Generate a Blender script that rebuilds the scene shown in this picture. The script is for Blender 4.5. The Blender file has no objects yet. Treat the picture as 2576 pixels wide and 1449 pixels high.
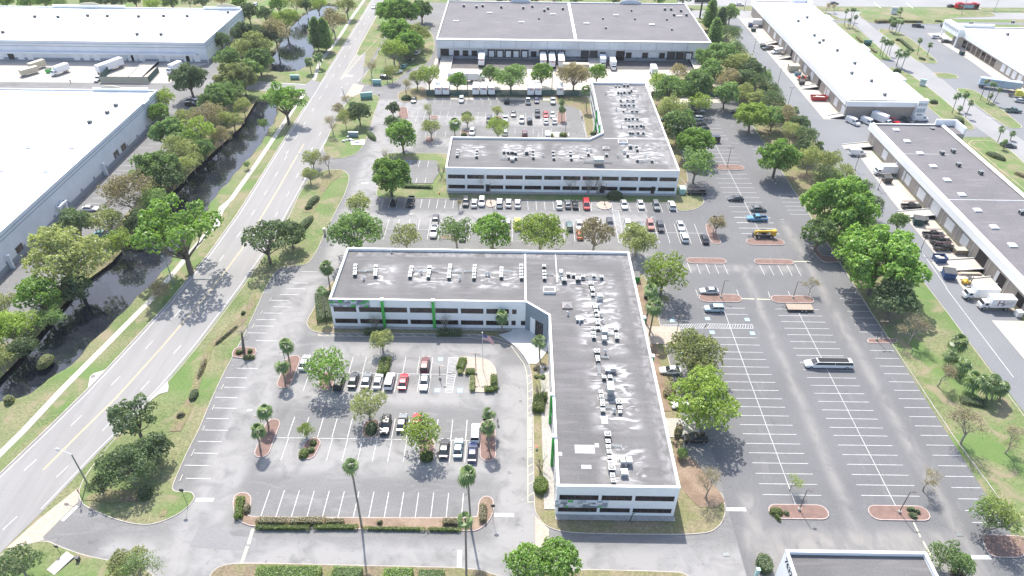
import bpy, bmesh, math, random
import numpy as np
from mathutils import Vector, Matrix, Euler
PI = math.pi
SC = bpy.context.scene
COL = SC.collection
# ------------------------------------------------------------------ camera
H0 = 106.0
HAZE = 0.00009
FPX, PITCH, ROLL, YAW = 1768.14, 0.64358, 0.0113215, -0.0044109
_fw = np.array([math.sin(YAW)*math.cos(PITCH), math.cos(YAW)*math.cos(PITCH), -math.sin(PITCH)])
_rt = np.array([math.cos(YAW), -math.sin(YAW), 0.0])
_up = np.cross(_rt, _fw)
_r2 = math.cos(ROLL)*_rt + math.sin(ROLL)*_up
_u2 = -math.sin(ROLL)*_rt + math.cos(ROLL)*_up
cd = bpy.data.cameras.new('camera'); cam = bpy.data.objects.new('camera', cd); COL.objects.link(cam)
cd.sensor_width = 36.0; cd.lens = 36.0*FPX/2576.0; cd.clip_start = 1.0; cd.clip_end = 4000.0
cam.matrix_world = Matrix(((_r2[0], _u2[0], -_fw[0], 0), (_r2[1], _u2[1], -_fw[1], 0), (_r2[2], _u2[2], -_fw[2], H0), (0, 0, 0, 1)))
SC.camera = cam
# ------------------------------------------------------------------ light
SUN_H = Vector((0.165, -0.66, -1.0))            # travel direction of the sunlight
elev = math.atan2(1.0, math.hypot(SUN_H.x, SUN_H.y))
az = math.atan2(-SUN_H.x, -SUN_H.y)             # from +Y towards +X
world = bpy.data.worlds.new('World'); SC.world = world; world.use_nodes = True
wn = world.node_tree; bg = wn.nodes['Background']
sky = wn.nodes.new('ShaderNodeTexSky'); sky.sky_type = 'NISHITA'; sky.sun_disc = False
sky.sun_elevation = elev; sky.sun_rotation = az; sky.air_density = 1.0; sky.dust_density = 2.0; sky.ozone_density = 1.0
wn.links.new(sky.outputs[0], bg.inputs[0]); bg.inputs[1].default_value = 0.15
sl = bpy.data.lights.new('sun', 'SUN'); sl.energy = 3.5; sl.angle = math.radians(0.6); sl.color = (1.0, 0.955, 0.88)
so = bpy.data.objects.new('sun', sl); COL.objects.link(so); so.rotation_euler = SUN_H.to_track_quat('-Z', 'Y').to_euler()
SC.view_settings.view_transform = 'Standard'; SC.view_settings.look = 'None'
SC.view_settings.exposure = 0.97; SC.view_settings.gamma = 1.0
SC.cycles.max_bounces = 6; SC.cycles.diffuse_bounces = 3; SC.cycles.transparent_max_bounces = 6
# ------------------------------------------------------------------ placing: a survey of the photograph on the ground plane
def ray(px, py):
 return (px-1288.0)*_r2 + (724.5-py)*_u2 + FPX*_fw
def g(px, py, z=0.0):
 d = ray(px, py); t = (z-H0)/d[2]
 return Vector((t*d[0], t*d[1], z))
def T(c, r, x, y, z=0.0):
 return g(644*c + x/4.0, 362.25*r + y/4.0, z)
def dist(p):
 return p.x*_fw[0] + p.y*_fw[1] + (p.z-H0)*_fw[2]
def rise(base, top):
 """height and lean of an upright thing from its foot and head as surveyed"""
 B = g(*base); best = None
 for i in range(10, 2500):
  z = i*0.01; q = g(top[0], top[1], z)
  e = (q.x-B.x)**2*0.3 + (q.y-B.y)**2
  if best is None or e < best[0]: best = (e, z, q)
 return B, best[2]
def F(c, r, x, y): return (644*c + x/4.0, 362.25*r + y/4.0)
# ------------------------------------------------------------------ materials
MATS = {}
def nd(nt, t, **kw):
 n = nt.nodes.new(t)
 for k, v in kw.items():
  if isinstance(k, str) and hasattr(n, k): setattr(n, k, v)
 return n
def mat(name, col, rough=0.8, col2=None, scale=4.0, detail=4.0, lo=0.35, hi=0.65, metal=0.0, coat=0.0, spec=None, world_co=False, stretch=None, fine=None, bump=0.0):
 if name in MATS: return MATS[name]
 m = bpy.data.materials.new(name); m.use_nodes = True; MATS[name] = m
 nt = m.node_tree; b = nt.nodes['Principled BSDF']
 b.inputs['Roughness'].default_value = rough; b.inputs['Metallic'].default_value = metal
 if coat: b.inputs['Coat Weight'].default_value = coat; b.inputs['Coat Roughness'].default_value = 0.08
 if spec is not None: b.inputs['Specular IOR Level'].default_value = spec
 if col2 is None: col2 = tuple(c*0.86 for c in col)
 if world_co: src = nd(nt, 'ShaderNodeNewGeometry').outputs['Position']
 else: src = nd(nt, 'ShaderNodeTexCoord').outputs['Object']
 if stretch:
  mp = nd(nt, 'ShaderNodeMapping'); mp.inputs['Scale'].default_value = stretch
  nt.links.new(src, mp.inputs[0]); s2 = mp.outputs[0]
 else: s2 = src
 nz = nd(nt, 'ShaderNodeTexNoise'); nz.inputs['Scale'].default_value = scale; nz.inputs['Detail'].default_value = detail
 nt.links.new(s2, nz.inputs['Vector'])
 mr = nd(nt, 'ShaderNodeMapRange'); mr.inputs[1].default_value = lo; mr.inputs[2].default_value = hi
 nt.links.new(nz.outputs[0], mr.inputs[0])
 mx = nd(nt, 'ShaderNodeMix', data_type='RGBA'); mx.inputs[6].default_value = (*col, 1); mx.inputs[7].default_value = (*col2, 1)
 nt.links.new(mr.outputs[0], mx.inputs[0]); out = mx.outputs[2]
 if fine:
  fs, fa = fine
  n2 = nd(nt, 'ShaderNodeTexNoise'); n2.inputs['Scale'].default_value = fs; n2.inputs['Detail'].default_value = 2.0
  nt.links.new(src, n2.inputs['Vector'])
  m2 = nd(nt, 'ShaderNodeMapRange'); m2.inputs[1].default_value = 0.3; m2.inputs[2].default_value = 0.7
  m2.inputs[3].default_value = 1.0-fa; m2.inputs[4].default_value = 1.0+fa
  nt.links.new(n2.outputs[0], m2.inputs[0])
  vm = nd(nt, 'ShaderNodeVectorMath', operation='SCALE'); nt.links.new(out, vm.inputs[0]); nt.links.new(m2.outputs[0], vm.inputs['Scale'])
  out = vm.outputs[0]
 if bump:
  bp = nd(nt, 'ShaderNodeBump'); bp.inputs['Distance'].default_value = bump; nt.links.new(nz.outputs[0], bp.inputs['Height']); nt.links.new(bp.outputs[0], b.inputs['Normal'])
 nt.links.new(out, b.inputs['Base Color'])
 m['out'] = 1
 return m
def col_socket(m):
 b = m.node_tree.nodes['Principled BSDF']; return b.inputs['Base Color'].links[0].from_socket
def box_mask(nt, pos, boxes, fall):
 """soft rectangles on the ground where wear or stains lie (x0,y0,x1,y1)"""
 acc = None
 for (x0, y0, x1, y1) in boxes:
  s = nd(nt, 'ShaderNodeVectorMath', operation='SUBTRACT'); s.inputs[1].default_value = ((x0+x1)/2, (y0+y1)/2, 0); nt.links.new(pos, s.inputs[0])
  a = nd(nt, 'ShaderNodeVectorMath', operation='ABSOLUTE'); nt.links.new(s.outputs[0], a.inputs[0])
  sp = nd(nt, 'ShaderNodeSeparateXYZ'); nt.links.new(a.outputs[0], sp.inputs[0])
  rs = []
  for ax, h in ((0, (x1-x0)/2), (1, (y1-y0)/2)):
   r_ = nd(nt, 'ShaderNodeMapRange', interpolation_type='SMOOTHSTEP'); r_.inputs[1].default_value = h+fall; r_.inputs[2].default_value = h-fall*0.6
   nt.links.new(sp.outputs[ax], r_.inputs[0]); rs.append(r_)
  mu = nd(nt, 'ShaderNodeMath', operation='MULTIPLY'); nt.links.new(rs[0].outputs[0], mu.inputs[0]); nt.links.new(rs[1].outputs[0], mu.inputs[1])
  if acc is None: acc = mu.outputs[0]
  else:
   mm = nd(nt, 'ShaderNodeMath', operation='MAXIMUM'); nt.links.new(acc, mm.inputs[0]); nt.links.new(mu.outputs[0], mm.inputs[1]); acc = mm.outputs[0]
 return acc
def add_wear(m, boxes, fall, col, amount=0.8, nscale=0.15, stretch=(1, 1, 1), nlo=0.3, nhi=0.65, detail=6, dist_=1.0):
 nt = m.node_tree; b = nt.nodes['Principled BSDF']; cur = col_socket(m)
 pos = nd(nt, 'ShaderNodeNewGeometry').outputs['Position']
 mp = nd(nt, 'ShaderNodeMapping'); mp.inputs['Scale'].default_value = stretch; nt.links.new(pos, mp.inputs[0])
 nz = nd(nt, 'ShaderNodeTexNoise'); nz.inputs['Scale'].default_value = nscale; nz.inputs['Detail'].default_value = detail; nz.inputs['Distortion'].default_value = dist_
 nt.links.new(mp.outputs[0], nz.inputs['Vector'])
 mr = nd(nt, 'ShaderNodeMapRange'); mr.inputs[1].default_value = nlo; mr.inputs[2].default_value = nhi; nt.links.new(nz.outputs[0], mr.inputs[0])
 k = mr.outputs[0]
 if boxes:
  bm = box_mask(nt, pos, boxes, fall)
  mu = nd(nt, 'ShaderNodeMath', operation='MULTIPLY'); nt.links.new(k, mu.inputs[0]); nt.links.new(bm, mu.inputs[1]); k = mu.outputs[0]
 mu2 = nd(nt, 'ShaderNodeMath', operation='MULTIPLY'); mu2.inputs[1].default_value = amount; nt.links.new(k, mu2.inputs[0])
 mx = nd(nt, 'ShaderNodeMix', data_type='RGBA'); nt.links.new(mu2.outputs[0], mx.inputs[0]); nt.links.new(cur, mx.inputs[6]); mx.inputs[7].default_value = (*col, 1)
 nt.links.new(mx.outputs[2], b.inputs['Base Color'])
def leaf_mat(name, c1, c2, c3):
 m = bpy.data.materials.new(name); m.use_nodes = True; MATS[name] = m; nt = m.node_tree
 for n in list(nt.nodes): nt.nodes.remove(n)
 at = nd(nt, 'ShaderNodeAttribute'); at.attribute_name = 'tone'
 oi = nd(nt, 'ShaderNodeObjectInfo')
 cr = nd(nt, 'ShaderNodeValToRGB'); e = cr.color_ramp.elements
 e[0].position = 0.0; e[0].color = (*c1, 1); e[1].position = 1.0; e[1].color = (*c3, 1); x = e.new(0.5); x.color = (*c2, 1)
 nt.links.new(at.outputs['Fac'], cr.inputs[0])
 mr = nd(nt, 'ShaderNodeMapRange'); mr.inputs[3].default_value = 0.85; mr.inputs[4].default_value = 1.18; nt.links.new(oi.outputs['Random'], mr.inputs[0])
 vs = nd(nt, 'ShaderNodeVectorMath', operation='SCALE'); nt.links.new(cr.outputs[0], vs.inputs[0]); nt.links.new(mr.outputs[0], vs.inputs['Scale'])
 df = nd(nt, 'ShaderNodeBsdfDiffuse'); tr = nd(nt, 'ShaderNodeBsdfTranslucent'); gl = nd(nt, 'ShaderNodeBsdfGlossy'); gl.inputs['Roughness'].default_value = 0.45
 v2 = nd(nt, 'ShaderNodeVectorMath', operation='MULTIPLY'); v2.inputs[1].default_value = (1.15, 1.25, 0.7); nt.links.new(vs.outputs[0], v2.inputs[0])
 nt.links.new(vs.outputs[0], df.inputs[0]); nt.links.new(v2.outputs[0], tr.inputs[0])
 ms = nd(nt, 'ShaderNodeMixShader'); ms.inputs[0].default_value = 0.5; nt.links.new(df.outputs[0], ms.inputs[1]); nt.links.new(tr.outputs[0], ms.inputs[2])
 m2 = nd(nt, 'ShaderNodeMixShader'); m2.inputs[0].default_value = 0.04; nt.links.new(ms.outputs[0], m2.inputs[1]); nt.links.new(gl.outputs[0], m2.inputs[2])
 o = nd(nt, 'ShaderNodeOutputMaterial'); nt.links.new(m2.outputs[0], o.inputs[0])
 return m
LEAF = {
 'G': leaf_mat('bright_leaves', (0.130, 0.212, 0.053), (0.254, 0.395, 0.100), (0.401, 0.566, 0.165)),
 'M': leaf_mat('green_leaves', (0.136, 0.210, 0.082), (0.251, 0.360, 0.143), (0.407, 0.529, 0.231)),
 'O': leaf_mat('olive_leaves', (0.217, 0.244, 0.115), (0.367, 0.393, 0.183), (0.570, 0.570, 0.299)),
 'D': leaf_mat('dark_leaves', (0.089, 0.129, 0.070), (0.169, 0.231, 0.122), (0.278, 0.353, 0.197)),
 'B': leaf_mat('brown_buds', (0.236, 0.195, 0.130), (0.366, 0.307, 0.212), (0.519, 0.448, 0.330)),
 'P': leaf_mat('palm_leaves', (0.088, 0.142, 0.053), (0.177, 0.260, 0.100), (0.378, 0.448, 0.236)),
 'H': leaf_mat('hedge_leaves', (0.083, 0.130, 0.026), (0.165, 0.236, 0.053), (0.295, 0.366, 0.094)),
 'Y': leaf_mat('spring_leaves', (0.183, 0.244, 0.054), (0.339, 0.435, 0.108), (0.515, 0.600, 0.204)),
}
BARK = mat('bark', (0.13, 0.105, 0.085), 0.9, (0.20, 0.17, 0.14), 3.0, stretch=(3, 3, 0.6))
BARKG = mat('grey_bark', (0.24, 0.21, 0.18), 0.9, (0.34, 0.30, 0.26), 3.0, stretch=(3, 3, 0.6))
PALMB = mat('palm_bark', (0.22, 0.19, 0.155), 0.9, (0.30, 0.27, 0.22), 4.0, stretch=(0.5, 0.5, 6))
M_GRASS = mat('grass', (0.125, 0.165, 0.058), 0.95, (0.205, 0.20, 0.105), 0.10, 8.0, 0.38, 0.62, world_co=True, fine=(2.2, 0.30))
add_wear(M_GRASS, None, 0, (0.10, 0.185, 0.042), 0.75, 0.06, nlo=0.46, nhi=0.62)
add_wear(M_GRASS, None, 0, (0.26, 0.21, 0.14), 0.8, 0.16, nlo=0.53, nhi=0.66)
M_DRY = mat('dry_grass', (0.175, 0.175, 0.080), 0.95, (0.24, 0.20, 0.125), 0.25, 8.0, 0.4, 0.6, world_co=True, fine=(3.0, 0.25))
M_MULCH = mat('bark_mulch', (0.235, 0.15, 0.125), 0.95, (0.18, 0.12, 0.10), 0.8, 6.0, world_co=True, fine=(6.0, 0.25))
M_MULCH2 = mat('dry_mulch', (0.29, 0.215, 0.155), 0.95, (0.20, 0.14, 0.10), 0.35, 8.0, world_co=True, fine=(5.0, 0.25))
M_SOIL = mat('leaf_litter', (0.20, 0.155, 0.105), 0.95, (0.17, 0.18, 0.07), 0.2, 8.0, world_co=True, fine=(3.0, 0.3))  # brown leaf litter mottled with dull green
M_GRAVEL = mat('gravel', (0.42, 0.40, 0.37), 0.95, (0.33, 0.31, 0.28), 2.0, 4.0, world_co=True, fine=(9.0, 0.2))
M_CONC = mat('concrete', (0.47, 0.45, 0.41), 0.9, (0.40, 0.38, 0.345), 0.3, 8.0, world_co=True, fine=(3.0, 0.08))
M_YARD = mat('yard_concrete', (0.50, 0.455, 0.40), 0.9, (0.42, 0.385, 0.34), 0.08, 8.0, world_co=True, fine=(1.5, 0.08))
add_wear(M_YARD, None, 0, (0.30, 0.28, 0.25), 0.6, 0.12, nlo=0.55, nhi=0.72, stretch=(1, 0.35, 1))
M_PAVER = mat('pavers', (0.46, 0.39, 0.32), 0.9, (0.40, 0.33, 0.27), 1.2, 4.0, world_co=True, fine=(5.0, 0.12))
M_WHITECONC = mat('white_plaza', (0.60, 0.60, 0.58), 0.9, (0.54, 0.54, 0.52), 0.5, world_co=True)
M_KERB = mat('kerb_concrete', (0.46, 0.42, 0.38), 0.9, (0.36, 0.33, 0.30), 0.5, 6.0, world_co=True)
M_KERBR = mat('pink_kerb', (0.50, 0.42, 0.39), 0.9, (0.40, 0.32, 0.30), 0.6, 6.0, world_co=True)
M_KERBY = mat('yellow_kerb', (0.62, 0.56, 0.36), 0.85, (0.48, 0.44, 0.32), 0.5, 6.0, world_co=True)
M_ROAD = mat('road_asphalt', (0.275, 0.266, 0.258), 0.92, (0.25, 0.242, 0.235), 0.05, 8.0, world_co=True, fine=(4.0, 0.07))
add_wear(M_ROAD, None, 0, (0.225, 0.218, 0.212), 0.5, 0.35, nlo=0.5, nhi=0.72, stretch=(1.6, 0.03, 1), detail=3, dist_=0.2)
add_wear(M_ROAD, None, 0, (0.30, 0.292, 0.284), 0.6, 0.5, nlo=0.45, nhi=0.7, stretch=(1.0, 0.08, 1))
M_OLD = mat('old_asphalt', (0.165, 0.163, 0.162), 0.92, (0.195, 0.192, 0.188), 0.09, 9.0, world_co=True, fine=(3.0, 0.10))
M_NEW = mat('new_asphalt', (0.158, 0.158, 0.161), 0.92, (0.138, 0.138, 0.141), 0.07, 9.0, world_co=True, fine=(4.0, 0.13))
M_YARDASP = mat('yard_asphalt', (0.20, 0.205, 0.215), 0.92, (0.18, 0.185, 0.195), 0.07, 9.0, world_co=True, fine=(4.0, 0.12))
M_FARROAD = mat('far_road_asphalt', (0.30, 0.295, 0.295), 0.92, (0.26, 0.26, 0.26), 0.07, 9.0, world_co=True, fine=(3.0, 0.08))
M_PAINT = mat('road_paint', (0.64, 0.64, 0.63), 0.7, (0.46, 0.46, 0.455), 0.8, 8.0, 0.45, 0.7, world_co=True)
M_YPAINT = mat('yellow_paint', (0.62, 0.50, 0.26), 0.7, (0.54, 0.45, 0.28), 0.8, 8.0, world_co=True)
M_CPAINT = mat('cream_paint', (0.66, 0.62, 0.42), 0.7, (0.56, 0.53, 0.38), 0.8, world_co=True)
M_BPAINT = mat('blue_paint', (0.26, 0.47, 0.62), 0.7, (0.34, 0.52, 0.64), 2.0, world_co=True)
WEAR = (0.285, 0.277, 0.27)
add_wear(M_OLD, [(-68, 57, 39, 68.5), (-2.5, 62, 6.5, 112), (-57, 62, -49.5, 146), (-47, 83.5, -4, 90.5), (-47, 101, -4, 106.5), (-44, 112.5, -4, 119), (-50, 145, -42, 240), (-45, 170.0, 40, 177.5), (-46, 150, 40, 157), (-43, 205, -35, 300), (-30, 222, 18, 228), (-30, 240, 18, 247), (-66, 238, -44, 262)], 2.2, WEAR, 1.0, 0.22, nlo=0.25, nhi=0.55)
add_wear(M_OLD, None, 0, (0.12, 0.118, 0.115), 0.6, 0.13, nlo=0.60, nhi=0.75)
add_wear(M_OLD, None, 0, (0.31, 0.305, 0.30), 0.5, 0.6, nlo=0.55, nhi=0.8, stretch=(0.25, 1, 1))
DUST = (0.245, 0.234, 0.222)
add_wear(M_NEW, [(59.3, 72, 60.4, 150), (76.8, 72, 78.2, 175), (40.0, 62.5, 78, 72.5), (41, 150, 75, 152.5), (41.5, 71, 43.5, 80)], 1.6, DUST, 0.95, 0.35, nlo=0.28, nhi=0.62, stretch=(1, 0.5, 1))
add_wear(M_OLD, None, 0, (0.095, 0.092, 0.09), 0.55, 0.9, nlo=0.66, nhi=0.76, detail=2)
add_wear(M_NEW, None, 0, (0.10, 0.098, 0.098), 0.5, 0.7, nlo=0.66, nhi=0.76, detail=2)
add_wear(M_NEW, None, 0, (0.20, 0.198, 0.196), 0.7, 0.5, nlo=0.58, nhi=0.8, stretch=(1, 0.3, 1))
def add_cracks(m, col, scale, width, amount, lo=0.5):
 nt = m.node_tree; b = nt.nodes['Principled BSDF']; cur = col_socket(m); pos = nd(nt, 'ShaderNodeNewGeometry').outputs['Position']
 n0 = nd(nt, 'ShaderNodeTexNoise'); n0.inputs['Scale'].default_value = 0.4; n0.inputs['Detail'].default_value = 4; nt.links.new(pos, n0.inputs['Vector'])
 va = nd(nt, 'ShaderNodeVectorMath', operation='MULTIPLY_ADD'); nt.links.new(n0.outputs['Color'], va.inputs[0]); va.inputs[1].default_value = (3, 3, 0); nt.links.new(pos, va.inputs[2])
 v = nd(nt, 'ShaderNodeTexVoronoi', feature='DISTANCE_TO_EDGE'); v.inputs['Scale'].default_value = scale; nt.links.new(va.outputs[0], v.inputs['Vector'])
 mr = nd(nt, 'ShaderNodeMapRange'); mr.inputs[1].default_value = width; mr.inputs[2].default_value = 0.0; nt.links.new(v.outputs['Distance'], mr.inputs[0])
 n2 = nd(nt, 'ShaderNodeTexNoise'); n2.inputs['Scale'].default_value = 0.06; nt.links.new(pos, n2.inputs['Vector']); m2 = nd(nt, 'ShaderNodeMapRange'); m2.inputs[1].default_value = lo; m2.inputs[2].default_value = lo+0.08; nt.links.new(n2.outputs[0], m2.inputs[0])
 mu = nd(nt, 'ShaderNodeMath', operation='MULTIPLY'); nt.links.new(mr.outputs[0], mu.inputs[0]); nt.links.new(m2.outputs[0], mu.inputs[1]); mu2 = nd(nt, 'ShaderNodeMath', operation='MULTIPLY'); nt.links.new(mu.outputs[0], mu2.inputs[0]); mu2.inputs[1].default_value = amount
 mx = nd(nt, 'ShaderNodeMix', data_type='RGBA'); nt.links.new(mu2.outputs[0], mx.inputs[0]); nt.links.new(cur, mx.inputs[6]); mx.inputs[7].default_value = (*col, 1); nt.links.new(mx.outputs[2], b.inputs['Base Color'])
add_cracks(M_OLD, (0.10, 0.10, 0.10), 0.22, 0.010, 0.45, 0.50)
add_cracks(M_NEW, (0.19, 0.185, 0.18), 0.10, 0.010, 0.4, 0.54)
M_ROOF = mat('grey_roof_membrane', (0.155, 0.150, 0.148), 0.9, (0.122, 0.118, 0.117), 0.12, 9.0, world_co=True, fine=(3.0, 0.10))
add_wear(M_ROOF, None, 0, (0.22, 0.208, 0.21), 0.6, 0.7, nlo=0.5, nhi=0.75, stretch=(0.15, 1.2, 1))
M_ROOFW = mat('white_roof_membrane', (0.86, 0.86, 0.87), 0.75, (0.82, 0.82, 0.83), 0.1, world_co=True)
M_ROOFG = mat('grey_gravel_roof', (0.165, 0.155, 0.162), 0.9, (0.14, 0.132, 0.138), 0.1, 9.0, world_co=True, fine=(2.5, 0.10))
M_WALLW = mat('white_stucco', (0.90, 0.895, 0.885), 0.85, (0.86, 0.86, 0.855), 0.4, 6.0, world_co=True)
M_WALLG = mat('pale_grey_panel', (0.72, 0.735, 0.765), 0.85, (0.66, 0.675, 0.71), 0.3, 6.0, world_co=True, fine=(4, 0.03))
M_GREY = mat('grey_stucco', (0.27, 0.31, 0.35), 0.85, (0.24, 0.28, 0.32), 0.6, world_co=True)
M_DGREY = mat('grey_band', (0.30, 0.32, 0.36), 0.85)
M_BRICK = mat('tan_split_block', (0.42, 0.37, 0.32), 0.9, (0.36, 0.31, 0.27), 1.5, 6.0, world_co=True, fine=(6, 0.1))
M_WHITE = mat('white_paint', (0.80, 0.80, 0.80), 0.55, (0.76, 0.76, 0.76), 1.0)
M_METW = mat('pale_metal', (0.62, 0.64, 0.64), 0.45, (0.52, 0.54, 0.55), 2.0, metal=0.2)
M_GALV = mat('galvanised_metal', (0.42, 0.45, 0.46), 0.5, (0.33, 0.36, 0.37), 2.0, metal=0.4)
M_DARKM = mat('dark_metal', (0.10, 0.10, 0.10), 0.5, (0.07, 0.07, 0.07), 2.0, metal=0.3)
M_BRONZE = mat('bronze_pole', (0.16, 0.14, 0.125), 0.5, (0.12, 0.10, 0.09), 2.0, metal=0.3)
M_BLACK = mat('black_rubber', (0.022, 0.022, 0.024), 0.8)
M_DARKOPEN = mat('dark_interior', (0.03, 0.027, 0.027), 0.9, (0.045, 0.035, 0.032), 1.0)
M_GLASS = mat('tinted_glass', (0.014, 0.013, 0.015), 0.12, (0.06, 0.042, 0.038), 0.45, spec=0.55)
M_CARGL = mat('car_glass', (0.035, 0.04, 0.045), 0.06, (0.03, 0.034, 0.038), 1.0, spec=0.7)
M_GREEN = mat('green_paint', (0.06, 0.52, 0.08), 0.6, (0.06, 0.36, 0.07), 1.0)
M_GREEN2 = mat('fence_mesh_green', (0.045, 0.10, 0.09), 0.85, (0.035, 0.08, 0.07), 1.0)
M_TEAL = mat('sign_green', (0.14, 0.33, 0.29), 0.6, (0.11, 0.27, 0.24), 1.0)
M_TEALL = mat('sign_pale_green', (0.45, 0.66, 0.62), 0.6)
M_RED = mat('red_steel', (0.50, 0.04, 0.045), 0.5, (0.40, 0.04, 0.05), 1.5)
M_YEL = mat('yellow_steel', (0.72, 0.44, 0.03), 0.45, (0.62, 0.37, 0.04), 1.5)
M_BLUE = mat('blue_steel', (0.035, 0.085, 0.22), 0.6, (0.03, 0.07, 0.17), 1.0)
M_TAN = mat('tan_steel', (0.52, 0.47, 0.36), 0.65, (0.44, 0.40, 0.31), 0.8)
M_WOOD = mat('weathered_wood', (0.40, 0.33, 0.26), 0.85, (0.30, 0.24, 0.19), 2.0, stretch=(1, 6, 1))
M_HEAD = mat('lamp_lens', (0.75, 0.75, 0.72), 0.15)
M_TAIL = mat('tail_lens', (0.35, 0.02, 0.02), 0.25)
M_CHROME = mat('wheel_rim', (0.5, 0.5, 0.5), 0.35, metal=0.6)
M_PURP = mat('purple_lettering', (0.10, 0.04, 0.22), 0.6)
M_ORNG = mat('orange_lettering', (0.72, 0.16, 0.05), 0.6)
M_WATER = mat('canal_water', (0.012, 0.015, 0.022), 0.04, (0.018, 0.022, 0.030), 0.4, 3.0, world_co=True, spec=0.8, bump=0.05)
M_AG1 = mat('pale_grey_tile', (0.46, 0.49, 0.52), 0.7); M_AG2 = mat('mid_grey_tile', (0.22, 0.24, 0.28), 0.7); M_AG3 = mat('slate_tile', (0.33, 0.36, 0.40), 0.7)
# ------------------------------------------------------------------ mesh helpers
class MB:
 def __init__(s): s.v = []; s.f = []; s.m = []; s.mats = []
 def mi(s, m):
  if m not in s.mats: s.mats.append(m)
  return s.mats.index(m)
 def box(s, x0, y0, z0, x1, y1, z1, m, rz=0.0, c=None):
  n = len(s.v); P = [(x0, y0, z0), (x1, y0, z0), (x1, y1, z0), (x0, y1, z0), (x0, y0, z1), (x1, y0, z1), (x1, y1, z1), (x0, y1, z1)]
  if rz:
   cx, cy = c if c else ((x0+x1)/2, (y0+y1)/2); ca, sa = math.cos(rz), math.sin(rz)
   P = [(cx+(x-cx)*ca-(y-cy)*sa, cy+(x-cx)*sa+(y-cy)*ca, z) for x, y, z in P]
  s.v += P; i = s.mi(m)
  for q in ((3, 2, 1, 0), (4, 5, 6, 7), (0, 1, 5, 4), (1, 2, 6, 5), (2, 3, 7, 6), (3, 0, 4, 7)):
   s.f.append(tuple(n+k for k in q)); s.m.append(i)
  return s
 def quad(s, P, m):
  n = len(s.v); s.v += [tuple(p) for p in P]; s.f.append(tuple(range(n, n+len(P)))); s.m.append(s.mi(m)); return s
 def prism(s, pts, z0, z1, m, side=None, top=True):
  """polygon (ccw, world xy) pulled up"""
  n = len(s.v); k = len(pts); i = s.mi(m); j = s.mi(side or m)
  s.v += [(p[0], p[1], z0) for p in pts] + [(p[0], p[1], z1) for p in pts]
  for a in range(k):
   b = (a+1) % k; s.f.append((n+a, n+b, n+k+b, n+k+a)); s.m.append(j)
  if top: s.f.append(tuple(n+k+a for a in range(k))); s.m.append(i)
  return s
 def tube(s, p0, p1, r0, r1, m, n=6, cap=True):
  p0 = Vector(p0); p1 = Vector(p1); d = (p1-p0)
  if d.length < 1e-6: return s
  d.normalize(); a = d.orthogonal().normalized(); b = d.cross(a); k = len(s.v); i = s.mi(m)
  for (p, r) in ((p0, r0), (p1, r1)):
   for j in range(n):
    t = 2*PI*j/n; s.v.append(tuple(p + a*(r*math.cos(t)) + b*(r*math.sin(t))))
  for j in range(n):
   l = (j+1) % n; s.f.append((k+j, k+l, k+n+l, k+n+j)); s.m.append(i)
  if cap:
   s.f.append(tuple(k+n+j for j in range(n))); s.m.append(i); s.f.append(tuple(k+n-1-j for j in range(n))); s.m.append(i)
  return s
 def mesh(s, name, smooth=False):
  me = bpy.data.meshes.new(name); me.from_pydata(s.v, [], s.f)
  for m in s.mats: me.materials.append(m)
  me.polygons.foreach_set('material_index', s.m)
  if smooth: me.polygons.foreach_set('use_smooth', [True]*len(s.f))
  me.update(); return me
 def build(s, name, parent=None, smooth=False, loc=None):
  o = bpy.data.objects.new(name, s.mesh(name, smooth)); COL.objects.link(o)
  if parent: o.parent = parent
  if loc: o.location = loc
  return o
LABELS = {}
def tag(o, label, cat, group=None, kind=None):
 o['label'] = label; o['category'] = cat
 if group: o['group'] = group
 if kind: o['kind'] = kind
 LABELS.setdefault(label, []).append(o.name)
 w = len(label.split())
 if not 4 <= w <= 16: print('LABEL LEN', w, label)
 return o
def struct(o, label=None):
 o['kind'] = 'structure'
 if label: o['label'] = label
 return o
def empty(name, loc, rz=0.0):
 o = bpy.data.objects.new(name, None); COL.objects.link(o); o.location = loc; o.rotation_euler = (0, 0, rz); o.empty_display_size = 0.3; return o
def child(name, me, parent, mats=None):
 o = bpy.data.objects.new(name, me); COL.objects.link(o); o.parent = parent
 if mats:
  for i, m in enumerate(mats):
   if m is not None: o.material_slots[i].link = 'OBJECT'; o.material_slots[i].material = m
 return o
def ordinal(i): return ['first', 'second', 'third', 'fourth', 'fifth', 'sixth', 'seventh', 'eighth', 'ninth', 'tenth', 'eleventh', 'twelfth', 'thirteenth', 'fourteenth', 'fifteenth', 'sixteenth'][i]
def area(pts): return 0.5*sum(pts[i][0]*pts[(i+1) % len(pts)][1]-pts[(i+1) % len(pts)][0]*pts[i][1] for i in range(len(pts)))
def ccw(pts):
 pts = [(p[0], p[1]) for p in pts]
 return pts if area(pts) > 0 else pts[::-1]
def smooth_poly(pts, it=2):
 for _ in range(it):
  q = []
  for i in range(len(pts)):
   a, b = pts[i], pts[(i+1) % len(pts)]
   q += [(0.8*a[0]+0.2*b[0], 0.8*a[1]+0.2*b[1]), (0.2*a[0]+0.8*b[0], 0.2*a[1]+0.8*b[1])]
  pts = q
 return pts
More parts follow.
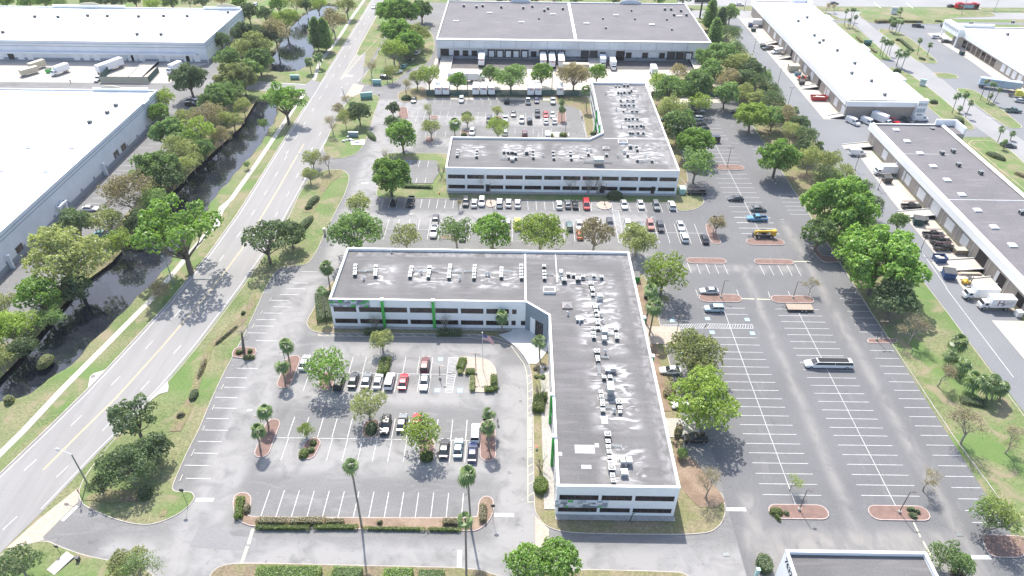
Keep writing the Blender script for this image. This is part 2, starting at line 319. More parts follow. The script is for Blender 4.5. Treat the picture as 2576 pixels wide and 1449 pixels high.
def inset(pts, d):
 n = len(pts); out = []
 for i in range(n):
  a = Vector(pts[i-1]); b = Vector(pts[i]); c = Vector(pts[(i+1) % n])
  e1 = (b-a); e2 = (c-b)
  if e1.length < 1e-4 or e2.length < 1e-4: out.append(tuple(b)); continue
  e1.normalize(); e2.normalize()
  n1 = Vector((-e1.y, e1.x)); n2 = Vector((-e2.y, e2.x)); m = n1+n2
  if m.length < 1e-3: m = n1
  m.normalize(); k = max(0.5, m.dot(n1)); out.append(tuple(b+m*(d/k)))
 return out
NSH = [0]
def sheet(name, pts, m, z):
 NSH[0] += 1; z += (NSH[0] % 5)*0.0007
 mb = MB(); mb.prism(ccw(pts), z-0.01, z, m); o = mb.build(name); return struct(o)
NISL = [0]
def island(name, pts, m, kerb=M_KERB, z=0.15, smooth=2, kw=0.16):
 """raised bed or lawn with a concrete kerb round it"""
 NISL[0] += 1; z = z - 0.03 + NISL[0]*0.0021
 p = ccw(pts); p = smooth_poly(p, smooth) if smooth else p
 q = inset(p, kw); mb = MB(); n = len(p); i = mb.mi(kerb)
 mb.prism(p, 0.0, z, kerb, top=False); k = len(mb.v)
 mb.v += [(a[0], a[1], z) for a in p] + [(a[0], a[1], z) for a in q]
 for a in range(n):
  b = (a+1) % n; mb.f.append((k+a, k+b, k+n+b, k+n+a)); mb.m.append(i)
 j = mb.mi(m); mb.v += [(a[0], a[1], z-0.012) for a in q]; mb.f.append(tuple(k+2*n+a for a in range(n))); mb.m.append(j)
 o = mb.build(name)
 # an uneven outline makes a concave face: let bmesh triangulate it properly
 bm = bmesh.new(); bm.from_mesh(o.data); bmesh.ops.triangulate(bm, faces=[f for f in bm.faces if len(f.verts) > 4]); bm.to_mesh(o.data); bm.free()
 return struct(o)
def capsule(a, b, w, n=6):
 a = Vector(a[:2]); b = Vector(b[:2]); d = (b-a).normalized(); ang = math.atan2(d.y, d.x); r = w/2; out = []
 for i in range(n+1):
  t = ang-PI/2+PI*i/n; out.append((b.x-d.x*r+r*math.cos(t), b.y-d.y*r+r*math.sin(t)))
 for i in range(n+1):
  t = ang+PI/2+PI*i/n; out.append((a.x+d.x*r+r*math.cos(t), a.y+d.y*r+r*math.sin(t)))
 return out
# ================================================================== the setting: ground, water, roads
CAN_A = [(-88.2, 223.8), (-89.5, 244.7), (-92, 256), (-97, 262.6), (-102, 258), (-104.5, 240), (-104, 223), (-105, 201), (-106.8, 175), (-105.5, 157), (-108, 145), (-109.3, 140), (-110, 130), (-110.5, 120), (-112.8, 112.4), (-118, 104), (-112, 100.5), (-105.8, 100.5), (-101.5, 102), (-99.5, 107), (-97, 110.5), (-96.2, 117.3), (-94.2, 129), (-92, 140.5), (-91, 150.5), (-91.1, 188.7)]
CAN_B = [(-105.2, 294), (-100.3, 292), (-94, 294), (-90.5, 300), (-91.5, 309.6), (-94.4, 325.7), (-100, 340), (-103.5, 350), (-103, 365), (-99, 380), (-94, 392), (-104, 396), (-111, 384), (-113, 352), (-109, 309)]
def sdist(p, poly):
 P = np.array(poly); Q = np.roll(P, -1, axis=0); X = p[:, None, :]; E = (Q-P)[None]; W = X-P[None]
 t = np.clip((W*E).sum(-1)/(E*E).sum(-1), 0, 1); D = W-E*t[..., None]; d = np.sqrt((D*D).sum(-1)).min(1)
 a = (P[None, :, 1] > p[:, None, 1]) != (Q[None, :, 1] > p[:, None, 1])
 with np.errstate(divide='ignore', invalid='ignore'):
  xi = P[None, :, 0] + (p[:, None, 1]-P[None, :, 1])*(Q-P)[None, :, 0]/(Q-P)[None, :, 1]
 ins = (a & (p[:, None, 0] < xi)).sum(1) % 2 == 1
 return np.where(ins, -d, d)
xs = np.concatenate([[-900, -500, -300, -200, -150, -130], np.arange(-122, -82, 1.0), [-70, -40, 0, 60, 120, 200, 320, 500, 900]])
ys = np.concatenate([[-60, 20, 60, 80], np.arange(92, 404, 1.5), [420, 470, 560, 700, 900, 1500]])
GX, GY = np.meshgrid(xs, ys); PT = np.stack([GX.ravel(), GY.ravel()], 1)
rs = np.random.RandomState(3)
wob = 0.5*np.sin(PT[:, 1]*0.7)+0.4*np.sin(PT[:, 1]*0.23+PT[:, 0])
sd = np.minimum(sdist(PT, CAN_A), sdist(PT, CAN_B))+wob*0.5
tt = np.clip((1.0-sd)/2.4, 0, 1); Z = -1.8*tt*tt*(3-2*tt)
me = bpy.data.meshes.new('ground'); nx, ny = len(xs), len(ys)
fs = [(j*nx+i, j*nx+i+1, (j+1)*nx+i+1, (j+1)*nx+i) for j in range(ny-1) for i in range(nx-1)]
me.from_pydata([(a, b, c) for (a, b), c in zip(PT.tolist(), Z.tolist())], [], fs); me.materials.append(M_GRASS); me.update()
M_BANK = mat('canal_bank', (0.11, 0.09, 0.06), 0.95, (0.07, 0.065, 0.04), 0.6, world_co=True)
go = bpy.data.objects.new('ground', me); COL.objects.link(go); struct(go)
me.materials.append(M_BANK)
me.polygons.foreach_set('material_index', [1 if (Z[f[0]]+Z[f[2]])/2 < -0.35 else 0 for f in fs])
for nm, P in (('canal_water', CAN_A), ('pond_water', CAN_B)):
 mb = MB(); mb.prism(ccw(inset(ccw(P), -1.2)), -1.0, -0.8, M_WATER); struct(mb.build(nm))
def TP(c, r, L, z=0.0): return [tuple(T(c, r, x, y, z)[:2]) for x, y in L]
def FP(L): return [tuple(g(x, y)[:2]) for x, y in L]
# main road: left and right edges in metres, surveyed
RL = [(-101.5, 55), (-97.3, 70), (-94.3, 81.6), (-91.6, 92.2), (-88.9, 103.6), (-85.9, 120.4), (-83.9, 132.7), (-81.6, 154.4), (-80.6, 175), (-80.6, 420)]
RR = [(-88.5, 55), (-84.8, 65.8), (-82.1, 74.4), (-78.5, 88.0), (-76.2, 95.3), (-73.3, 107.2), (-71.2, 118.8), (-68.4, 139.7), (-66.4, 160), (-66, 190), (-65.6, 230), (-65.0, 262), (-65.0, 290), (-68, 312), (-72.0, 345), (-73.4, 386), (-74.5, 420)]
sheet('road', RL + RR[::-1], M_ROAD, 0.030)
sheet('parking_lot', [(-88, 56), (-75, 84), (-66, 140), (-65.6, 300), (-36, 300), (-36, 310), (-36, 264), (40, 262), (38.5, 262), (38.5, 40), (-70, 40)], M_OLD, 0.018)
o = sheet('parking_lot', [(38.5, 40), (86.3, 40), (86.3, 310), (50, 310), (38.5, 262)], M_NEW, 0.022)
sheet('yard', [(-36.5, 263.5), (86, 263.5), (86, 330), (84, 330), (84, 310.5), (-36.5, 310.5)], M_YARD, 0.026)
sheet('driveway', [(-66, 262), (-30, 262), (-33, 400), (-62, 400)], M_OLD, 0.014)
sheet('yard', [(104.9, 60), (121.5, 60), (121.5, 430), (105, 430)], M_YARDASP, 0.022)
sheet('yard', [(150, 235), (206, 235), (206, 372), (300, 372), (300, 376), (150, 376), (112, 398), (105, 398), (105, 376)], M_YARDASP, 0.020)
sheet('yard', [(121, 227), (152, 227), (152, 252), (121, 252)], M_YARDASP, 0.0235)
sheet('road', [(88, 377), (420, 386), (420, 396.5), (88, 391)], M_FARROAD, 0.034)
sheet('road', [(88, 400.5), (420, 407), (420, 440), (88, 430)], M_FARROAD, 0.034)
sheet('yard', [(-270, 246), (-131, 246), (-112, 240), (-112, 299), (-135, 302), (-270, 302)], M_OLD, 0.016)
sheet('yard', TP(0, 0, [(0, 825), (1700, 838), (1900, 700), (2100, 640)]) + [(-134, 301), (-270, 301)], M_YARD, 0.028)
sheet('parking_lot', [(-131, 118), (-113.5, 118), (-113, 150), (-112, 246), (-131, 246)], M_OLD, 0.0175)
M_ASPD = mat('side_road_asphalt', (0.24, 0.235, 0.235), 0.92, (0.215, 0.21, 0.21), 0.1, 8.0, world_co=True, fine=(3, 0.08))
sheet('road', TP(1, 0, [(-700, 790), (-300, 800), (0, 822), (500, 850), (560, 800), (650, 830), (560, 1010), (500, 945), (0, 905), (-600, 880)]), M_ASPD, 0.033)
# boulevard on the right and its drives
BL = [T(3, 0, 870, 150), T(3, 0, 1330, 640), T(3, 0, 2150, 1300), T(3, 1, 2576+200, 300)]
BR_ = [T(3, 0, 980, 210), T(3, 0, 1430, 560), T(3, 0, 1840, 890), T(3, 0, 2400, 1330), T(3, 1, 2576+500, 150)]
sheet('road', [(175, 385), (160.5, 385), (172.5, 330), (173, 236), (172, 190), (171, 120), (186, 120), (186, 200), (186.5, 300), (184.5, 385)] if False else [tuple(T(3, 0, *q)[:2]) for q in [(800, 120), (860, 230), (1240, 590), (1480, 780), (1760, 1010), (2110, 1290), (2330, 1449)]] + [tuple(T(3, 1, 2576, 200)[:2]), tuple(T(3, 1, 3400, 900)[:2]), tuple(T(3, 1, 4400, 900)[:2])] + [tuple(T(3, 0, *q)[:2]) for q in [(2576, 1420), (2350, 1270), (2000, 1010), (1760, 800), (1500, 600), (1320, 480), (1090, 300), (960, 190), (910, 120)]], M_FARROAD, 0.032)
sheet('yard', [tuple(T(3, 0, *q)[:2]) for q in [(2576, 1420), (2350, 1270), (2000, 1010), (1760, 800), (1500, 600), (1320, 480), (1090, 300), (1000, 232), (1800, 240), (1770, 400), (2576, 900), (3100, 1300), (3300, 1900)]], M_YARDASP, 0.024)
# ---- raised lawns and planting beds
isl = [
 ('lawn', M_GRASS, M_KERB, TP(0, 3, [(790, 590), (798, 680), (850, 750), (1000, 820), (1180, 890), (1350, 932), (1500, 940), (1640, 905), (1800, 830), (1910, 745), (1968, 660), (1940, 610), (1900, 598), (1720, 597), (1800, 400), (1900, 180), (2000, -5)]) + TP(0, 2, [(2100, 1200), (2210, 950), (2340, 700)]) + FP([(612, 850), (640, 790), (669, 724), (692, 686), (712, 672), (765, 668), (780, 660), (800, 628), (816, 590), (850, 523), (868, 490), (879, 455), (878, 440), (865, 428), (845, 426), (815, 428), (783, 445), (755, 482), (727, 545), (703, 585), (672, 632), (610, 724), (502, 866), (427, 956), (382, 1004), (327, 1062), (262, 1134), (212, 1200)])),
 ('lawn', M_GRASS, M_KERB, TP(1, 0, [(700, 1440), (770, 1270), (890, 1060), (950, 985), (1020, 950), (1100, 935), (1220, 955), (1250, 990), (1200, 1120), (1150, 1280), (1100, 1449)]) + TP(1, 1, [(1050, 60), (1010, 100), (900, 145), (780, 148), (700, 100), (672, 60), (680, 10)])),
 ('lawn', M_GRASS, M_KERB, TP(1, 0, [(1055, 820), (1140, 690), (1190, 600), (1300, 440), (1420, 260), (1600, 250), (1780, 330), (1800, 480), (1740, 640), (1560, 690), (1440, 790), (1400, 828), (1270, 865), (1120, 855), (1060, 835)])),
 ('lawn', M_GRASS, M_KERBY, TP(1, 0, [(1000, 545), (1040, 562), (1085, 545), (1170, 455), (1300, 330), (1400, 90), (1250, 90), (1160, 260)])),
 ('lawn', M_GRASS, M_KERB, TP(0, 3, [(0, 1245), (180, 1150), (400, 1095), (500, 1100), (600, 1150), (850, 1240), (1150, 1300), (1350, 1340), (1500, 1400), (1600, 1500), (1500, 1900), (-300, 1900), (-300, 1400)])),
 ('lawn', M_SOIL, M_KERB, FP([(525, 1449), (545, 1428), (575, 1418), (644, 1416), (900, 1422), (1271, 1430), (1275, 1560), (500, 1560)])),
 ('lawn', M_DRY, M_KERB, FP([(1348, 1440), (1450, 1435), (1480, 1432), (1700, 1438), (1722, 1442), (1760, 1470), (1700, 1560), (1350, 1560)])),
 # round the near office building
 ('lawn', M_DRY, M_KERB, TP(1, 2, [(650, 80), (600, 175), (520, 310), (505, 360), (540, 420), (600, 450), (700, 459), (1500, 463), (2200, 470), (2420, 495), (2576, 560)]) + TP(2, 2, [(60, 625), (130, 700), (165, 760), (190, 850), (205, 1000), (210, 1449)]) + TP(2, 3, [(220, 760), (240, 830), (300, 920), (400, 980), (520, 1010), (700, 1025), (1000, 1032), (1500, 1038), (1800, 1036), (2000, 1015), (2100, 940), (2145, 850), (2150, 750), (2110, 600), (1930, 590), (1640, 300), (1620, 240)]) + [(34.5, 92), (34.5, 147.5), (30, 149), (-41, 149), (-45, 147.5)]),
 # strip before the far office building, with its round ends
 ('lawn', M_GRASS, M_KERB, TP(1, 1, [(1215, 540), (1210, 480), (1260, 300), (1240, 180), (1280, 120), (1330, 90), (1870, 95), (1910, 100)]) + [(-21.3, 214), (47, 214)] + [(53, 200), (53.5, 196)] + TP(2, 1, [(1760, 500), (1830, 512), (1900, 520), (1935, 560), (1925, 610), (1860, 655), (1750, 678), (1680, 672), (1640, 640), (1640, 600), (1500, 595), (600, 575), (0, 568)]) + TP(1, 1, [(2000, 555), (1500, 545)])),
 ('planting_bed', M_SOIL, M_KERB, [(49.2, 195), (55.5, 197), (56.5, 258), (62, 267), (86, 276), (86, 283), (60, 275), (40, 270), (29, 268), (29, 263.5), (49.2, 263)]),
 ('planting_bed', M_SOIL, M_KERB, TP(1, 0, [(1425, 1000), (1430, 930), (1560, 890), (1700, 870), (1720, 970), (2576, 960)]) + TP(2, 0, [(770, 960), (790, 1050), (830, 1300), (770, 1400), (740, 1330), (720, 1200), (690, 1110), (600, 1075), (450, 1050), (440, 990), (0, 985)]) + TP(1, 0, [(1700, 990), (1520, 1030), (1480, 1030)])),
 ('lawn', M_GRASS, M_KERB, [(86.3, 55), (104.9, 55), (105, 300), (104, 340), (90, 372), (86, 372), (86.2, 300)]),
 ('planting_bed', M_MULCH, M_KERBR, TP(3, 2, [(995, 530), (1010, 512), (1040, 506), (1300, 510), (1300, 560), (1040, 560), (1005, 550)])),
 ('planting_bed', M_MULCH, M_KERBR, TP(3, 3, [(2140, 1050), (2160, 1038), (2240, 1032), (2400, 1040), (2600, 1050), (2600, 1270), (2300, 1268), (2230, 1240), (2180, 1170)])),
 ('planting_bed', M_MULCH, M_KERBR, TP(2, 1, [(1945, 815), (1960, 805), (2020, 830), (2060, 900), (2105, 985), (2100, 1002), (2060, 1010), (2010, 1000), (1960, 900)])),
 ('planting_bed', M_MULCH, M_KERBR, TP(3, 1, [(430, 1030), (450, 1015), (500, 1050), (530, 1120), (700, 1140), (760, 1190), (560, 1195), (500, 1150), (460, 1090)])),
 # far side boulevard lawns
 ('lawn', M_GRASS, M_KERBY, TP(3, 0, [(650, 250), (700, 235), (850, 240), (1240, 590), (1230, 603), (1160, 612), (1050, 590), (760, 370)])),
 ('lawn', M_GRASS, M_KERBY, TP(3, 0, [(1175, 700), (1190, 682), (1260, 680), (1440, 750), (1780, 1010), (2085, 1285), (2070, 1305), (1990, 1312), (1850, 1290)])),
 ('lawn', M_GRASS, M_KERBY, TP(3, 0, [(1090, 300), (1160, 292), (1290, 310), (1450, 400), (1710, 620), (1690, 640), (1600, 640), (1500, 620), (1300, 460)])),
 ('lawn', M_GRASS, M_KERBY, TP(3, 0, [(1665, 745), (1690, 732), (1840, 740), (1915, 770), (1910, 792), (1720, 790)])),
 ('lawn', M_GRASS, M_KERBY, TP(3, 0, [(1885, 905), (1920, 890), (2060, 900), (2300, 1060), (2550, 1265), (2552, 1290), (2460, 1298), (2350, 1250)])),
 ('lawn', M_GRASS, M_KERBY, TP(3, 0, [(2030, 1430), (2060, 1412), (2250, 1415), (2420, 1500)]) + TP(3, 1, [(2576, 190), (2800, 400), (2700, 560), (2320, 250), (2100, 60), (2010, 0)])),
 ('lawn', M_GRASS, M_KERB, TP(3, 0, [(910, 140), (960, 100), (1050, 92), (2200, 110), (2330, 170), (1830, 178), (1820, 245), (1150, 240), (1020, 230), (920, 170)])),
 ('lawn', M_GRASS, M_KERB, TP(3, 0, [(460, 150), (460, 105), (520, 105), (720, 180), (700, 187), (500, 185)])),
 ('lawn', M_GRASS, M_KERB, [(88, 391.5), (300, 397.5), (300, 400), (88, 399.5)]),
 ('planting_bed', M_MULCH2, M_KERBR, FP([(585, 1265), (589, 1248), (605, 1239), (622, 1240), (633, 1250), (633, 1268), (622, 1296), (640, 1301), (1198, 1304), (1202, 1290), (1204, 1262), (1214, 1250), (1228, 1248), (1240, 1255), (1244, 1275), (1238, 1300), (1222, 1322), (1200, 1336), (1180, 1338), (640, 1328), (605, 1315), (590, 1298)])),
]
for nm, m, k, P in isl: island(nm, P, m, k)
TERR = island('courtyard_terrace', TP(1, 2, [(2030, 700), (2080, 690), (2250, 702), (2350, 730), (2410, 800), (2425, 880), (2425, 1000), (2390, 1040), (2300, 1055), (2190, 1050), (2150, 1020), (2145, 875), (2018, 870)]), M_PAVER, M_KERB)
FLATZ = 0.235
sheet('plaza', TP(1, 2, [(2440, 478), (2576, 440)]) + TP(2, 2, [(0, 420), (140, 415), (200, 440), (330, 470), (365, 560), (355, 640), (310, 700), (250, 770), (165, 768), (120, 690), (60, 610)]), M_WHITECONC, FLATZ+0.006)
sheet('litter_strip', [(87, 128), (97, 132), (103, 170), (104.3, 230), (104, 330), (90, 370), (87, 370)], M_SOIL, 0.19)
sheet('litter_strip', [(62, 283.5), (86, 283.5), (88, 372), (85, 372), (85.2, 300), (62, 292)], M_SOIL, 0.05)
sheet('mulch_strip', TP(2, 3, [(1620, 60), (1700, 200), (1850, 300), (1930, 420), (2080, 600), (2140, 700), (2050, 760), (1880, 760), (1760, 640), (1700, 540), (1640, 300)]), M_MULCH2, 0.19)
sheet('footpath', TP(2, 3, [(232, 850), (235, 1250), (365, 1330), (372, 985)]), M_PAVER, 0.245)
sheet('footpath', [(7.7-1.9, 76), (7.7, 76), (7.7, 113), (5.8, 113)], M_GRAVEL, FLATZ)
sheet('footpath', [(28.5, 120.6), (38.8, 120.6), (38.8, 126.8), (28.5, 126.8)], M_PAVER, 0.245)
sheet('footpath', [(28.5, 93), (37.0, 93), (37.0, 98), (28.5, 98)], M_CONC, 0.245)
sheet('gravel_strip', [(7.7, 73.9), (28.6, 73.9), (28.6, 75), (7.7, 75)], M_GRAVEL, FLATZ)
sheet('gravel_strip', [(-42, 124.4), (2.7, 124.4), (2.7, 125.4), (-42, 125.4)], M_GRAVEL, FLATZ)
sheet('mulch_strip', [(28.5, 100), (32.3, 100), (32.3, 146), (28.5, 146)], M_MULCH2, FLATZ-0.004)
sheet('gravel_strip', [(-21, 188.9), (49, 188.9), (49, 190.3), (-21, 190.3)], M_GRAVEL, FLATZ)
# planted strip of bark along the verge
for P in ([TP(0, 2, [(1700, 1449), (1800, 1240), (1900, 1100), (1960, 900), (2060, 650), (2120, 560), (2300, 390), (2420, 300), (2520, 130), (2576, 60), (2576, 160), (2480, 330), (2330, 470), (2150, 600), (2040, 880), (1990, 1060), (1900, 1300), (1820, 1449)])] +
          [TP(1, 1, [(470, 690), (560, 600), (640, 440), (700, 300), (760, 265), (860, 262), (860, 320), (760, 390), (690, 480), (600, 640), (560, 790), (440, 950), (400, 950), (540, 760), (560, 690)])] +
          [TP(0, 3, [(850, 690), (900, 640), (1050, 600), (1500, 560), (1560, 620), (1380, 700), (1100, 720), (960, 700)])] + [TP(0, 3, [(1600, 820), (1650, 770), (1690, 800), (1670, 850), (1610, 860)])]):
 sheet('mulch_strip', P, M_SOIL, 0.18)
# walk beside the canal road
WALK = [(-99.8, 76), (-97.1, 86.6), (-95.9, 92.5), (-94.3, 103.8), (-92.1, 115.6), (-88.8, 133.6), (-87.2, 150), (-86.0, 163), (-84.7, 170), (-85.8, 174), (-86.6, 179), (-85.4, 183.5), (-84.8, 206), (-84.6, 240), (-84.4, 258), (-84.0, 284), (-86.4, 304), (-85.6, 320), (-85.1, 334), (-85.3, 375), (-84.6, 420)]
def ribbon(name, line, w, m, z, h=None):
 L = []; R_ = []
 for i, p in enumerate(line):
  a = Vector(line[max(i-1, 0)]); b = Vector(line[min(i+1, len(line)-1)]); d = (b-a).normalized(); n = Vector((-d.y, d.x))*w/2
  L.append(tuple(Vector(p)+n)); R_.append(tuple(Vector(p)-n))
 mb = MB()
 for i in range(len(line)-1):
  mb.prism(ccw([R_[i], R_[i+1], L[i+1], L[i]]), (h if h is not None else z-0.03), z, m)
 return struct(mb.build(name))
ribbon('footpath', WALK, 1.5, M_CONC, 0.024)
ribbon('kerb', [(x-0.15, y) for x, y in RL[:6]] + [(x-0.15, y) for x, y in [(-83.9, 132.7), (-81.6, 154.4), (-80.6, 175), (-80.6, 259)]], 0.28, M_KERB, 0.13, 0.0)
ribbon('kerb', [(-80.75, 289), (-80.75, 420)], 0.28, M_KERB, 0.13, 0.0)
sheet('canal_bank', [(-113.4, 95), (-110, 95), (-108.6, 112), (-108.8, 140), (-105.5, 150), (-105, 175), (-103.5, 201), (-99, 235), (-101, 262), (-113, 262)], M_SOIL, 0.012)
sheet('drain_apron', TP(0, 2, [(880, 1020), (905, 890), (940, 860), (1085, 812), (1000, 900)]), M_CONC, 0.04)
sheet('footpath', TP(0, 1, [(2170, 820), (2195, 690), (2240, 610), (2310, 600), (2250, 670), (2225, 740), (2210, 830)]), M_WHITECONC, 0.034)
# concrete band where the drive meets the road, bottom left
sheet('driveway_apron', TP(0, 3, [(790, 560), (400, 870), (60, 1170), (180, 1160), (450, 1080), (430, 1060), (790, 700)]), M_PAVER, 0.036)
sheet('driveway_apron', TP(1, 0, [(980, 840), (1090, 860), (1040, 945), (960, 975), (890, 985)]), M_PAVER, 0.036)
sheet('asphalt_patch', TP(0, 3, [(2000, 953), (2230, 965), (2350, 1050), (2576, 1060), (2576, 1205), (1905, 1160)]), M_ASPD, 0.024)
# aprons of pale concrete in the trading yards
for P in ([(113.6, 135), (122, 135), (122, 224), (116.4, 224), (114.5, 190)], [(114.2, 112), (122, 112), (122, 131), (114.2, 131)], [(114.6, 249), (122.4, 249), (122.4, 380), (114.6, 380)]):
 sheet('yard_apron', P, M_YARD, 0.030)
sheet('yard_apron', TP(3, 0, [(1600, 335), (1770, 330), (1900, 430), (2576, 860), (2576, 1010), (2050, 620), (1820, 480)]), M_YARD, 0.030)
# dark asphalt floor of the docks at the big warehouse
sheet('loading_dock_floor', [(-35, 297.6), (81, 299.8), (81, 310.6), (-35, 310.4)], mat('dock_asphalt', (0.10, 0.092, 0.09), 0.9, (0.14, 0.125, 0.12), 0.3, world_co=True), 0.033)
# ---- capsule islands: mulch, kerb
caps = []
def cap(c, r, a, b, wpx, m=M_MULCH, k=M_KERBR, nm='planting_bed'):
 A = T(c, r, *a); B = T(c, r, *b); w = wpx*0.25*dist(A)/FPX
 return island(nm, capsule(A, B, w), m, k, smooth=0)
def hcap(c, r, x0, x1, y0, y1):
 A = T(c, r, x0, (y0+y1)/2); B = T(c, r, x1, (y0+y1)/2); yy = (A.y+B.y)/2; w = abs(T(c, r, x0, y0).y-T(c, r, x0, y1).y)
 return island('planting_bed', capsule((A.x, yy), (B.x, yy), w), M_MULCH, M_KERBR, smooth=0)
cap(1, 2, (265, 1015), (395, 680), 150); cap(1, 3, (40, 262), (190, -130), 155); cap(1, 3, (495, 280), (600, 60), 165)
cap(1, 3, (1130, 72), (1175, -130), 160, M_MULCH2); cap(1, 3, (1715, 300), (1725, 60), 155); cap(1, 3, (2335, 300), (2330, -120), 165)
cap(1, 2, (700, 1038), (715, 850), 150)
island('planting_bed', TP(1, 2, [(1210, 855), (1230, 750), (1290, 690), (1350, 690), (1372, 720), (1345, 860)]), M_SOIL, M_KERB)
for q in ((3, 3, 5, 605, 732, 880), (3, 3, 1010, 1620, 743, 893), (2, 1, 1755, 2155, 1150, 1207), (3, 1, -140, 255, 1162, 1215), (2, 2, 1880, 2310, 65, 145), (3, 2, 30, 460, 80, 155), (3, 1, -218, 162, 958, 1020), (2, 1, 2045, 2335, 212, 265)): hcap(*q)
cap(1, 2, (2576*1-1975, 1000), (2576-1960, 880), 150) if False else None
cap(2, 0, (500, 1255), (497, 1120), 90); cap(1, 0, (1790, 1205), (1795, 1165), 85); cap(1, 0, (2435, 1215), (2435, 1170), 80); cap(1, 0, (1745, 1440), (1750, 1380), 90); cap(1, 0, (2095, 1370), (2100, 1310), 80)
cap(1, 0, (1490, 1200), (1470, 1080), 100); cap(2, 0, (455, 1385), (455, 1330), 240, M_CONC)
cap(1, 1, (2360, 640), (2365, 560), 95, M_PAVER); cap(2, 1, (930, 665), (925, 580), 150, M_PAVER)
island('planting_bed', TP(0, 2, [(2330, 700), (2350, 620), (2420, 590), (2576, 610)]) + TP(1, 2, [(0, 620), (10, 650), (-30, 700), (-120, 712)]), M_MULCH, M_KERBR)
cap(2, 2, (1490, 130), (1570, 90), 150, M_SOIL, M_KERB); cap(1, 1, (1850, 940), (2000, 945), 60, M_MULCH2)
# ---- painted markings
MK = {'w': MB(), 'y': MB(), 'c': MB(), 'b': MB()}
MM = {'w': M_PAINT, 'y': M_YPAINT, 'c': M_CPAINT, 'b': M_BPAINT}
ZP = 0.040
def line(a, b, w=0.10, k='w', z=ZP):
 a = Vector((a[0], a[1])); b = Vector((b[0], b[1])); d = (b-a)
 if d.length < 0.05: return
 d.normalize(); n = Vector((-d.y, d.x))*w/2
 MK[k].quad([(*(a-n), z), (*(b-n), z), (*(b+n), z), (*(a+n), z)], MM[k])
def tl(c, r, x0, y0, x1, y1, w=0.1, k='w'): line(T(c, r, x0, y0), T(c, r, x1, y1), w, k)
def stalls_x(c, r, xs_, ya, yb, ln, w=0.12, k='w'):
 """lines running along the depth of the lot, one at every surveyed x"""
 for x in xs_:
  t = (x-xs_[0])/max(1, xs_[-1]-xs_[0]); A = T(c, r, x, ya+(yb-ya)*t); line(A, (A.x, A.y+ln), w, k)
def stalls_y(pts, ln, w=0.12):
 for (c, r, x, y) in pts:
  A = T(c, r, x, y); line(A, (A.x+ln, A.y), w)
def lin(a, b, n): return [a+(b-a)*i/(n-1) for i in range(n)]
stalls_x(1, 3, [140, 287, 437, 587, 737, 889, 1037, 1187, 1337, 1487, 1637, 1788, 1938, 2088], 585, 617, -5.6)
A = T(1, 3, 175, 57); B = T(1, 3, 2260, 85); line((A.x, A.y), (B.x, A.y)); yb = A.y
stalls_x(1, 2, [390, 533, 680, 820, 972, 1402, 1545, 1690, 1833, 1980, 2125], 1297, 1328, -5.2)
for x in [250, 708, 865, 1020, 1170, 1325, 1480, 1945, 2100]:
 A = T(1, 3, x, 283+x*0.012); line(A, (A.x, yb))
A = T(1, 2, 400, 848); B = T(1, 2, 2020, 870); line((A.x, A.y), (B.x, A.y)); yb = A.y
for x in [585, 720, 855, 980, 1113, 1508, 1648, 1780]:
 A = T(1, 2, x, 686+x*0.006); line(A, (A.x, yb))
for x in [475, 1030, 1168, 1280, 1393, 1510, 1622, 1735]:
 A = T(1, 2, x, 1030+x*0.012); line(A, (A.x, yb))
# hatched access aisle and the blue parking symbols
def hatch(P0, P1, P2, P3, n, k='w', w=0.10, edge=True):
 P = [Vector(p[:2]) for p in (P0, P1, P2, P3)]
 if edge:
  for i in range(4): line(P[i], P[(i+1) % 4], w, k)
 for i in range(1, n):
  t = i/n; line(P[0].lerp(P[3], t), P[1].lerp(P[2], min(1, t+0.6/n)), w, k)
def wheelchair(A, s=1.15):
 MK['b'].quad([(A.x-s/2, A.y-s/2, ZP), (A.x+s/2, A.y-s/2, ZP), (A.x+s/2, A.y+s/2, ZP), (A.x-s/2, A.y+s/2, ZP)], M_BPAINT)
 z = ZP+0.004; q = [(A.x+0.24*math.cos(t)-0.05, A.y-0.12+0.24*math.sin(t)) for t in [math.radians(a) for a in range(150, 390, 24)]]
 for i in range(len(q)-1): line(q[i], q[i+1], 0.08, 'w', z)
 line((A.x-0.08, A.y+0.28), (A.x-0.02, A.y-0.02), 0.09, 'w', z); line((A.x-0.02, A.y), (A.x+0.2, A.y), 0.08, 'w', z); line((A.x+0.2, A.y), (A.x+0.32, A.y-0.3), 0.08, 'w', z); line((A.x-0.12, A.y+0.42), (A.x-0.02, A.y+0.42), 0.12, 'w', z)
hatch(T(1, 2, 1907, 1050), T(1, 2, 1975, 1050), T(1, 2, 2010, 868), T(1, 2, 1922, 868), 11)
hatch(T(1, 2, 1922, 868), T(1, 2, 2010, 868), T(1, 2, 2045, 700), T(1, 2, 1940, 700), 12)
for q in ((1, 2, 1857, 716), (1, 2, 1825, 1030), (1, 2, 2053, 1032), (2, 2, 1968, 308), (2, 2, 2366, 318), (2, 2, 2014, 447), (2, 2, 2420, 456), (2, 2, 1612, 328), (2, 2, 1700, 650)): wheelchair(T(*q))
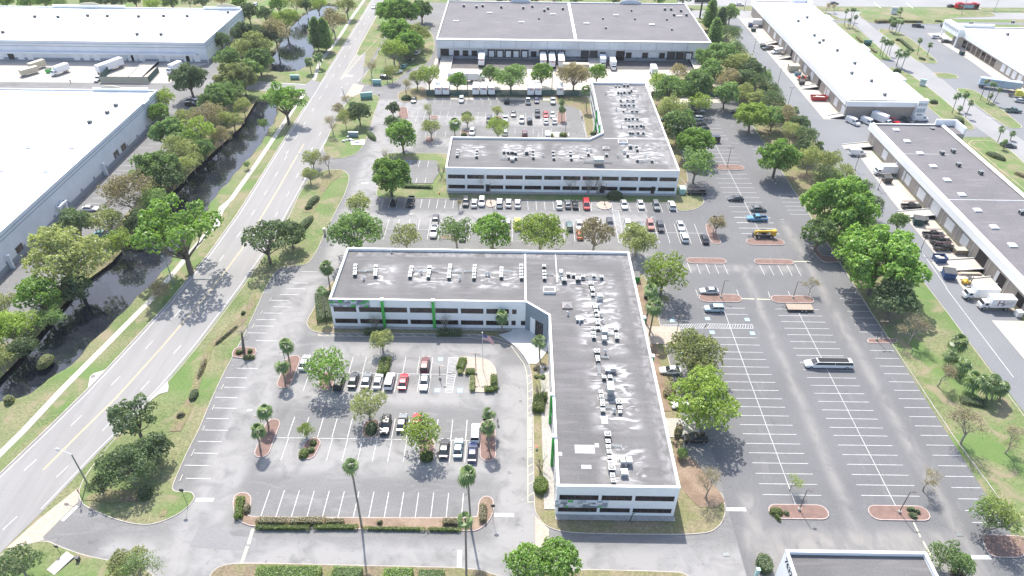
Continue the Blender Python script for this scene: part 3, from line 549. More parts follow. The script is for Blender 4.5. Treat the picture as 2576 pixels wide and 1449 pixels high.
# stalls along the verge
stalls_y([(0, 2, 2165, 1100), (0, 2, 2250, 998), (0, 2, 2270, 903), (0, 2, 2380, 808), (0, 2, 2155, 1208), (0, 2, 2075, 1313), (0, 2, 2060, 1430), (0, 3, 1990, 95), (0, 3, 1950, 213), (0, 3, 1858, 335), (0, 3, 1868, 467), (0, 2, 2490, 452), (0, 2, 2555, 382), (1, 2, 0, 318), (1, 2, 72, 252), (1, 2, 148, 125), (1, 2, 170, 190), (1, 2, 240, 66), (1, 2, 310, 8), (1, 1, 345, 1398), (1, 1, 445, 1285), (0, 2, 2576, 530)], 4.6)
for (c, r, x0, y0, x1, y1) in [(0, 2, 2225, 1030, 2255, 970), (0, 2, 2135, 1235, 2160, 1180), (0, 2, 2040, 1440, 2062, 1395), (0, 3, 1925, 248, 1960, 178), (0, 3, 1808, 500, 1842, 430), (1, 2, 45, 270, 75, 228), (1, 2, 130, 143, 157, 100), (0, 2, 2540, 410, 2562, 360), (0, 2, 2340, 790, 2345, 780)]:
 A = T(c, r, x0, y0); B = T(c, r, x1, y1); mb = MB(); d = (B-A); L = d.length; mb.box(0, -0.08, 0, L, 0.08, 0.12, M_CONC)
 o = mb.build('wheel_stop', loc=(A.x, A.y, 0.02)); o.rotation_euler = (0, 0, math.atan2(d.y, d.x)); tag(o, 'low concrete wheel stop at the head of a verge side stall', 'wheel stop', 'wheel stops along the verge')
# fire lane band by the near office building
cur = [T(1, 2, 625, 482), T(1, 2, 1500, 492), T(1, 2, 2150, 498), T(1, 2, 2350, 520), T(1, 2, 2560, 575), T(2, 2, 60, 680), T(2, 2, 120, 760), T(2, 2, 148, 850), T(2, 2, 158, 1000), T(2, 2, 158, 1449), T(2, 3, 160, 705)]
inn = [T(1, 2, 640, 462), T(1, 2, 1500, 468), T(1, 2, 2180, 474), T(1, 2, 2390, 498), T(1, 2, 2576, 562), T(2, 2, 90, 655), T(2, 2, 165, 748), T(2, 2, 185, 850), T(2, 2, 200, 1000), T(2, 2, 208, 1449), T(2, 3, 224, 705)]
for i in range(len(cur)-1): line(cur[i], cur[i+1], 0.1, 'c');
line(cur[-1], inn[-1], 0.1, 'c'); line(cur[0], inn[0], 0.1, 'c')
for x in [625, 690, 760, 830, 915, 1010, 1110, 1340, 1450, 1560, 1680, 1790, 1890, 2000, 2110, 2210]:
 tl(1, 2, x+50, 485, x, 464, 0.1, 'c')
for y in [750, 860, 940, 1020, 1095, 1170, 1240, 1310, 1380, 1440]: tl(2, 2, 158, y+30, 207, y, 0.1, 'c')
for y in [250, 345, 435, 525, 640]: tl(2, 3, 162, y+5, 222, y-32, 0.1, 'c')
# pedestrian hatch across the right hand lot
hatch(T(2, 2, 1405, 415), T(2, 2, 1420, 375), T(2, 2, 1960, 360), T(2, 2, 1935, 405), 22); hatch(T(2, 2, 1935, 405), T(2, 2, 1960, 360), T(2, 2, 2415, 368), T(2, 2, 2427, 408), 18)
hatch(T(2, 1, 1075, 995), T(2, 1, 1135, 997), T(2, 1, 1070, 668), T(2, 1, 1010, 668), 26)
hatch(T(2, 1, 800, 665), T(2, 1, 890, 665), T(2, 1, 845, 585), T(2, 1, 800, 585), 6); hatch(T(2, 1, 1010, 665), T(2, 1, 1105, 668), T(2, 1, 1095, 600), T(2, 1, 1000, 590), 6)
# rows before the far office building
for x in [1283, 1358, 1435, 1510, 1590, 1672, 1752, 1833, 1913, 1993, 2072, 2150, 2225, 2300, 2415, 2497, 2576]:
 A = T(1, 1, x, 553+(x-1283)*0.006); line(A, (A.x, A.y-5.4))
for x in [88, 172, 256, 340, 427, 510, 598, 678, 795, 1180, 1262, 1342, 1418, 1498, 1570, 1645]:
 A = T(2, 1, x-16, 570+x*0.017); line(A, (A.x+0.2, A.y-5.4))
A = T(1, 1, 1210, 848); B = T(2, 1, 1930, 905); yb = (A.y+B.y)/2; line((A.x, yb), (B.x, yb))
for x in [1342, 1445, 1550, 1652, 1762, 1868, 2165, 2270, 2375, 2480]:
 A = T(1, 1, x, 752+(x-1342)*0.012); line((A.x, A.y), (A.x, yb-(5.4 if x not in (1445,) else 5.4)))
for x in [5, 105, 205, 305, 410, 512, 612, 715, 820, 918, 1120, 1222, 1325, 1428, 1530, 1632, 1735, 1835]:
 A = T(2, 1, x, 775+x*0.017); line(A, (A.x, yb-5.4))
# the dark right hand lot
def ystalls(c, r, x, ys_, cx, half):
 """stall lines square to a centre line at x = cx, one at each surveyed y"""
 out = []
 for y in ys_:
  A = T(c, r, x, y); line((cx-half, A.y), (cx+half, A.y)); out.append(A.y)
 return out
CX1, CX2 = 50.8, 68.7
ya1 = T(3, 3, 270, 728).y; yt = T(2, 2, 2110, 145).y
line((CX1, ya1), (CX1, yt-0.5)); line((CX2, T(3, 3, 1268, 742).y), (CX2, T(3, 2, 300, 215).y))
Y0_, Y1_ = T(3, 3, 0, 20).y, T(3, 3, 490, 527).y
n0 = T(3, 3, 535, 635).y; pit = 2.43
ystalls(2, 2, 2240, [500, 572, 645, 716, 793, 867, 945, 1027, 1110, 1194, 1282, 1374], CX1, 5.3)
ystalls(3, 3, 0, [22, 118, 212, 313, 418, 522, 631], CX1, 5.3)
ystalls(2, 2, 2200, [203, 265], CX1, 5.3)
ystalls(3, 2, 300, [215, 280, 341, 407, 471, 540, 607, 678, 748, 822, 900, 978, 1057, 1139, 1223, 1309, 1398], CX2, 5.3)
ystalls(3, 3, 900, [38, 134, 230, 327, 429, 532, 638], CX2, 5.3)
for (c, r, x, y) in [(3, 2, 905, 45), (3, 2, 900, 107), (3, 2, 1000, 172), (3, 2, 1030, 237), (3, 2, 1060, 304), (3, 2, 1110, 374), (3, 2, 1160, 446), (3, 2, 1285, 633), (3, 2, 1330, 711), (3, 2, 1380, 790), (3, 2, 1425, 867), (3, 2, 1475, 948), (3, 2, 1530, 1033), (3, 2, 1585, 1118), (3, 2, 1640, 1207), (3, 2, 1695, 1298), (3, 2, 1755, 1392), (3, 3, 1815, 38), (3, 3, 1875, 136), (3, 3, 1940, 238), (3, 3, 2000, 344), (3, 3, 2030, 450), (3, 3, 2130, 563), (3, 3, 2200, 677), (3, 3, 2280, 795), (3, 3, 2360, 915), (3, 1, 260, 512), (3, 1, 290, 547), (3, 1, 310, 587), (3, 1, 335, 628), (3, 1, 360, 668), (3, 1, 385, 710), (3, 1, 430, 930)]:
 A = T(c, r, x, y); line((86.1, A.y), (80.7, A.y))
for (c, r, x, y, x2, y2) in [(2, 1, 1765, 1195, 1805, 1300), (2, 1, 1858, 1205, 1897, 1308), (2, 1, 1948, 1207, 1990, 1308), (2, 1, 2040, 1210, 2083, 1310), (2, 1, 2130, 1210, 2175, 1312), (2, 1, 2490, 1215, 2543, 1320), (3, 1, 5, 1217, 60, 1322), (3, 1, 98, 1217, 152, 1325), (3, 1, 188, 1217, 244, 1327), (3, 1, 270, 1208, 335, 1330), (2, 2, 1848, 15, 1872, 80), (2, 2, 2260, 18, 2292, 95), (3, 2, 0, 35, 20, 95), (3, 2, 200, 32, 225, 82), (3, 2, 405, 38, 445, 110)]: tl(c, r, x, y, x2, y2)
# upper right lot: centre line with stalls both sides
A = T(2, 0, 1900, 1160); B = T(2, 1, 2480, 865); cxm = (A.x+B.x)/2; line((A.x, A.y), (B.x, B.y))
for (c, r, x, y) in [(2, 1, 2140, 20), (2, 1, 2160, 63), (2, 1, 2180, 100), (2, 1, 2200, 140), (2, 1, 2220, 180), (2, 1, 2250, 305), (2, 1, 2280, 350), (2, 1, 2300, 396), (2, 1, 2330, 441), (2, 1, 2350, 489), (2, 1, 2380, 537), (2, 1, 2400, 586), (2, 1, 2420, 634), (2, 1, 2440, 686), (2, 1, 2460, 740), (2, 1, 2480, 792), (2, 1, 2500, 848), (2, 1, 2520, 903), (2, 0, 1960, 1192), (2, 0, 1980, 1225), (2, 0, 2000, 1258), (2, 0, 2020, 1293), (2, 0, 2040, 1328), (2, 0, 2060, 1363), (2, 0, 2090, 1400), (2, 0, 1930, 1160)]:
 A = T(c, r, x, y); line((cxm-5.3, A.y), (cxm+5.3, A.y))
for (c, r, x, y) in [(3, 1, 0, 744), (3, 1, 0, 797), (3, 1, 30, 851), (3, 1, 60, 906)]:
 A = T(c, r, x, y); line((cxm-5.3, A.y), (cxm+5.3, A.y))
for y in (1088, 1155, 1440): tl(2, 0, 2200, y, 2280, y+2)
for (x, y) in [(2350, 1350), (2380, 1390), (2410, 1425)]: tl(2, 0, x-100, y, x, y+2)
for (x, y) in [(2430, 20), (2450, 52), (2470, 83)]: tl(2, 1, x-30, y, x+60, y+1)
# courtyard lot of the far building
A = T(1, 0, 1520, 1165); B = T(2, 0, 460, 1200); yb = (A.y+B.y)/2; line((A.x, yb), (B.x, yb), 0.09)
for x in lin(1620, 2540, 13): A = T(1, 0, x, 1165); line((A.x, yb+5), (A.x, yb-5), 0.06)
for x in lin(60, 440, 6): A = T(2, 0, x, 1185); line((A.x, yb+5), (A.x, yb-5), 0.06)
for x in lin(1640, 2520, 12): A = T(1, 0, x, 1010); line(A, (A.x, A.y-4.5), 0.05)
for x in lin(30, 400, 5): A = T(2, 0, x, 1350); line(A, (A.x, A.y+5), 0.07)
for x in lin(1600, 2000, 5): A = T(1, 0, x, 1380); line(A, (A.x, A.y+5), 0.07)
hatch(T(2, 0, 262, 1385), T(2, 0, 305, 1385), T(2, 0, 308, 1335), T(2, 0, 265, 1335), 5, w=0.08)
for y in (1150, 1185, 1220, 1260, 1300, 1335): tl(2, 0, 710, y, 735, y-10, 0.08)
tl(2, 0, 680, 1110, 750, 1385, 0.08)
sheet('parking_lot', TP(1, 1, [(1500, 165), (1825, 172), (1850, 290), (1790, 365), (1782, 402), (1420, 402), (1440, 250)]), M_OLD, 0.25)
for x in [1510, 1608, 1700]: A = T(1, 1, x, 400); line(A, (A.x, A.y+3.5), 0.1, 'w', .262)
for x in [1560, 1650, 1740]: A = T(1, 1, x, 175); line(A, (A.x, A.y-4.5), 0.1, 'w', .262)
# warehouse car park by the canal
for (x0, y0, x1) in [(1410, 38, 1540), (1310, 108, 1440), (1275, 150, 1440), (1200, 215, 1260), (1170, 265, 1230), (1130, 300, 1210), (1090, 345, 1260), (1140, 385, 1220), (930, 552, 1050), (885, 597, 1035), (800, 685, 950), (760, 725, 860), (1265, 620, 1330), (1225, 672, 1360), (1215, 728, 1335), (975, 943, 1105), (955, 1008, 1060), (1500, 390, 1565), (1505, 348, 1600), (1540, 308, 1610), (1495, 0, 1540)]:
 A = T(0, 1, x0, y0); B = T(0, 1, x1, y0); line(A, (A.x+4.2, A.y), 0.1)
# stop bars and road centre marks
for q in ((0, 3, 1970, 682, 2150, 684, 0.75), (1, 3, 2400, 835, 2576, 837, 0.75), (2, 3, 0, 838, 20, 838, 0.75), (2, 3, 2155, 778, 2355, 780, 0.75), (0, 3, 625, 895, 780, 745, 0.65), (3, 3, 2040, 1260, 2240, 1262, 0.75), (1, 1, 1058, 393, 1130, 393, 0.7)): tl(*q[:6], q[6])
tl(1, 3, 2050, 1190, 2045, 1368, 0.75)
for q in ((0, 3, 2545, 975, 2500, 1130), (0, 3, 2490, 1150, 2430, 1325)): tl(*q, 0.5, 'c')
for q in ((3, 3, 1465, 912, 1535, 1060), (3, 3, 1560, 1100, 1640, 1250), (2, 2, 2310, 107, 2440, 112), (2, 2, 2465, 112, 2600, 116), (3, 1, 262, 1183, 440, 1183), (3, 1, 0, 112+1449-1449, 20, 112)): tl(*q, 0.28, 'c')
def off(line_, d):
 out = []
 for i, p in enumerate(line_):
  a = Vector(line_[max(i-1, 0)]); b = Vector(line_[min(i+1, len(line_)-1)]); t = (b-a).normalized(); out.append((p[0]-t.y*d, p[1]+t.x*d))
 return out
def pol(L, w, k='w', z=ZP+0.003):
 for i in range(len(L)-1): line(L[i], L[i+1], w, k, z)
pol(off(RL, -0.55), 0.14);
pol(off([p for p in RR if 66 < p[1] < 260], 0.6), 0.14)
YC = [(-86.9, 83.0), (-84.3, 92.3), (-82.1, 101.7), (-78.9, 117.5), (-75.4, 139.6), (-73.6, 157.0), (-73.1, 187.5), (-73.1, 222.2), (-73.3, 261.1), (-73.1, 283.2)]
YC = [YC[0]] + [(-84.5, 92.3), (-81.9, 101.7), (-78.9, 117.5)] + YC[4:]
pol([(x-0.14, y) for x, y in YC[:8]], 0.11, 'y'); pol([(x+0.14, y) for x, y in YC[:8]], 0.11, 'y')
def dashes(L, phase=0.0, ln=3.0, gap=9.0, w=0.12):
 s = -phase;
 for i in range(len(L)-1):
  a = Vector(L[i]); b = Vector(L[i+1]); d = (b-a); n = d.length; d.normalize(); t = s
  while t < n:
   if t+ln > 0: line(a+d*max(t, 0), a+d*min(t+ln, n), w, 'w', ZP+0.003)
   t += ln+gap
  s = t-n
for (c, r, x0, y0, x1, y1) in [(0, 3, 243, 390, 370, 273), (0, 3, 567, 458, 690, 340), (0, 3, 27, 988, 172, 850), (0, 2, 715, 1387, 823, 1282), (0, 2, 1030, 1437, 1132, 1335), (0, 2, 1120, 978, 1210, 887), (0, 2, 1415, 1030, 1503, 937), (0, 2, 1463, 615, 1538, 533), (0, 2, 1745, 662, 1823, 578), (0, 2, 1755, 290, 1820, 215), (0, 2, 2028, 325, 2093, 250), (0, 1, 2383, 938, 2425, 883), (0, 1, 2530, 717, 2565, 665), (0, 1, 2205, 1180, 2255, 1118), (1, 1, 82, 513, 110, 468), (1, 1, 192, 327, 217, 284), (1, 1, 288, 157, 312, 118), (1, 1, 192, 732, 222, 682), (1, 1, 308, 527, 335, 480), (1, 1, 405, 340, 428, 298), (1, 1, 500, 165, 520, 132)]: tl(c, r, x0, y0, x1, y1, 0.13)
for y in range(214, 280, 12): line((-77.0, y), (-77.0, y+3), 0.13); line((-69.4, y+3), (-69.4, y+6), 0.13)
for y in range(286, 400, 12): line((-76.9, y), (-76.9, y+3), 0.14)
hatch(T(1, 0, 850, 800), T(1, 0, 860, 800), T(1, 0, 1070, 555), T(1, 0, 1000, 558), 10, 'c', 0.13)
tl(1, 0, 1090, 95, 1245, 92, 0.25); tl(1, 0, 1100, 122, 1235, 120, 0.2); tl(1, 0, 1030, 815, 1180, 655, 0.13)
tl(1, 0, 0, 822, 500, 850, 0.35); tl(1, 0, 0, 905, 470, 925, 0.3)
for x in (1070, 1390): tl(3, 0, x, 28, x+75, 88, 0.5)
tl(3, 0, 2060, 55, 2170, 105, 0.5)
tl(3, 1, 2550, 165, 2450, 60, 0.3) if False else None
tl(3, 1, 1550, 1090, 1800, 1449, 0.13); tl(3, 2, 1790, 0, 2470, 900, 0.13)
for (x0, y0) in [(1570, 258), (1610, 262), (1645, 266), (1680, 270)]: tl(3, 0, x0, y0, x0+40, y0+22, 0.1)
for (x0, y0, x1, y1) in [(780, 1200, 830, 1265), (920, 1205, 975, 1265), (1340, 1210, 1370, 1245)]: tl(3, 0, x0, y0, x1, y1, 0.12)
for (x, y) in [(2370, 380), (2395, 408), (2415, 436)]: tl(2, 0, x, y, x+120, y+3, 0.1)
for (x, y) in [(2150, 1172), (2200, 1180)]: tl(3, 0, x, y, x+150, y+30, 0.12)
for k, nm in (('w', 'white_markings'), ('y', 'yellow_centre_line'), ('c', 'cream_markings'), ('b', 'blue_parking_symbols')):
 struct(MK[k].build(nm))
def text_obj(name, s, size, loc, rot, m, parent=None, ext=0.004, align='CENTER', xs=1.0, bold=0.0):
 cu = bpy.data.curves.new(name, 'FONT'); cu.body = s; cu.size = size; cu.extrude = ext; cu.align_x = align; cu.align_y = 'CENTER'; cu.offset = bold
 o = bpy.data.objects.new(name, cu); COL.objects.link(o)
 dg = bpy.context.evaluated_depsgraph_get(); me = bpy.data.meshes.new_from_object(o.evaluated_get(dg)); bpy.data.objects.remove(o)
 o = bpy.data.objects.new(name, me); COL.objects.link(o); me.materials.clear(); me.materials.append(m)
 o.location = loc; o.rotation_euler = rot; o.scale = (xs, 1, 1)
 if parent: o.parent = parent
 return o
# lettering on the ground
A = T(2, 3, 180, 95); B = T(2, 2, 180, 1449)
o = text_obj('fire_lane_lettering', 'NO PARKING FIRE LANE', 0.95, ((A.x+B.x)/2, A.y+1.2, ZP), (0, 0, -PI/2), M_CPAINT, bold=0.02); struct(o)
A = T(1, 0, 935, 765); o = text_obj('road_lettering', 'ONLY', 2.0, (A.x, A.y, ZP+0.004), (0, 0, 0), M_PAINT, xs=0.6, bold=0.05); struct(o); o.scale = (0.62, 1.6, 1)
# ================================================================== buildings
def shell(name, pts, h, wallm, roofm, label, cat, par=0.7, thick=0.35, capm=None, loc=None):
 """walls with parapet, a coping and a roof deck; parts of one Empty at the building's first corner"""
 pts = ccw(pts); b = empty(name, (pts[0][0], pts[0][1], 0)); tag(b, label, cat)
 ox, oy = pts[0]; L = [(x-ox, y-oy) for x, y in pts]; I = inset(L, thick); n = len(L)
 mb = MB(); mb.prism(L, 0, h-0.12, wallm, top=False); mb.build('wall', b)
 mb = MB(); k = 0
 inn = [(x, y) for x, y in I]
 mb2 = MB(); i = mb2.mi(wallm)
 for a in range(n):
  c = (a+1) % n
  mb2.quad([(I[c][0], I[c][1], h-par), (I[a][0], I[a][1], h-par), (I[a][0], I[a][1], h-0.12), (I[c][0], I[c][1], h-0.12)], wallm)
 mb2.build('parapet', b)
 O = inset(L, -0.06); J = inset(L, thick+0.05); cm = capm or M_WHITE; mc = MB()
 for a in range(n):
  c = (a+1) % n
  mc.quad([(O[a][0], O[a][1], h), (O[c][0], O[c][1], h), (J[c][0], J[c][1], h), (J[a][0], J[a][1], h)], cm)
  mc.quad([(O[a][0], O[a][1], h-0.13), (O[c][0], O[c][1], h-0.13), (O[c][0], O[c][1], h), (O[a][0], O[a][1], h)], cm)
  mc.quad([(J[c][0], J[c][1], h-0.13), (J[a][0], J[a][1], h-0.13), (J[a][0], J[a][1], h), (J[c][0], J[c][1], h)], cm)
 mc.build('coping', b)
 mr = MB(); mr.prism(inset(L, thick*0.5), h-par-0.2, h-par, roofm); mr.build('roof', b)
 return b
def put(mb, name, b):
 o = mb.build(name, b); o.location = (-b.location.x, -b.location.y, 0); return o
def window_xband(b, y, x0, x1, z0, z1, n, dirn=-1, name='window'):
 """ribbon window in a wall facing -y (dirn -1) or +y"""
 w = empty('tmp', (0, 0, 0)); bpy.data.objects.remove(w)
 f = MB(); t = 0.05; d = dirn
 yo, yi = y+d*0.03, y-d*0.0
 a, c = sorted((y+d*0.045, y+d*0.002))
 f.box(x0, a, z0, x1, c, z0+0.05, M_DARKM); f.box(x0, a, z1-0.05, x1, c, z1, M_DARKM)
 f.box(x0, a, z0, x0+0.05, c, z1, M_DARKM); f.box(x1-0.05, a, z0, x1, c, z1, M_DARKM)
 for i in range(1, n):
  xx = x0+(x1-x0)*i/n; f.box(xx-0.025, a, z0+0.05, xx+0.025, c, z1-0.05, M_DARKM)
 o = put(f, name, b)
 p = MB(); a, c = sorted((y+d*0.02, y+d*0.003)); p.box(x0+0.05, a, z0+0.05, x1-0.05, c, z1-0.05, M_GLASS)
 q = p.build('pane', o)
 return o
def window_yband(b, x, y0, y1, z0, z1, n, dirn=-1):
 f = MB(); d = dirn; a, c = sorted((x+d*0.045, x+d*0.002))
 f.box(a, y0, z0, c, y1, z0+0.05, M_DARKM); f.box(a, y0, z1-0.05, c, y1, z1, M_DARKM)
 f.box(a, y0, z0, c, y0+0.05, z1, M_DARKM); f.box(a, y1-0.05, z0, c, y1, z1, M_DARKM)
 for i in range(1, n):
  yy = y0+(y1-y0)*i/n; f.box(a, yy-0.025, z0+0.05, c, yy+0.025, z1-0.05, M_DARKM)
 o = put(f, 'window', b); p = MB(); a, c = sorted((x+d*0.02, x+d*0.003)); p.box(a, y0+0.05, z0+0.05, c, y1-0.05, z1-0.05, M_GLASS); p.build('pane', o)
 return o
# roofs with streaks below the air conditioners
M_ROOF1 = M_ROOF
STA = [(-37, 131, -28, 140), (-25, 131, -13, 140), (-10, 131, 1.5, 140), (7, 130, 24, 138), (14, 109, 24, 133), (15, 88, 24, 106), (15.5, 76, 24, 84.5), (-18, 199, -9, 208), (-5, 199, 8, 209), (12, 197, 26, 209), (33, 196, 47, 211), (33, 214, 46, 260)]
add_wear(M_ROOF, STA, 1.6, (0.30, 0.29, 0.285), 0.8, 0.22, nlo=0.40, nhi=0.75, detail=9, dist_=1.0)
add_wear(M_ROOF, [(x0+1, y0+0.8, x1-1, y1-0.8) for x0, y0, x1, y1 in STA], 1.5, (0.58, 0.57, 0.565), 0.9, 0.5, nlo=0.50, nhi=0.66, detail=8, dist_=2.0, stretch=(0.4, 1, 1))
add_wear(M_ROOF, [(26.5, 76, 28, 146), (46.5, 192, 48.6, 262), (-41, 144, 28, 146)], 0.8, (0.36, 0.35, 0.35), 0.6, 0.5, nlo=0.4, nhi=0.7)
# ---------------- near office building
Y1 = 125.4
B1 = shell('office_building', [(-42, Y1), (2.7, Y1), (7.7, 120.8), (7.7, 75), (28.45, 75), (28.45, 146.4), (-42, 146.4)], 8.1, M_WALLW, M_ROOF, 'two storey white office building with green fins and L shaped grey roof in the foreground', 'office building')
for i in range(7):
 x0 = -41.35+i*5.83
 window_xband(B1, Y1, x0, x0+5.17, 4.5, 5.9, 4); window_xband(B1, Y1, x0-0.1, x0+5.1, 1.1, 2.4, 4)
for (x, z0, z1) in [(-0.45, 4.5, 5.8), (-0.6, 1.2, 2.5), (1.6, 1.2, 2.5)]: window_xband(B1, Y1, x, x+1.0, z0, z1, 1)
for (x0, x1, n) in [(8.2, 14.9, 5), (15.45, 20.65, 4), (21.2, 27.9, 5)]:
 window_xband(B1, 75.0, x0, x1, 4.4, 5.7, n); window_xband(B1, 75.0, x0-0.05, x1-0.02, 1.05, 2.2, n)
for i in range(7):
 y0 = 76+i*6.0
 window_yband(B1, 7.7, y0, y0+5.2, 4.4, 5.8, 4, -1); window_yband(B1, 7.7, y0, y0+5.2, 1.1, 2.4, 4, -1)
for i in range(12):
 y0 = 75.8+i*5.85
 window_yband(B1, 28.45, y0, y0+5.2, 4.4, 5.8, 4, 1); window_yband(B1, 28.45, y0, y0+5.2, 1.1, 2.4, 4, 1)
for i in range(12):
 x0 = -41.3+i*5.83; window_xband(B1, 146.4, x0, x0+5.1, 4.5, 5.9, 4, 1)
# green fins
def fin(b, x0, y0, x1, y1, z1=8.45):
 m = MB(); m.box(x0, y0, 0, x1, y1, z1-0.35, M_GREEN); o = put(m, 'green_fin', b); c = MB(); c.box(x0-0.06, y0-0.06, z1-0.35, x1+0.06, y1+0.06, z1, M_WHITE); c.build('fin_cap', o); return o
for x in (-30.3, -18.75): fin(B1, x, Y1-0.5, x+0.6, Y1+0.3)
for y in (85.5, 96.0): fin(B1, 7.2, y, 7.95, y+0.6)
for y in (107.3, 119.8): fin(B1, 28.2, y, 28.95, y+0.7)
# small patchwork panels
def patch(b, x0, x1, z0, z1, y, cols, rows, seed):
 rd = random.Random(seed); ms = [M_AG1, M_AG2, M_AG3, M_GREEN, M_WALLG, M_AG1, M_WALLG]; mb = MB(); dz = (z1-z0)/rows
 for r in range(rows):
  x = x0-rd.random()*0.3
  while x < x1:
   w = rd.choice((0.5, 0.7, 0.9, 1.2)); xe = min(x+w, x1+rd.random()*0.3); xs_ = max(x, x0-0.05)
   if xe > xs_+0.05: mb.box(xs_, y-0.09-0.01*(rd.random()), z0+r*dz+0.01, xe-0.01, y-0.004, z0+(r+1)*dz-0.01, rd.choice(ms))
   x += w
 put(mb, 'patchwork_panel', b)
patch(B1, -42.05, -33.1, 5.95, 7.95, Y1, 10, 4, 4); patch(B1, 7.55, 16.6, 2.35, 4.25, 75.0, 10, 4, 9)
# grey entrance on the slant
mb = MB(); a = Vector((2.7, Y1)); c = Vector((7.7, 120.8)); d = (c-a).normalized(); nn = Vector((-d.y, d.x))*-1
def slant(s0, s1, z0, z1, t, m, nm, off_=0.004):
 m_ = MB(); p = [a+d*s0+nn*off_, a+d*s1+nn*off_, a+d*s1+nn*(off_+t), a+d*s0+nn*(off_+t)]
 m_.prism(ccw([tuple(q) for q in p]), z0, z1, m); return put(m_, nm, B1)
L_ = (c-a).length
slant(0.0, 1.4, 0, 8.0, 0.12, M_GREY, 'entrance_surround'); slant(L_-1.4, L_, 0, 8.0, 0.12, M_GREY, 'entrance_surround'); slant(1.4, L_-1.4, 4.6, 8.0, 0.12, M_GREY, 'entrance_surround')
slant(1.4, 3.0, 0, 4.6, 0.05, M_WALLW, 'entrance_reveal'); e = slant(3.0, L_-1.4, 0, 4.5, 0.05, M_GLASS, 'entrance_glass')
m_ = MB()
for s in lin(3.0, L_-1.4, 5):
 p = a+d*s+nn*0.06; m_.box(p.x-0.04, p.y-0.04, 0, p.x+0.04, p.y+0.04, 4.5, M_DARKM)
put(m_, 'entrance_mullion', B1)
m_ = MB(); m_.box(-42.05, Y1-0.03, 0.02, 2.6, Y1-0.004, 0.16, M_GREY); put(m_, 'base_trim', B1)
# roof hatches, seams and patches
m_ = MB(); m_.box(2.4, 126.2, 7.402, 2.75, 146, 7.44, M_METW); m_.box(10.0, 134, 7.402, 10.2, 146, 7.43, M_METW); put(m_, 'roof_seam', B1)
PATCH = mat('pale_roof_patch', (0.42, 0.40, 0.405), 0.9, (0.34, 0.33, 0.33), 0.6, world_co=True)
WP = mat('white_roof_patch', (0.80, 0.79, 0.78), 0.85)
m_ = MB(); zr = 7.4
for (x0, y0, x1, y1, mm) in [(11.2, 82.6, 14.8, 84.6, PATCH), (12.1, 79.2, 13.9, 80.1, PATCH), (7.95, 82.0, 8.9, 82.9, PATCH), (16.6, 89.8, 17.8, 91.7, WP), (14.9, 84.1, 15.6, 84.9, WP), (17.2, 80.6, 18.4, 81.9, WP), (21.0, 120.2, 21.3, 120.5, WP), (16, 126.0, 18, 126.15, WP)]:
 m_.box(x0, y0, zr+0.002, x1, y1, zr+0.02, mm)
put(m_, 'roof_patch', B1)
def hatch_box(b, x, y, w, d_, h, z, m, nm='roof_hatch', open_=False):
 m_ = MB(); m_.box(x-w/2, y-d_/2, z, x+w/2, y+d_/2, z+h, m)
 if open_: m_.box(x-w/2+0.15, y-d_/2+0.15, z+h, x+w/2-0.15, y+d_/2-0.15, z+h+0.02, M_ROOF)
 return put(m_, nm, b)
A = T(2, 2, 372, 0, 7.4); hatch_box(B1, A.x, 130.2, 2.8, 1.9, 0.7, 7.4, M_WHITE, open_=True)
def skylight(b, x, y, w, z):
 m_ = MB(); m_.box(x-w/2, y-w/2, z, x+w/2, y+w/2, z+0.3, M_BRONZE); s = put(m_, 'skylight', b)
 p = MB(); G = mat('skylight_glass', (0.30, 0.27, 0.26), 0.3)
 t = (x, y, z+0.85); C = [(x-w*0.47, y-w*0.47, z+0.3), (x+w*0.47, y-w*0.47, z+0.3), (x+w*0.47, y+w*0.47, z+0.3), (x-w*0.47, y+w*0.47, z+0.3)]
 for i in range(4): p.quad([C[i], C[(i+1) % 4], t], G); p.tube(C[i], t, 0.05, 0.05, M_METW, 4)
 p.build('skylight_pane', s)
A = T(2, 2, 555, 168, 7.8); skylight(B1, A.x, A.y, 2.3, 7.4)
# ---------------- far office building
B2 = shell('office_building', [(-21.2, 190.3), (49.1, 190.3), (49.1, 262.2), (28.3, 262.2), (28.3, 216.8), (23.7, 212.1), (-21.2, 212.1)], 8.1, M_WALLW, M_ROOF, 'second white office building with ribbon windows and L shaped roof, behind the nearer one', 'office building')
for i in range(12):
 x0 = -20.6+i*5.82
 window_xband(B2, 190.3, x0, x0+5.15, 4.5, 5.8, 4); window_xband(B2, 190.3, x0-0.08, x0+5.05, 1.1, 2.35, 4)
for i in range(7): window_yband(B2, 28.3, 218.5+i*6.0, 223.6+i*6.0, 4.4, 5.8, 4, -1); window_yband(B2, 28.3, 218.5+i*6.0, 223.6+i*6.0, 1.2, 2.5, 4, -1)
for i in range(12): window_yband(B2, 49.1, 191.2+i*5.85, 196.3+i*5.85, 4.4, 5.8, 4, 1)
for i in range(7): window_xband(B2, 212.1, -20.4+i*5.83, -15.3+i*5.83, 4.5, 5.9, 4, 1)
for (x0, x1) in [(-9.2, -8.0), (25.6, 27.2), (41.3, 42.4)]:
 m_ = MB(); m_.box(x0, 190.22, 0.05, x1, 190.298, 2.6, M_DARKOPEN); d_ = put(m_, 'door', B2); h_ = MB(); h_.box(x1-0.2, 190.18, 1.0, x1-0.12, 190.22, 1.3, M_GALV); h_.build('handle', d_)
for y in (222.5, 235.0): fin(B2, 27.8, y, 28.6, y+0.6)
A = T(2, 1, 945, 35, 7.8); skylight(B2, A.x, A.y, 2.4, 7.4); A = T(2, 0, 1115, 1425, 7.8); hatch_box(B2, A.x, A.y, 3.0, 2.2, 0.6, 7.4, M_WHITE, open_=True)
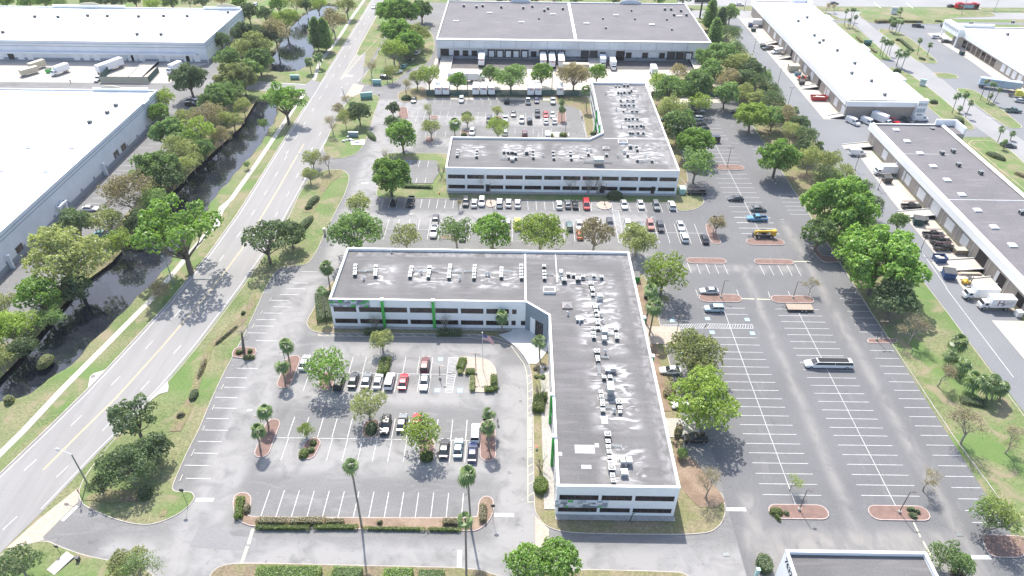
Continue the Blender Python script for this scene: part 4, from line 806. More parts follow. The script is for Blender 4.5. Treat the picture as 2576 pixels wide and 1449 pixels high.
m_ = MB(); m_.box(28.4, 213.6, 7.402, 48.8, 213.9, 7.43, M_METW); put(m_, 'roof_seam', B2)
# ---------------- small building bottom right with its street number
B3 = shell('office_building', [(42.8, 38), (64.6, 38), (64.6, 63.6), (42.8, 63.6)], 8.1, M_WALLW, M_ROOF, 'white walled building cropped by the bottom edge, number 7632 on its side', 'office building', par=0.8)
q1 = T(3, 3, 165, 1265, 7); q2 = T(3, 3, 215, 1415, 5.5)
o = text_obj('number_sign', '7632', 1.5, (42.78-B3.location.x, 61.2-B3.location.y, 6.9), (PI/2, 0, -PI/2), M_BLACK, B3, ext=0.015, bold=0.03)
for i in range(3): window_yband(B3, 42.8, 40+i*6, 45+i*6, 4.4, 5.7, 4, -1); window_yband(B3, 42.8, 40+i*6, 45+i*6, 1.1, 2.4, 4, -1)
for i in range(3): window_xband(B3, 63.6, 44+i*6.5, 49.2+i*6.5, 4.5, 5.8, 4, 1)
# ---------------- warehouses on the left
def bands(b, x=None, y=None, a0=0, a1=0, zs=(), dirn=1, m=M_DGREY):
 for z in zs:
  m_ = MB()
  if x is not None: p, q = sorted((x+dirn*0.004, x+dirn*0.08)); m_.box(p, a0, z, q, a1, z+0.16, m)
  else: p, q = sorted((y+dirn*0.004, y+dirn*0.08)); m_.box(a0, p, z, a1, q, z+0.16, m)
  put(m_, 'cornice_band', b)
W1 = shell('warehouse', [(-290, 137), (-130, 137), (-130, 244.5), (-290, 244.5)], 9.7, M_WALLG, M_ROOFW, 'long white roofed warehouse beside the canal on the left, nearer of the two', 'warehouse', par=0.6)
bands(W1, x=-130.0, a0=140, a1=244, zs=(8.5, 7.6))
m_ = MB(); m_.box(-130.0+0.003, 141, 0.02, -129.93, 244, 1.6, M_DGREY)
for i in range(13): yy = 146+i*7.6; m_.box(-129.996, yy, 1.6, -129.93, yy+1.0, 2.4, M_DGREY)
put(m_, 'grey_base', W1)
for (y0, y1, z0, z1) in [(211, 214.2, 1.0, 3.6), (205.8, 209, 1.0, 3.6), (150.8, 153.8, 0.6, 3.4), (137.8, 142.5, 0.8, 5.2)]: window_yband(W1, -130, y0, y1, z0, z1, 3, 1)
for y in (171.2, 174.0, 146.5, 197.5):
 m_ = MB(); m_.box(-130, y, 0, -128.9, y+0.5, 4.2, M_WALLG); put(m_, 'porch_post', W1)
m_ = MB(); m_.box(-129.6, 170.8, 3.6, -128.6, 174.8, 4.2, M_WALLG); put(m_, 'porch_roof', W1)
def arch(b, cx, y, w, h, z, m=M_WALLW):
 m_ = MB(); n = 10; P = [(cx-w/2, y, z)]
 for i in range(n+1): t = PI*i/n; P.append((cx-w/2*math.cos(t), y, z+h*math.sin(t)))
 Q = [(x, y+0.35, zz) for x, _, zz in P]; m_.quad(P, m); m_.quad(Q[::-1], m)
 for i in range(1, len(P)-1): m_.quad([P[i], Q[i], Q[i+1], P[i+1]], m)
 put(m_, 'arched_gable', b)
arch(W1, -146.5, 244.1, 9, 1.6, 9.7, M_TAN); m_ = MB(); m_.box(-153, 243.9, 9.7, -133, 244.45, 10.5, M_WALLW); put(m_, 'raised_parapet', W1)
m_ = MB(); m_.box(-131.5, 232, 9.0, -129.4, 236.5, 9.6, M_WALLG); put(m_, 'corner_canopy', W1)
W2 = shell('warehouse', [(-290, 300.5), (-133.6, 300.5), (-133.6, 351.5), (-290, 351.5)], 8.9, M_WALLG, M_ROOFW, 'white roofed warehouse with truck docks at the top left, behind the canal warehouse', 'warehouse', par=0.6)
bands(W2, y=300.5, a0=-290, a1=-133.6, zs=(7.6, 6.5), dirn=-1); bands(W2, x=-133.6, a0=300.5, a1=351.5, zs=(7.6, 6.5))
m_ = MB(); m_.box(-290, 299.5, 3.4, -137.8, 300.49, 4.3, M_WALLG); put(m_, 'dock_canopy', W2)
m_ = MB(); m_.box(-290, 300.42, 0.05, -134, 300.496, 1.5, M_DGREY); m_.box(-133.596, 300.5, 0.05, -133.5, 351, 1.4, M_DGREY); put(m_, 'grey_base', W2)
def dock(b, x0, x1, y, z0, z1, open_=False, dirn=-1, m=None):
 m_ = MB(); p, q = sorted((y+dirn*0.1, y+dirn*0.006)); m_.box(x0, p, z0, x1, q, z1, m or (M_DARKOPEN if open_ else M_WHITE)); return put(m_, 'dock_door', b)
for px in (125, 220, 780, 875, 980, 1240, 1320, 1355, 1430, 1625, 1680, 1880, 1905, 1985, 15, 315):
 d_ = ray(*F(0, 0, px, 600)); t = 300.4/d_[1]; xx = t*d_[0]; dock(W2, xx-1.3, xx+1.3, 300.5, 0.6, 3.2, open_=(px == 125))
for i in range(2): window_yband(W2, -133.6, 330+i*7, 333.5+i*7, 2, 4.6, 3, 1)
for cx in (-207, -141): arch(W2, cx, 351.0, 12, 2.2, 8.9, M_TAN)
for (x0, x1) in ((-225, -190), (-152, -134)):
 m_ = MB(); m_.box(x0, 350.9, 8.9, x1, 351.4, 9.9, M_WALLW); put(m_, 'raised_parapet', W2)
# ---------------- big freight warehouse at the top
W3 = shell('warehouse', [(-35.6, 310.7), (84.3, 310.7), (84.3, 371), (-35.6, 371)], 8.7, M_WALLG, M_ROOFG, 'broad grey roofed freight warehouse with many loading docks at the top centre', 'warehouse', par=0.5, thick=0.4)
add_wear(M_ROOFG, None, 0, (0.25, 0.235, 0.24), 0.55, 0.6, nlo=0.55, nhi=0.8, stretch=(0.2, 1, 1))
m_ = MB(); m_.box(-35.6, 309.3, 5.1, 73.5, 310.69, 8.5, M_WALLG); m_.box(-35.6, 309.0, 8.5, 84.3, 310.6, 8.75, M_GALV); put(m_, 'dock_canopy', W3)
m_ = MB(); m_.box(73.5, 309.6, 4.9, 84.3, 310.69, 8.5, M_WALLG)
for i in range(16): xx = -28+i*6.8; m_.box(xx, 309.22, 5.1, xx+0.12, 309.299, 8.5, M_GALV)
put(m_, 'canopy_panel', W3)
m_ = MB(); m_.box(-34, 310.6, 0.04, 80, 310.694, 1.5, M_DGREY); put(m_, 'grey_base', W3)
m_ = MB(); m_.box(24.8, 311.2, 8.21, 26.0, 370.6, 8.32, M_WALLW); put(m_, 'roof_seam', W3)
arch(W3, 56.5, 370.5, 11, 1.6, 8.7, M_WALLG); arch(W3, 1, 370.5, 10, 1.6, 8.7, M_WALLG)
SEAL = mat('dock_seal', (0.06, 0.06, 0.06), 0.9)
def fdock(px, c, kind, w=2.3):
 d_ = ray(*F(c, 0, px, 550)); t = 310.6/d_[1]; xx = t*d_[0]
 if kind == 'b': dock(W3, xx-1.9, xx+1.9, 310.7, 0.1, 4.2, True)
 elif kind == 'o': dock(W3, xx-1.25, xx+1.25, 310.7, 1.1, 3.6, True)
 elif kind == 's':
  m_ = MB(); m_.box(xx-1.7, 310.2, 0.8, xx+1.7, 310.69, 4.2, SEAL); o = put(m_, 'dock_seal', W3); m_ = MB(); m_.box(xx-1.1, 310.1, 1.1, xx+1.1, 310.195, 3.7, M_WHITE); m_.build('dock_door', o)
 elif kind == 'k':
  m_ = MB(); m_.box(xx-1.7, 310.2, 0.8, xx+1.7, 310.69, 4.2, SEAL); put(m_, 'dock_seal', W3)
 elif kind == 'w': dock(W3, xx-1.3, xx+1.3, 310.7, 1.1, 4.0, False)
 elif kind == 'p': dock(W3, xx-0.5, xx+0.5, 310.7, 0.8, 3.0, False)
for px, k in [(1900, 'b'), (2018, 'o'), (2108, 'o'), (2198, 'o'), (2270, 'o'), (2370, 's'), (2455, 's'), (2540, 's')]: fdock(px, 1, k)
for px, k in [(40, 's'), (128, 's'), (218, 'o'), (312, 's'), (402, 's'), (495, 's'), (563, 'p'), (620, 'w'), (672, 'p'), (732, 'k'), (820, 'k'), (912, 'o'), (1000, 'w'), (1090, 'b'), (1175, 'o'), (1268, 'p'), (1340, 'o'), (1422, 'w'), (1510, 'o'), (1600, 'k'), (1690, 'k'), (1778, 's'), (1892, 'b')]: fdock(px, 2, k)
def ramp(x0, x1, y0, y1, z, label, axis='y'):
 m_ = MB(); ox, oy = x0, y0
 if axis == 'y': P = [(0, 0, 0.03), (x1-x0, 0, 0.03), (x1-x0, y1-y0, z), (0, y1-y0, z)]
 else: P = [(0, 0, 0.03), (x1-x0, 0, z), (x1-x0, y1-y0, z), (0, y1-y0, 0.03)]
 m_.quad(P, M_YARD); n = [(a_, b_, 0.0) for a_, b_, _ in P]
 for i in range(4): j = (i+1) % 4; m_.quad([n[i], n[j], P[j], P[i]], M_YARD)
 r = empty('ramp', (x0, y0, 0)); tag(r, label, 'ramp'); s = m_.build('slab', r)
 e = MB()
 if axis == 'y':
  for xx in (0.0, x1-x0-0.2): e.quad([(xx, 0, 0.3), (xx+0.2, 0, 0.3), (xx+0.2, y1-y0, z+0.3), (xx, y1-y0, z+0.3)], M_WHITECONC); e.quad([(xx, 0, 0), (xx, y1-y0, 0), (xx, y1-y0, z+0.3), (xx, 0, 0.3)], M_WHITECONC); e.quad([(xx+0.2, 0, 0), (xx+0.2, 0, 0.3), (xx+0.2, y1-y0, z+0.3), (xx+0.2, y1-y0, 0)], M_WHITECONC)
 else:
  for yy in (0.0, y1-y0-0.2): e.quad([(0, yy, 0.3), (x1-x0, yy, z+0.3), (x1-x0, yy+0.2, z+0.3), (0, yy+0.2, 0.3)], M_WHITECONC); e.quad([(0, yy, 0), (x1-x0, yy, 0), (x1-x0, yy, z+0.3), (0, yy, 0.3)], M_WHITECONC); e.quad([(0, yy+0.2, 0), (0, yy+0.2, 0.3), (x1-x0, yy+0.2, z+0.3), (x1-x0, yy+0.2, 0)], M_WHITECONC)
 e.build('edge_wall', r); return r
A = T(1, 0, 1850, 700); ramp(-33.6, -28.5, 294, 310.4, 1.2, 'pale concrete ramp at the left end of the freight docks')
ramp(31.0, 36.0, 289, 310.4, 1.2, 'pale concrete ramp between the two halves of the freight docks'); ramp(76, 81.5, 293, 310.4, 1.2, 'pale concrete ramp at the right end of the freight docks')
# ---------------- right hand trading estate
def estate(name, x0, x1, y0, y1, h, roofm, label, tower=None):
 b = shell(name, [(x0, y0), (x1, y0), (x1, y1), (x0, y1)], h, M_BRICK, roofm, label, 'warehouse', par=0.5, thick=0.4)
 m_ = MB(); m_.box(x0-0.9, y0-0.5, h-2.3, x0-0.01, y1+0.5, h-0.25, M_WALLW); m_.box(x0-0.9, y0-0.9, h-2.3, x1+0.02, y0-0.01, h-0.4, M_WALLW); put(m_, 'fascia', b)
 m_ = MB(); m_.box(x1+0.01, y0, h-1.4, x1+0.5, y1, h+0.3, M_WALLW); put(m_, 'side_fascia', b)
 return b
def xdoor(b, x, y, w, z0, z1, open_=False):
 m_ = MB(); m_.box(x-0.1, y-w/2, z0, x-0.006, y+w/2, z1, M_DARKOPEN if open_ else M_WHITE); put(m_, 'dock_door', b)
R2 = estate('warehouse', 122.4, 145.6, 95, 228.5, 7.5, M_ROOFG, 'long grey roofed block down the right edge with white fascia and tan walls')
R1 = estate('warehouse', 122.4, 150.0, 250.2, 384, 7.3, M_ROOFW, 'long white roofed block at the upper right with dock ramps on its left')
def onx(c, r, px, py, X):
 d_ = ray(*F(c, r, px, py)); t = X/d_[0]; return t*d_[1], H0+t*d_[2]
for (c, r, px, py, w, op) in [(3, 1, 1175, 115, 3.2, 0), (3, 1, 1290, 210, 1.2, 0), (3, 1, 1405, 370, 3.2, 0), (3, 1, 1370, 310, 1.1, 0), (3, 1, 1550, 520, 3.2, 0), (3, 1, 1515, 490, 1.1, 0), (3, 1, 1690, 640, 4.6, 0), (3, 1, 1830, 845, 3.0, 0), (3, 1, 1795, 800, 1.1, 0), (3, 1, 1975, 980, 3.4, 0), (3, 1, 2150, 1150, 4.2, 1), (3, 1, 2340, 1385, 2.8, 1), (3, 1, 2295, 1340, 1.1, 0), (3, 2, 2530, 120, 3.2, 1)]:
 y_, z_ = onx(c, r, px, py, 122.4); xdoor(R2, 122.4, y_, w, 1.0 if w > 2 else 0.9, 4.4 if w > 4 else 3.9, op)
for i in range(16):
 m_ = MB(); yy = 100+i*8.3; m_.tube((122.28, yy, 0), (122.28, yy, 5.2), 0.06, 0.06, M_WALLW, 5); put(m_, 'downpipe', R2)
for (px, py, w, op) in [(10, 290, 2.6, 0), (70, 350, 3, 0), (125, 425, 3, 0), (180, 480, 1.3, 0), (235, 545, 2.2, 1), (265, 600, 1.2, 0), (300, 620, 2.6, 0), (375, 690, 3.2, 0), (440, 770, 3.2, 0), (515, 840, 2.6, 1), (580, 910, 1.2, 0), (600, 950, 2.6, 0), (680, 1040, 3.2, 0), (755, 1110, 3.2, 0)]:
 y_, z_ = onx(3, 0, px, py, 122.4); xdoor(R1, 122.4, y_, w, 0.9, 3.9, op)
m_ = MB(); m_.box(147.2, 248.4, 0, 150.8, 250.19, 8.0, M_WALLW); put(m_, 'corner_tower', R1)
m_ = MB()
for i in range(4): m_.box(147.5+i*0.8, 248.3, 5.9, 148.05+i*0.8, 248.395, 6.9, M_AG1)
for i in range(3): m_.box(147.5+i*1.05, 248.3, 3.4, 148.35+i*1.05, 248.395, 4.9, M_AG1)
m_.box(148.0, 248.3, 0.05, 150.0, 248.395, 2.8, M_BRICK); put(m_, 'tower_panel', R1)
m_ = MB(); m_.box(142.0, 383.2, 6.8, 150.4, 383.8, 9.0, M_WALLW); m_.box(149.9, 376, 6.8, 150.5, 383.2, 9.0, M_WALLW); put(m_, 'corner_tower', R1)
for y in (352, 308, 273): m_ = MB(); m_.box(149.9, y-4, 6.8, 151.3, y+4, 8.2, M_WALLW); put(m_, 'raised_parapet', R1)
m_ = MB(); m_.box(143.5, 228.2, 6.9, 150.5, 228.8, 9.2, M_WALLW); m_.box(149.9, 221.5, 6.9, 150.5, 228.2, 9.2, M_WALLW); m_.box(145.62, 221.5, 0, 150.5, 228.2, 6.9, M_BRICK); m_.box(145.62, 221.5, 6.9, 149.9, 228.2, 7.0, M_ROOFG); put(m_, 'corner_tower', R2)
m_ = MB(); m_.box(122.9, 176.7, 7.005, 145, 177.0, 7.06, M_METW); m_.box(123, 206, 7.005, 138, 206.15, 7.03, M_METW); put(m_, 'roof_seam', R2)
R3 = estate('warehouse', 208.6, 290, 240, 344, 6.8, M_ROOFW, 'white roofed block at the top right with glazed shop fronts facing the drive')
m_ = MB(); m_.box(205.0, 335, 4.6, 208.0, 350, 8.4, M_WALLW); m_.box(205.2, 335.3, 0, 205.8, 335.9, 4.6, M_WALLW); m_.box(205.2, 349, 0, 205.8, 349.6, 4.6, M_WALLW); m_.box(208.0, 344.1, 5.0, 226, 345.0, 7.9, M_WALLW); put(m_, 'corner_tower', R3)
m_ = MB()
for i in range(8): m_.box(204.9, 336.0+i*1.7, 6.6, 204.995, 337.0+i*1.7, 7.6, M_AG1)
put(m_, 'tower_panel', R3)
for i in range(7): window_yband(R3, 208.6, 307+i*4.1, 310.3+i*4.1, 0.4, 3.6, 2, -1)
for i in range(4): xdoor(R3, 208.6, 288+i*4.2, 2.6, 0.8, 3.8)
for i in range(5): window_yband(R3, 208.6, 262+i*4.2, 265+i*4.2, 0.4, 3.8, 2, -1)
# ramps and apron steps of the estate
for (c, r, x, y, x2, y2, dp, lb) in [(3, 1, 1355, 750, 1700, 700, 4.0, 'pale ramp beside the black rack pickup'), (3, 1, 1730, 1290, 2150, 1250, 5.2, 'wide pale ramp up to the large dark dock opening'), (3, 1, 775, 55, 1050, 40, 3.8, 'pale ramp at the far end of the grey roofed block'), (3, 0, 630, 1195, 760, 1160, 3.0, 'pale ramp nearest the corner of the white roofed block'), (3, 0, 340, 900, 510, 890, 3.2, 'pale ramp behind the red dumpster'), (3, 0, 110, 600, 245, 590, 3.0, 'pale ramp by the white van on the upper yard'), (3, 0, 0, 450, 90, 440, 3.0, 'pale ramp at the upper end of the yard'), (3, 2, 1995, -5, 2300, -10, 3.4, 'pale ramp behind the two white box trucks')]:
 A = T(c, r, x, y); B = T(c, r, x2, y2); x1 = 122.3; ramp(min(A.x, 117.5), x1, A.y, A.y+dp, 1.1, lb, 'x')
# ================================================================== vegetation
def unit(rs_, n):
 v = rs_.normal(size=(n, 3)); return v/np.linalg.norm(v, axis=1)[:, None]
def leaf_mesh(name, P, N, S, tone, rs_, aspect=1.0):
 n = len(P); N = N/np.linalg.norm(N, axis=1)[:, None]; A = np.cross(N, unit(rs_, n)); A /= np.linalg.norm(A, axis=1)[:, None]+1e-9; B = np.cross(N, A)
 S = S[:, None]; k = 0.25*N*S
 V = np.stack([P-A*S*aspect, P-B*S/aspect+k, P+A*S*aspect*0.9, P+B*S/aspect*0.9+k], 1).reshape(-1, 3)
 me = bpy.data.meshes.new(name); me.vertices.add(4*n); me.vertices.foreach_set('co', V.ravel().astype(np.float32))
 me.loops.add(4*n); me.loops.foreach_set('vertex_index', np.arange(4*n, dtype=np.int32)); me.polygons.add(n)
 me.polygons.foreach_set('loop_start', np.arange(0, 4*n, 4, dtype=np.int32)); me.polygons.foreach_set('loop_total', np.full(n, 4, dtype=np.int32))
 at = me.attributes.new('tone', 'FLOAT', 'POINT'); at.data.foreach_set('value', np.repeat(tone, 4).astype(np.float32))
 me.update(); me.validate(); return me
def crown_mesh(name, seed, R, zc, rz, nl, n, leaf, inner=0.12, lob=(0.26, 0.42), low=-0.45, spread=(0.45, 0.80), jitter=0.9):
 rs_ = np.random.RandomState(seed)
 D = unit(rs_, nl*4); D = D[D[:, 2] > low][:nl]; k = rs_.uniform(spread[0], spread[1], len(D))
 C = D*k[:, None]*np.array([R, R, rz]); C[:, :2] *= rs_.uniform(0.85, 1.15, (1, 2)); LR = rs_.uniform(lob[0], lob[1], len(D))*R
 C = np.vstack([C, [[0, 0, 0]]]); LR = np.append(LR, R*0.42); nl = len(C)
 pr = LR**2; pr /= pr.sum(); idx = rs_.choice(nl, n*2, p=pr); d = unit(rs_, n*2); d[:, 2] = np.where(d[:, 2] < -0.5, -d[:, 2], d[:, 2])
 ph = rs_.uniform(0, 6, (nl, 3)); wv = 1+0.16*np.sin(d[:, 0]*5+ph[idx, 0])+0.16*np.sin(d[:, 1]*6+ph[idx, 1])+0.12*np.sin(d[:, 2]*7+ph[idx, 2])
 rr = rs_.uniform(0.55, 1.0, n*2)**0.55*wv*np.where(rs_.rand(n*2) < 0.10, rs_.uniform(1.0, 1.35, n*2), 1.0); P = C[idx]+d*LR[idx][:, None]*rr[:, None]*np.array([1, 1, 0.85])
 dd = np.linalg.norm((P[:, None, :]-C[None])/np.array([1, 1, 0.85]), axis=2)/LR[None]; dd[np.arange(len(P)), idx] = 9
 keep = (dd.min(1) > 0.80) | (rs_.rand(len(P)) < inner); P = P[keep][:n]; d = d[keep][:n]; idx = idx[keep][:n]
 N = d+unit(rs_, len(P))*jitter; S = leaf*rs_.uniform(0.55, 1.3, len(P))
 # leaves hang in sprays: gather them a little towards random spray centres
 ns = max(60, len(P)//16); sc = P[rs_.choice(len(P), ns)]; nb = np.array([np.argmin(((sc-p)**2).sum(1)) for p in P]); P = P+(sc[nb]-P)*0.42; st_ = rs_.rand(ns)[nb]
 tl_ = rs_.rand(nl)[idx]*0.2 + st_*0.4 + rs_.rand(len(P))*0.4
 P = P+np.array([0, 0, zc])
 me = leaf_mesh(name, P, N, S, tl_, rs_)
 return me, C+np.array([0, 0, zc]), LR
def limb(mb, p0, p1, r0, r1, rd, m, segs=3, sag=0.12, n=5):
 p0 = Vector(p0); p1 = Vector(p1); L = (p1-p0).length; q = p0; j = Vector((rd.uniform(-1, 1), rd.uniform(-1, 1), rd.uniform(0, 1)))*L*sag
 for i in range(segs):
  t = (i+1)/segs; e = p0.lerp(p1, t)+j*math.sin(PI*t); mb.tube(q, e, r0+(r1-r0)*i/segs, r0+(r1-r0)*t, m, n, cap=False); q = e
def trunk_mesh(name, seed, C, fork, r, m, k=14, twigs=True):
 rd = random.Random(seed); mb = MB(); top = Vector((rd.uniform(-.2, .2), rd.uniform(-.2, .2), fork)); limb(mb, (0, 0, -0.05), top, r*1.25, r, rd, m, 3, 0.03, 7)
 L = sorted([Vector(c) for c in C], key=lambda c: -c.z)[:k]
 for c in L:
  s = top+Vector((0, 0, -rd.uniform(0, 0.25)*fork*0.5)); mid = s.lerp(c, 0.5)+Vector((0, 0, -0.1*abs(c.z-s.z)))
  limb(mb, s, mid, r*0.5, r*0.3, rd, m); limb(mb, mid, c, r*0.3, r*0.12, rd, m)
  if twigs:
   for _ in range(4): e = c+Vector((rd.uniform(-1, 1), rd.uniform(-1, 1), rd.uniform(-0.2, 1)))*1.1; limb(mb, mid.lerp(c, rd.uniform(0.3, 1)), e, r*0.12, r*0.04, rd, m, 2, 0.1, 4)
 return mb.mesh(name)
def bare_mesh(name, seed, H, spread, r, m, depth=5, up=0.45, nb=3):
 rd = random.Random(seed); mb = MB(); ends = []
 def rec(p, d, L, rr, k):
  e = p+d*L; limb(mb, p, e, rr, rr*0.62, rd, m, 2, 0.07, 5 if k > 2 else 3)
  if k == 0: ends.append(e); return
  for i in range(nb if k > 1 else nb+1):
   a = Vector((rd.gauss(0, 1), rd.gauss(0, 1), rd.gauss(0, 0.6))).normalized(); nd_ = (d*0.75+a*spread+Vector((0, 0, up*0.35))).normalized()
   rec(p+d*L*rd.uniform(0.55, 1.0), nd_, L*rd.uniform(0.62, 0.85), rr*0.55, k-1)
 rec(Vector((0, 0, -0.05)), Vector((0, 0, 1)), H*0.27, r, depth)
 return mb, ends
TW = {}
def tmpl(key):
 if key in TW: return TW[key]
 kind, s = key[0], int(key[1:]); bm = BARK
 if kind == 'd':     # full crown of medium size, radius 5
  me, C, LR = crown_mesh('crown_leaves', 10+s, 4.6, 5.2, 3.9, 34, 11500, 0.17, lob=(0.2, 0.36)); tr = trunk_mesh('trunk', s, C, 1.7, 0.24, bm)
 elif kind == 'D':   # large crown, radius 10
  me, C, LR = crown_mesh('crown_leaves', 30+s, 9.3, 9.0, 7.2, 95, 40000, 0.235, lob=(0.12, 0.24), spread=(0.5, 0.88)); tr = trunk_mesh('trunk', s, C, 4.0, 0.5, bm, 26)
 elif kind == 's':   # thin spring crown, radius 5
  me, C, LR = crown_mesh('crown_leaves', 50+s, 4.6, 5.0, 3.4, 34, 6500, 0.13, inner=0.5, lob=(0.2, 0.34), jitter=1.4); tr = trunk_mesh('trunk', s+5, C, 1.9, 0.22, BARKG, 20)
 elif kind == 'S':   # thin crown, radius 8
  me, C, LR = crown_mesh('crown_leaves', 60+s, 7.4, 7.2, 5.2, 60, 21000, 0.165, inner=0.4, lob=(0.17, 0.3), jitter=1.3, spread=(0.4, 0.85)); tr = trunk_mesh('trunk', s+9, C, 2.8, 0.36, BARKG, 26)
 elif kind == 'o':   # open crown of separate leafy pads, radius 8
  me, C, LR = crown_mesh('crown_leaves', 70+s, 7.6, 8.6, 4.8, 26, 15000, 0.19, inner=0.05, lob=(0.16, 0.28), spread=(0.5, 0.98), low=-0.4); tr = trunk_mesh('trunk', s+13, C, 3.4, 0.42, bm, 20)
 elif kind == 'c':   # tall feathery conifer
  rs_ = np.random.RandomState(s); n = 8000; z = rs_.uniform(0.12, 1, n); a = rs_.uniform(0, 2*PI, n); rad = (1-z)**0.42*np.minimum(1, z*3.2)*3.0*rs_.uniform(0.3, 1.08, n)*(1+0.16*np.sin(z*23+a*3)+0.12*np.sin(a*5+z*9))
  P = np.stack([rad*np.cos(a), rad*np.sin(a), z*10.5-rad*0.15], 1); me = leaf_mesh('crown_leaves', P, unit(rs_, n)+np.array([0, 0, .4]), rs_.uniform(0.1, 0.26, n), rs_.rand(n), rs_)
  mb = MB(); mb.tube((0, 0, 0), (0, 0, 10), 0.2, 0.04, bm, 6); tr = mb.mesh('trunk')
 elif kind == 'b':   # leafless crown
  mb, ends = bare_mesh('trunk', s, 9.0, 0.62, 0.19, BARKG, 5); tr = mb.mesh('trunk')
  rs_ = np.random.RandomState(s); E_ = np.array([tuple(e) for e in ends]); P = np.repeat(E_, 5, 0)+rs_.normal(size=(len(E_)*5, 3))*0.35
  me = leaf_mesh('twig_buds', P, unit(rs_, len(P)), rs_.uniform(0.05, 0.11, len(P)), rs_.rand(len(P)), rs_, 1.6)
 elif kind == 'm':   # crape myrtle, upright bare stems
  rd = random.Random(s); mb = MB(); E_ = []
  for i in range(6):
   a = 2*PI*i/6+rd.random(); t = Vector((math.cos(a)*0.7, math.sin(a)*0.7, 2.2)); limb(mb, (0.08*math.cos(a), 0.08*math.sin(a), 0), t, 0.06, 0.04, rd, BARKG, 3, 0.05, 4)
   for j in range(7):
    e = t+Vector((rd.uniform(-.9, .9), rd.uniform(-.9, .9), rd.uniform(0.8, 2.2))); limb(mb, t+Vector((0, 0, -rd.random())), e, 0.03, 0.01, rd, BARKG, 2, 0.05, 3); E_.append(tuple(e))
  rs_ = np.random.RandomState(s); P = np.repeat(np.array(E_), 5, 0)+rs_.normal(size=(len(E_)*5, 3))*0.3; me = leaf_mesh('twig_buds', P, unit(rs_, len(P)), rs_.uniform(0.05, 0.09, len(P)), rs_.rand(len(P)), rs_, 1.6); tr = mb.mesh('trunk')
 elif kind == 'f':   # fine grey haze of twigs, radius 5
  mb, ends = bare_mesh('trunk', s+20, 8.5, 0.75, 0.2, BARKG, 5, 0.3); tr = mb.mesh('trunk')
  me, C, LR = crown_mesh('crown_leaves', 90+s, 4.7, 5.0, 3.6, 34, 11000, 0.10, inner=0.7, lob=(0.2, 0.34), jitter=1.5)
 me.materials.append(LEAF['M']); TW[key] = (me, tr); return TW[key]
SPEC = {'d': (5.0, 5.2), 'D': (10.0, 9.2), 's': (5.0, 5.0), 'S': (8.0, 7.2), 'o': (8.0, 8.6), 'c': (3.4, 5.0), 'b': (4.0, 6.2), 'm': (1.5, 3.0), 'f': (5.0, 5.0)}
NT = [0]
def tree(x, y, r, key, leaf, label, name='oak_tree', group=None, c=None, zf=None):
 """x, y, r: centre and half width of the crown as surveyed"""
 if c is not None: x, y = F(c[0], c[1], x, y)
 R0, z0 = SPEC[key[0]]; P = g(x, y, 0); s = 1.0
 for _ in range(4): R = r*(1.13 if r < 50 else 1.04)*dist(P)/FPX; s = R/R0; P = g(x, y, z0*s*0.95)
 if key[0] == 'd' and s > 1.3: key = 'D%d' % (NT[0] % 2+1); s *= 0.5
 elif key[0] == 's' and s > 1.45: key = 'S%d' % (NT[0] % 2+1); s *= 0.625
 NT[0] += 1; me, tr = tmpl(key); e = empty(name, (P.x, P.y, 0.12), rz=(NT[0]*2.399) % 6.283); z_ = zf or 1.0; e.scale = (s, s, s*z_)
 child('crown', me, e, [LEAF[leaf]]); child('trunk', tr, e)
 tag(e, label, 'tree', group); return e
def palm_meshes(seed, R=1.9, nfr=24, droop=1.2, skirt=True):
 rd = random.Random(seed); V = []; Fc = []; tone = []
 for i in range(nfr):
  a = rd.uniform(0, 2*PI); el = math.radians(rd.uniform(-55, 78)); d = Vector((math.cos(a)*math.cos(el), math.sin(a)*math.cos(el), math.sin(el))); side = Vector((-math.sin(a), math.cos(a), 0)); up = side.cross(d)*-1
  p = d*R*rd.uniform(0.28, 0.42); tn = rd.random()*0.8+ (0.2 if el > 0 else 0); L = R*rd.uniform(0.6, 0.9)
  for j in range(7):
   t = math.radians(-62+124*j/6); bd = (d*math.cos(t)+side*math.sin(t)); tip = p+bd*L+Vector((0, 0, -droop*0.28*L*(1.0+abs(math.sin(t))))); w = bd.cross(up).normalized()*0.10*R; mid = p+bd*L*0.6+Vector((0, 0, 0.03))
   n = len(V); V += [tuple(p), tuple(mid+w), tuple(tip), tuple(mid-w)]; Fc.append((n, n+1, n+2, n+3)); tone += [tn]*4
 me = bpy.data.meshes.new('fronds'); me.from_pydata(V, [], Fc); at = me.attributes.new('tone', 'FLOAT', 'POINT'); at.data.foreach_set('value', tone); me.materials.append(LEAF['P']); me.update(); return me
PF = [palm_meshes(1), palm_meshes(2, nfr=27), palm_meshes(3, 1.9, 21, 1.5)]
PT_ = []
for s_ in range(2):
 mb = MB();
 for i in range(6): mb.tube((0.02*i*s_, 0, i/6), (0.02*(i+1)*s_, 0, (i+1)/6+0.002), 0.2-0.008*i, 0.2-0.008*(i+1), PALMB, 7, cap=False)
 PT_.append(mb.mesh('palm_trunk'))
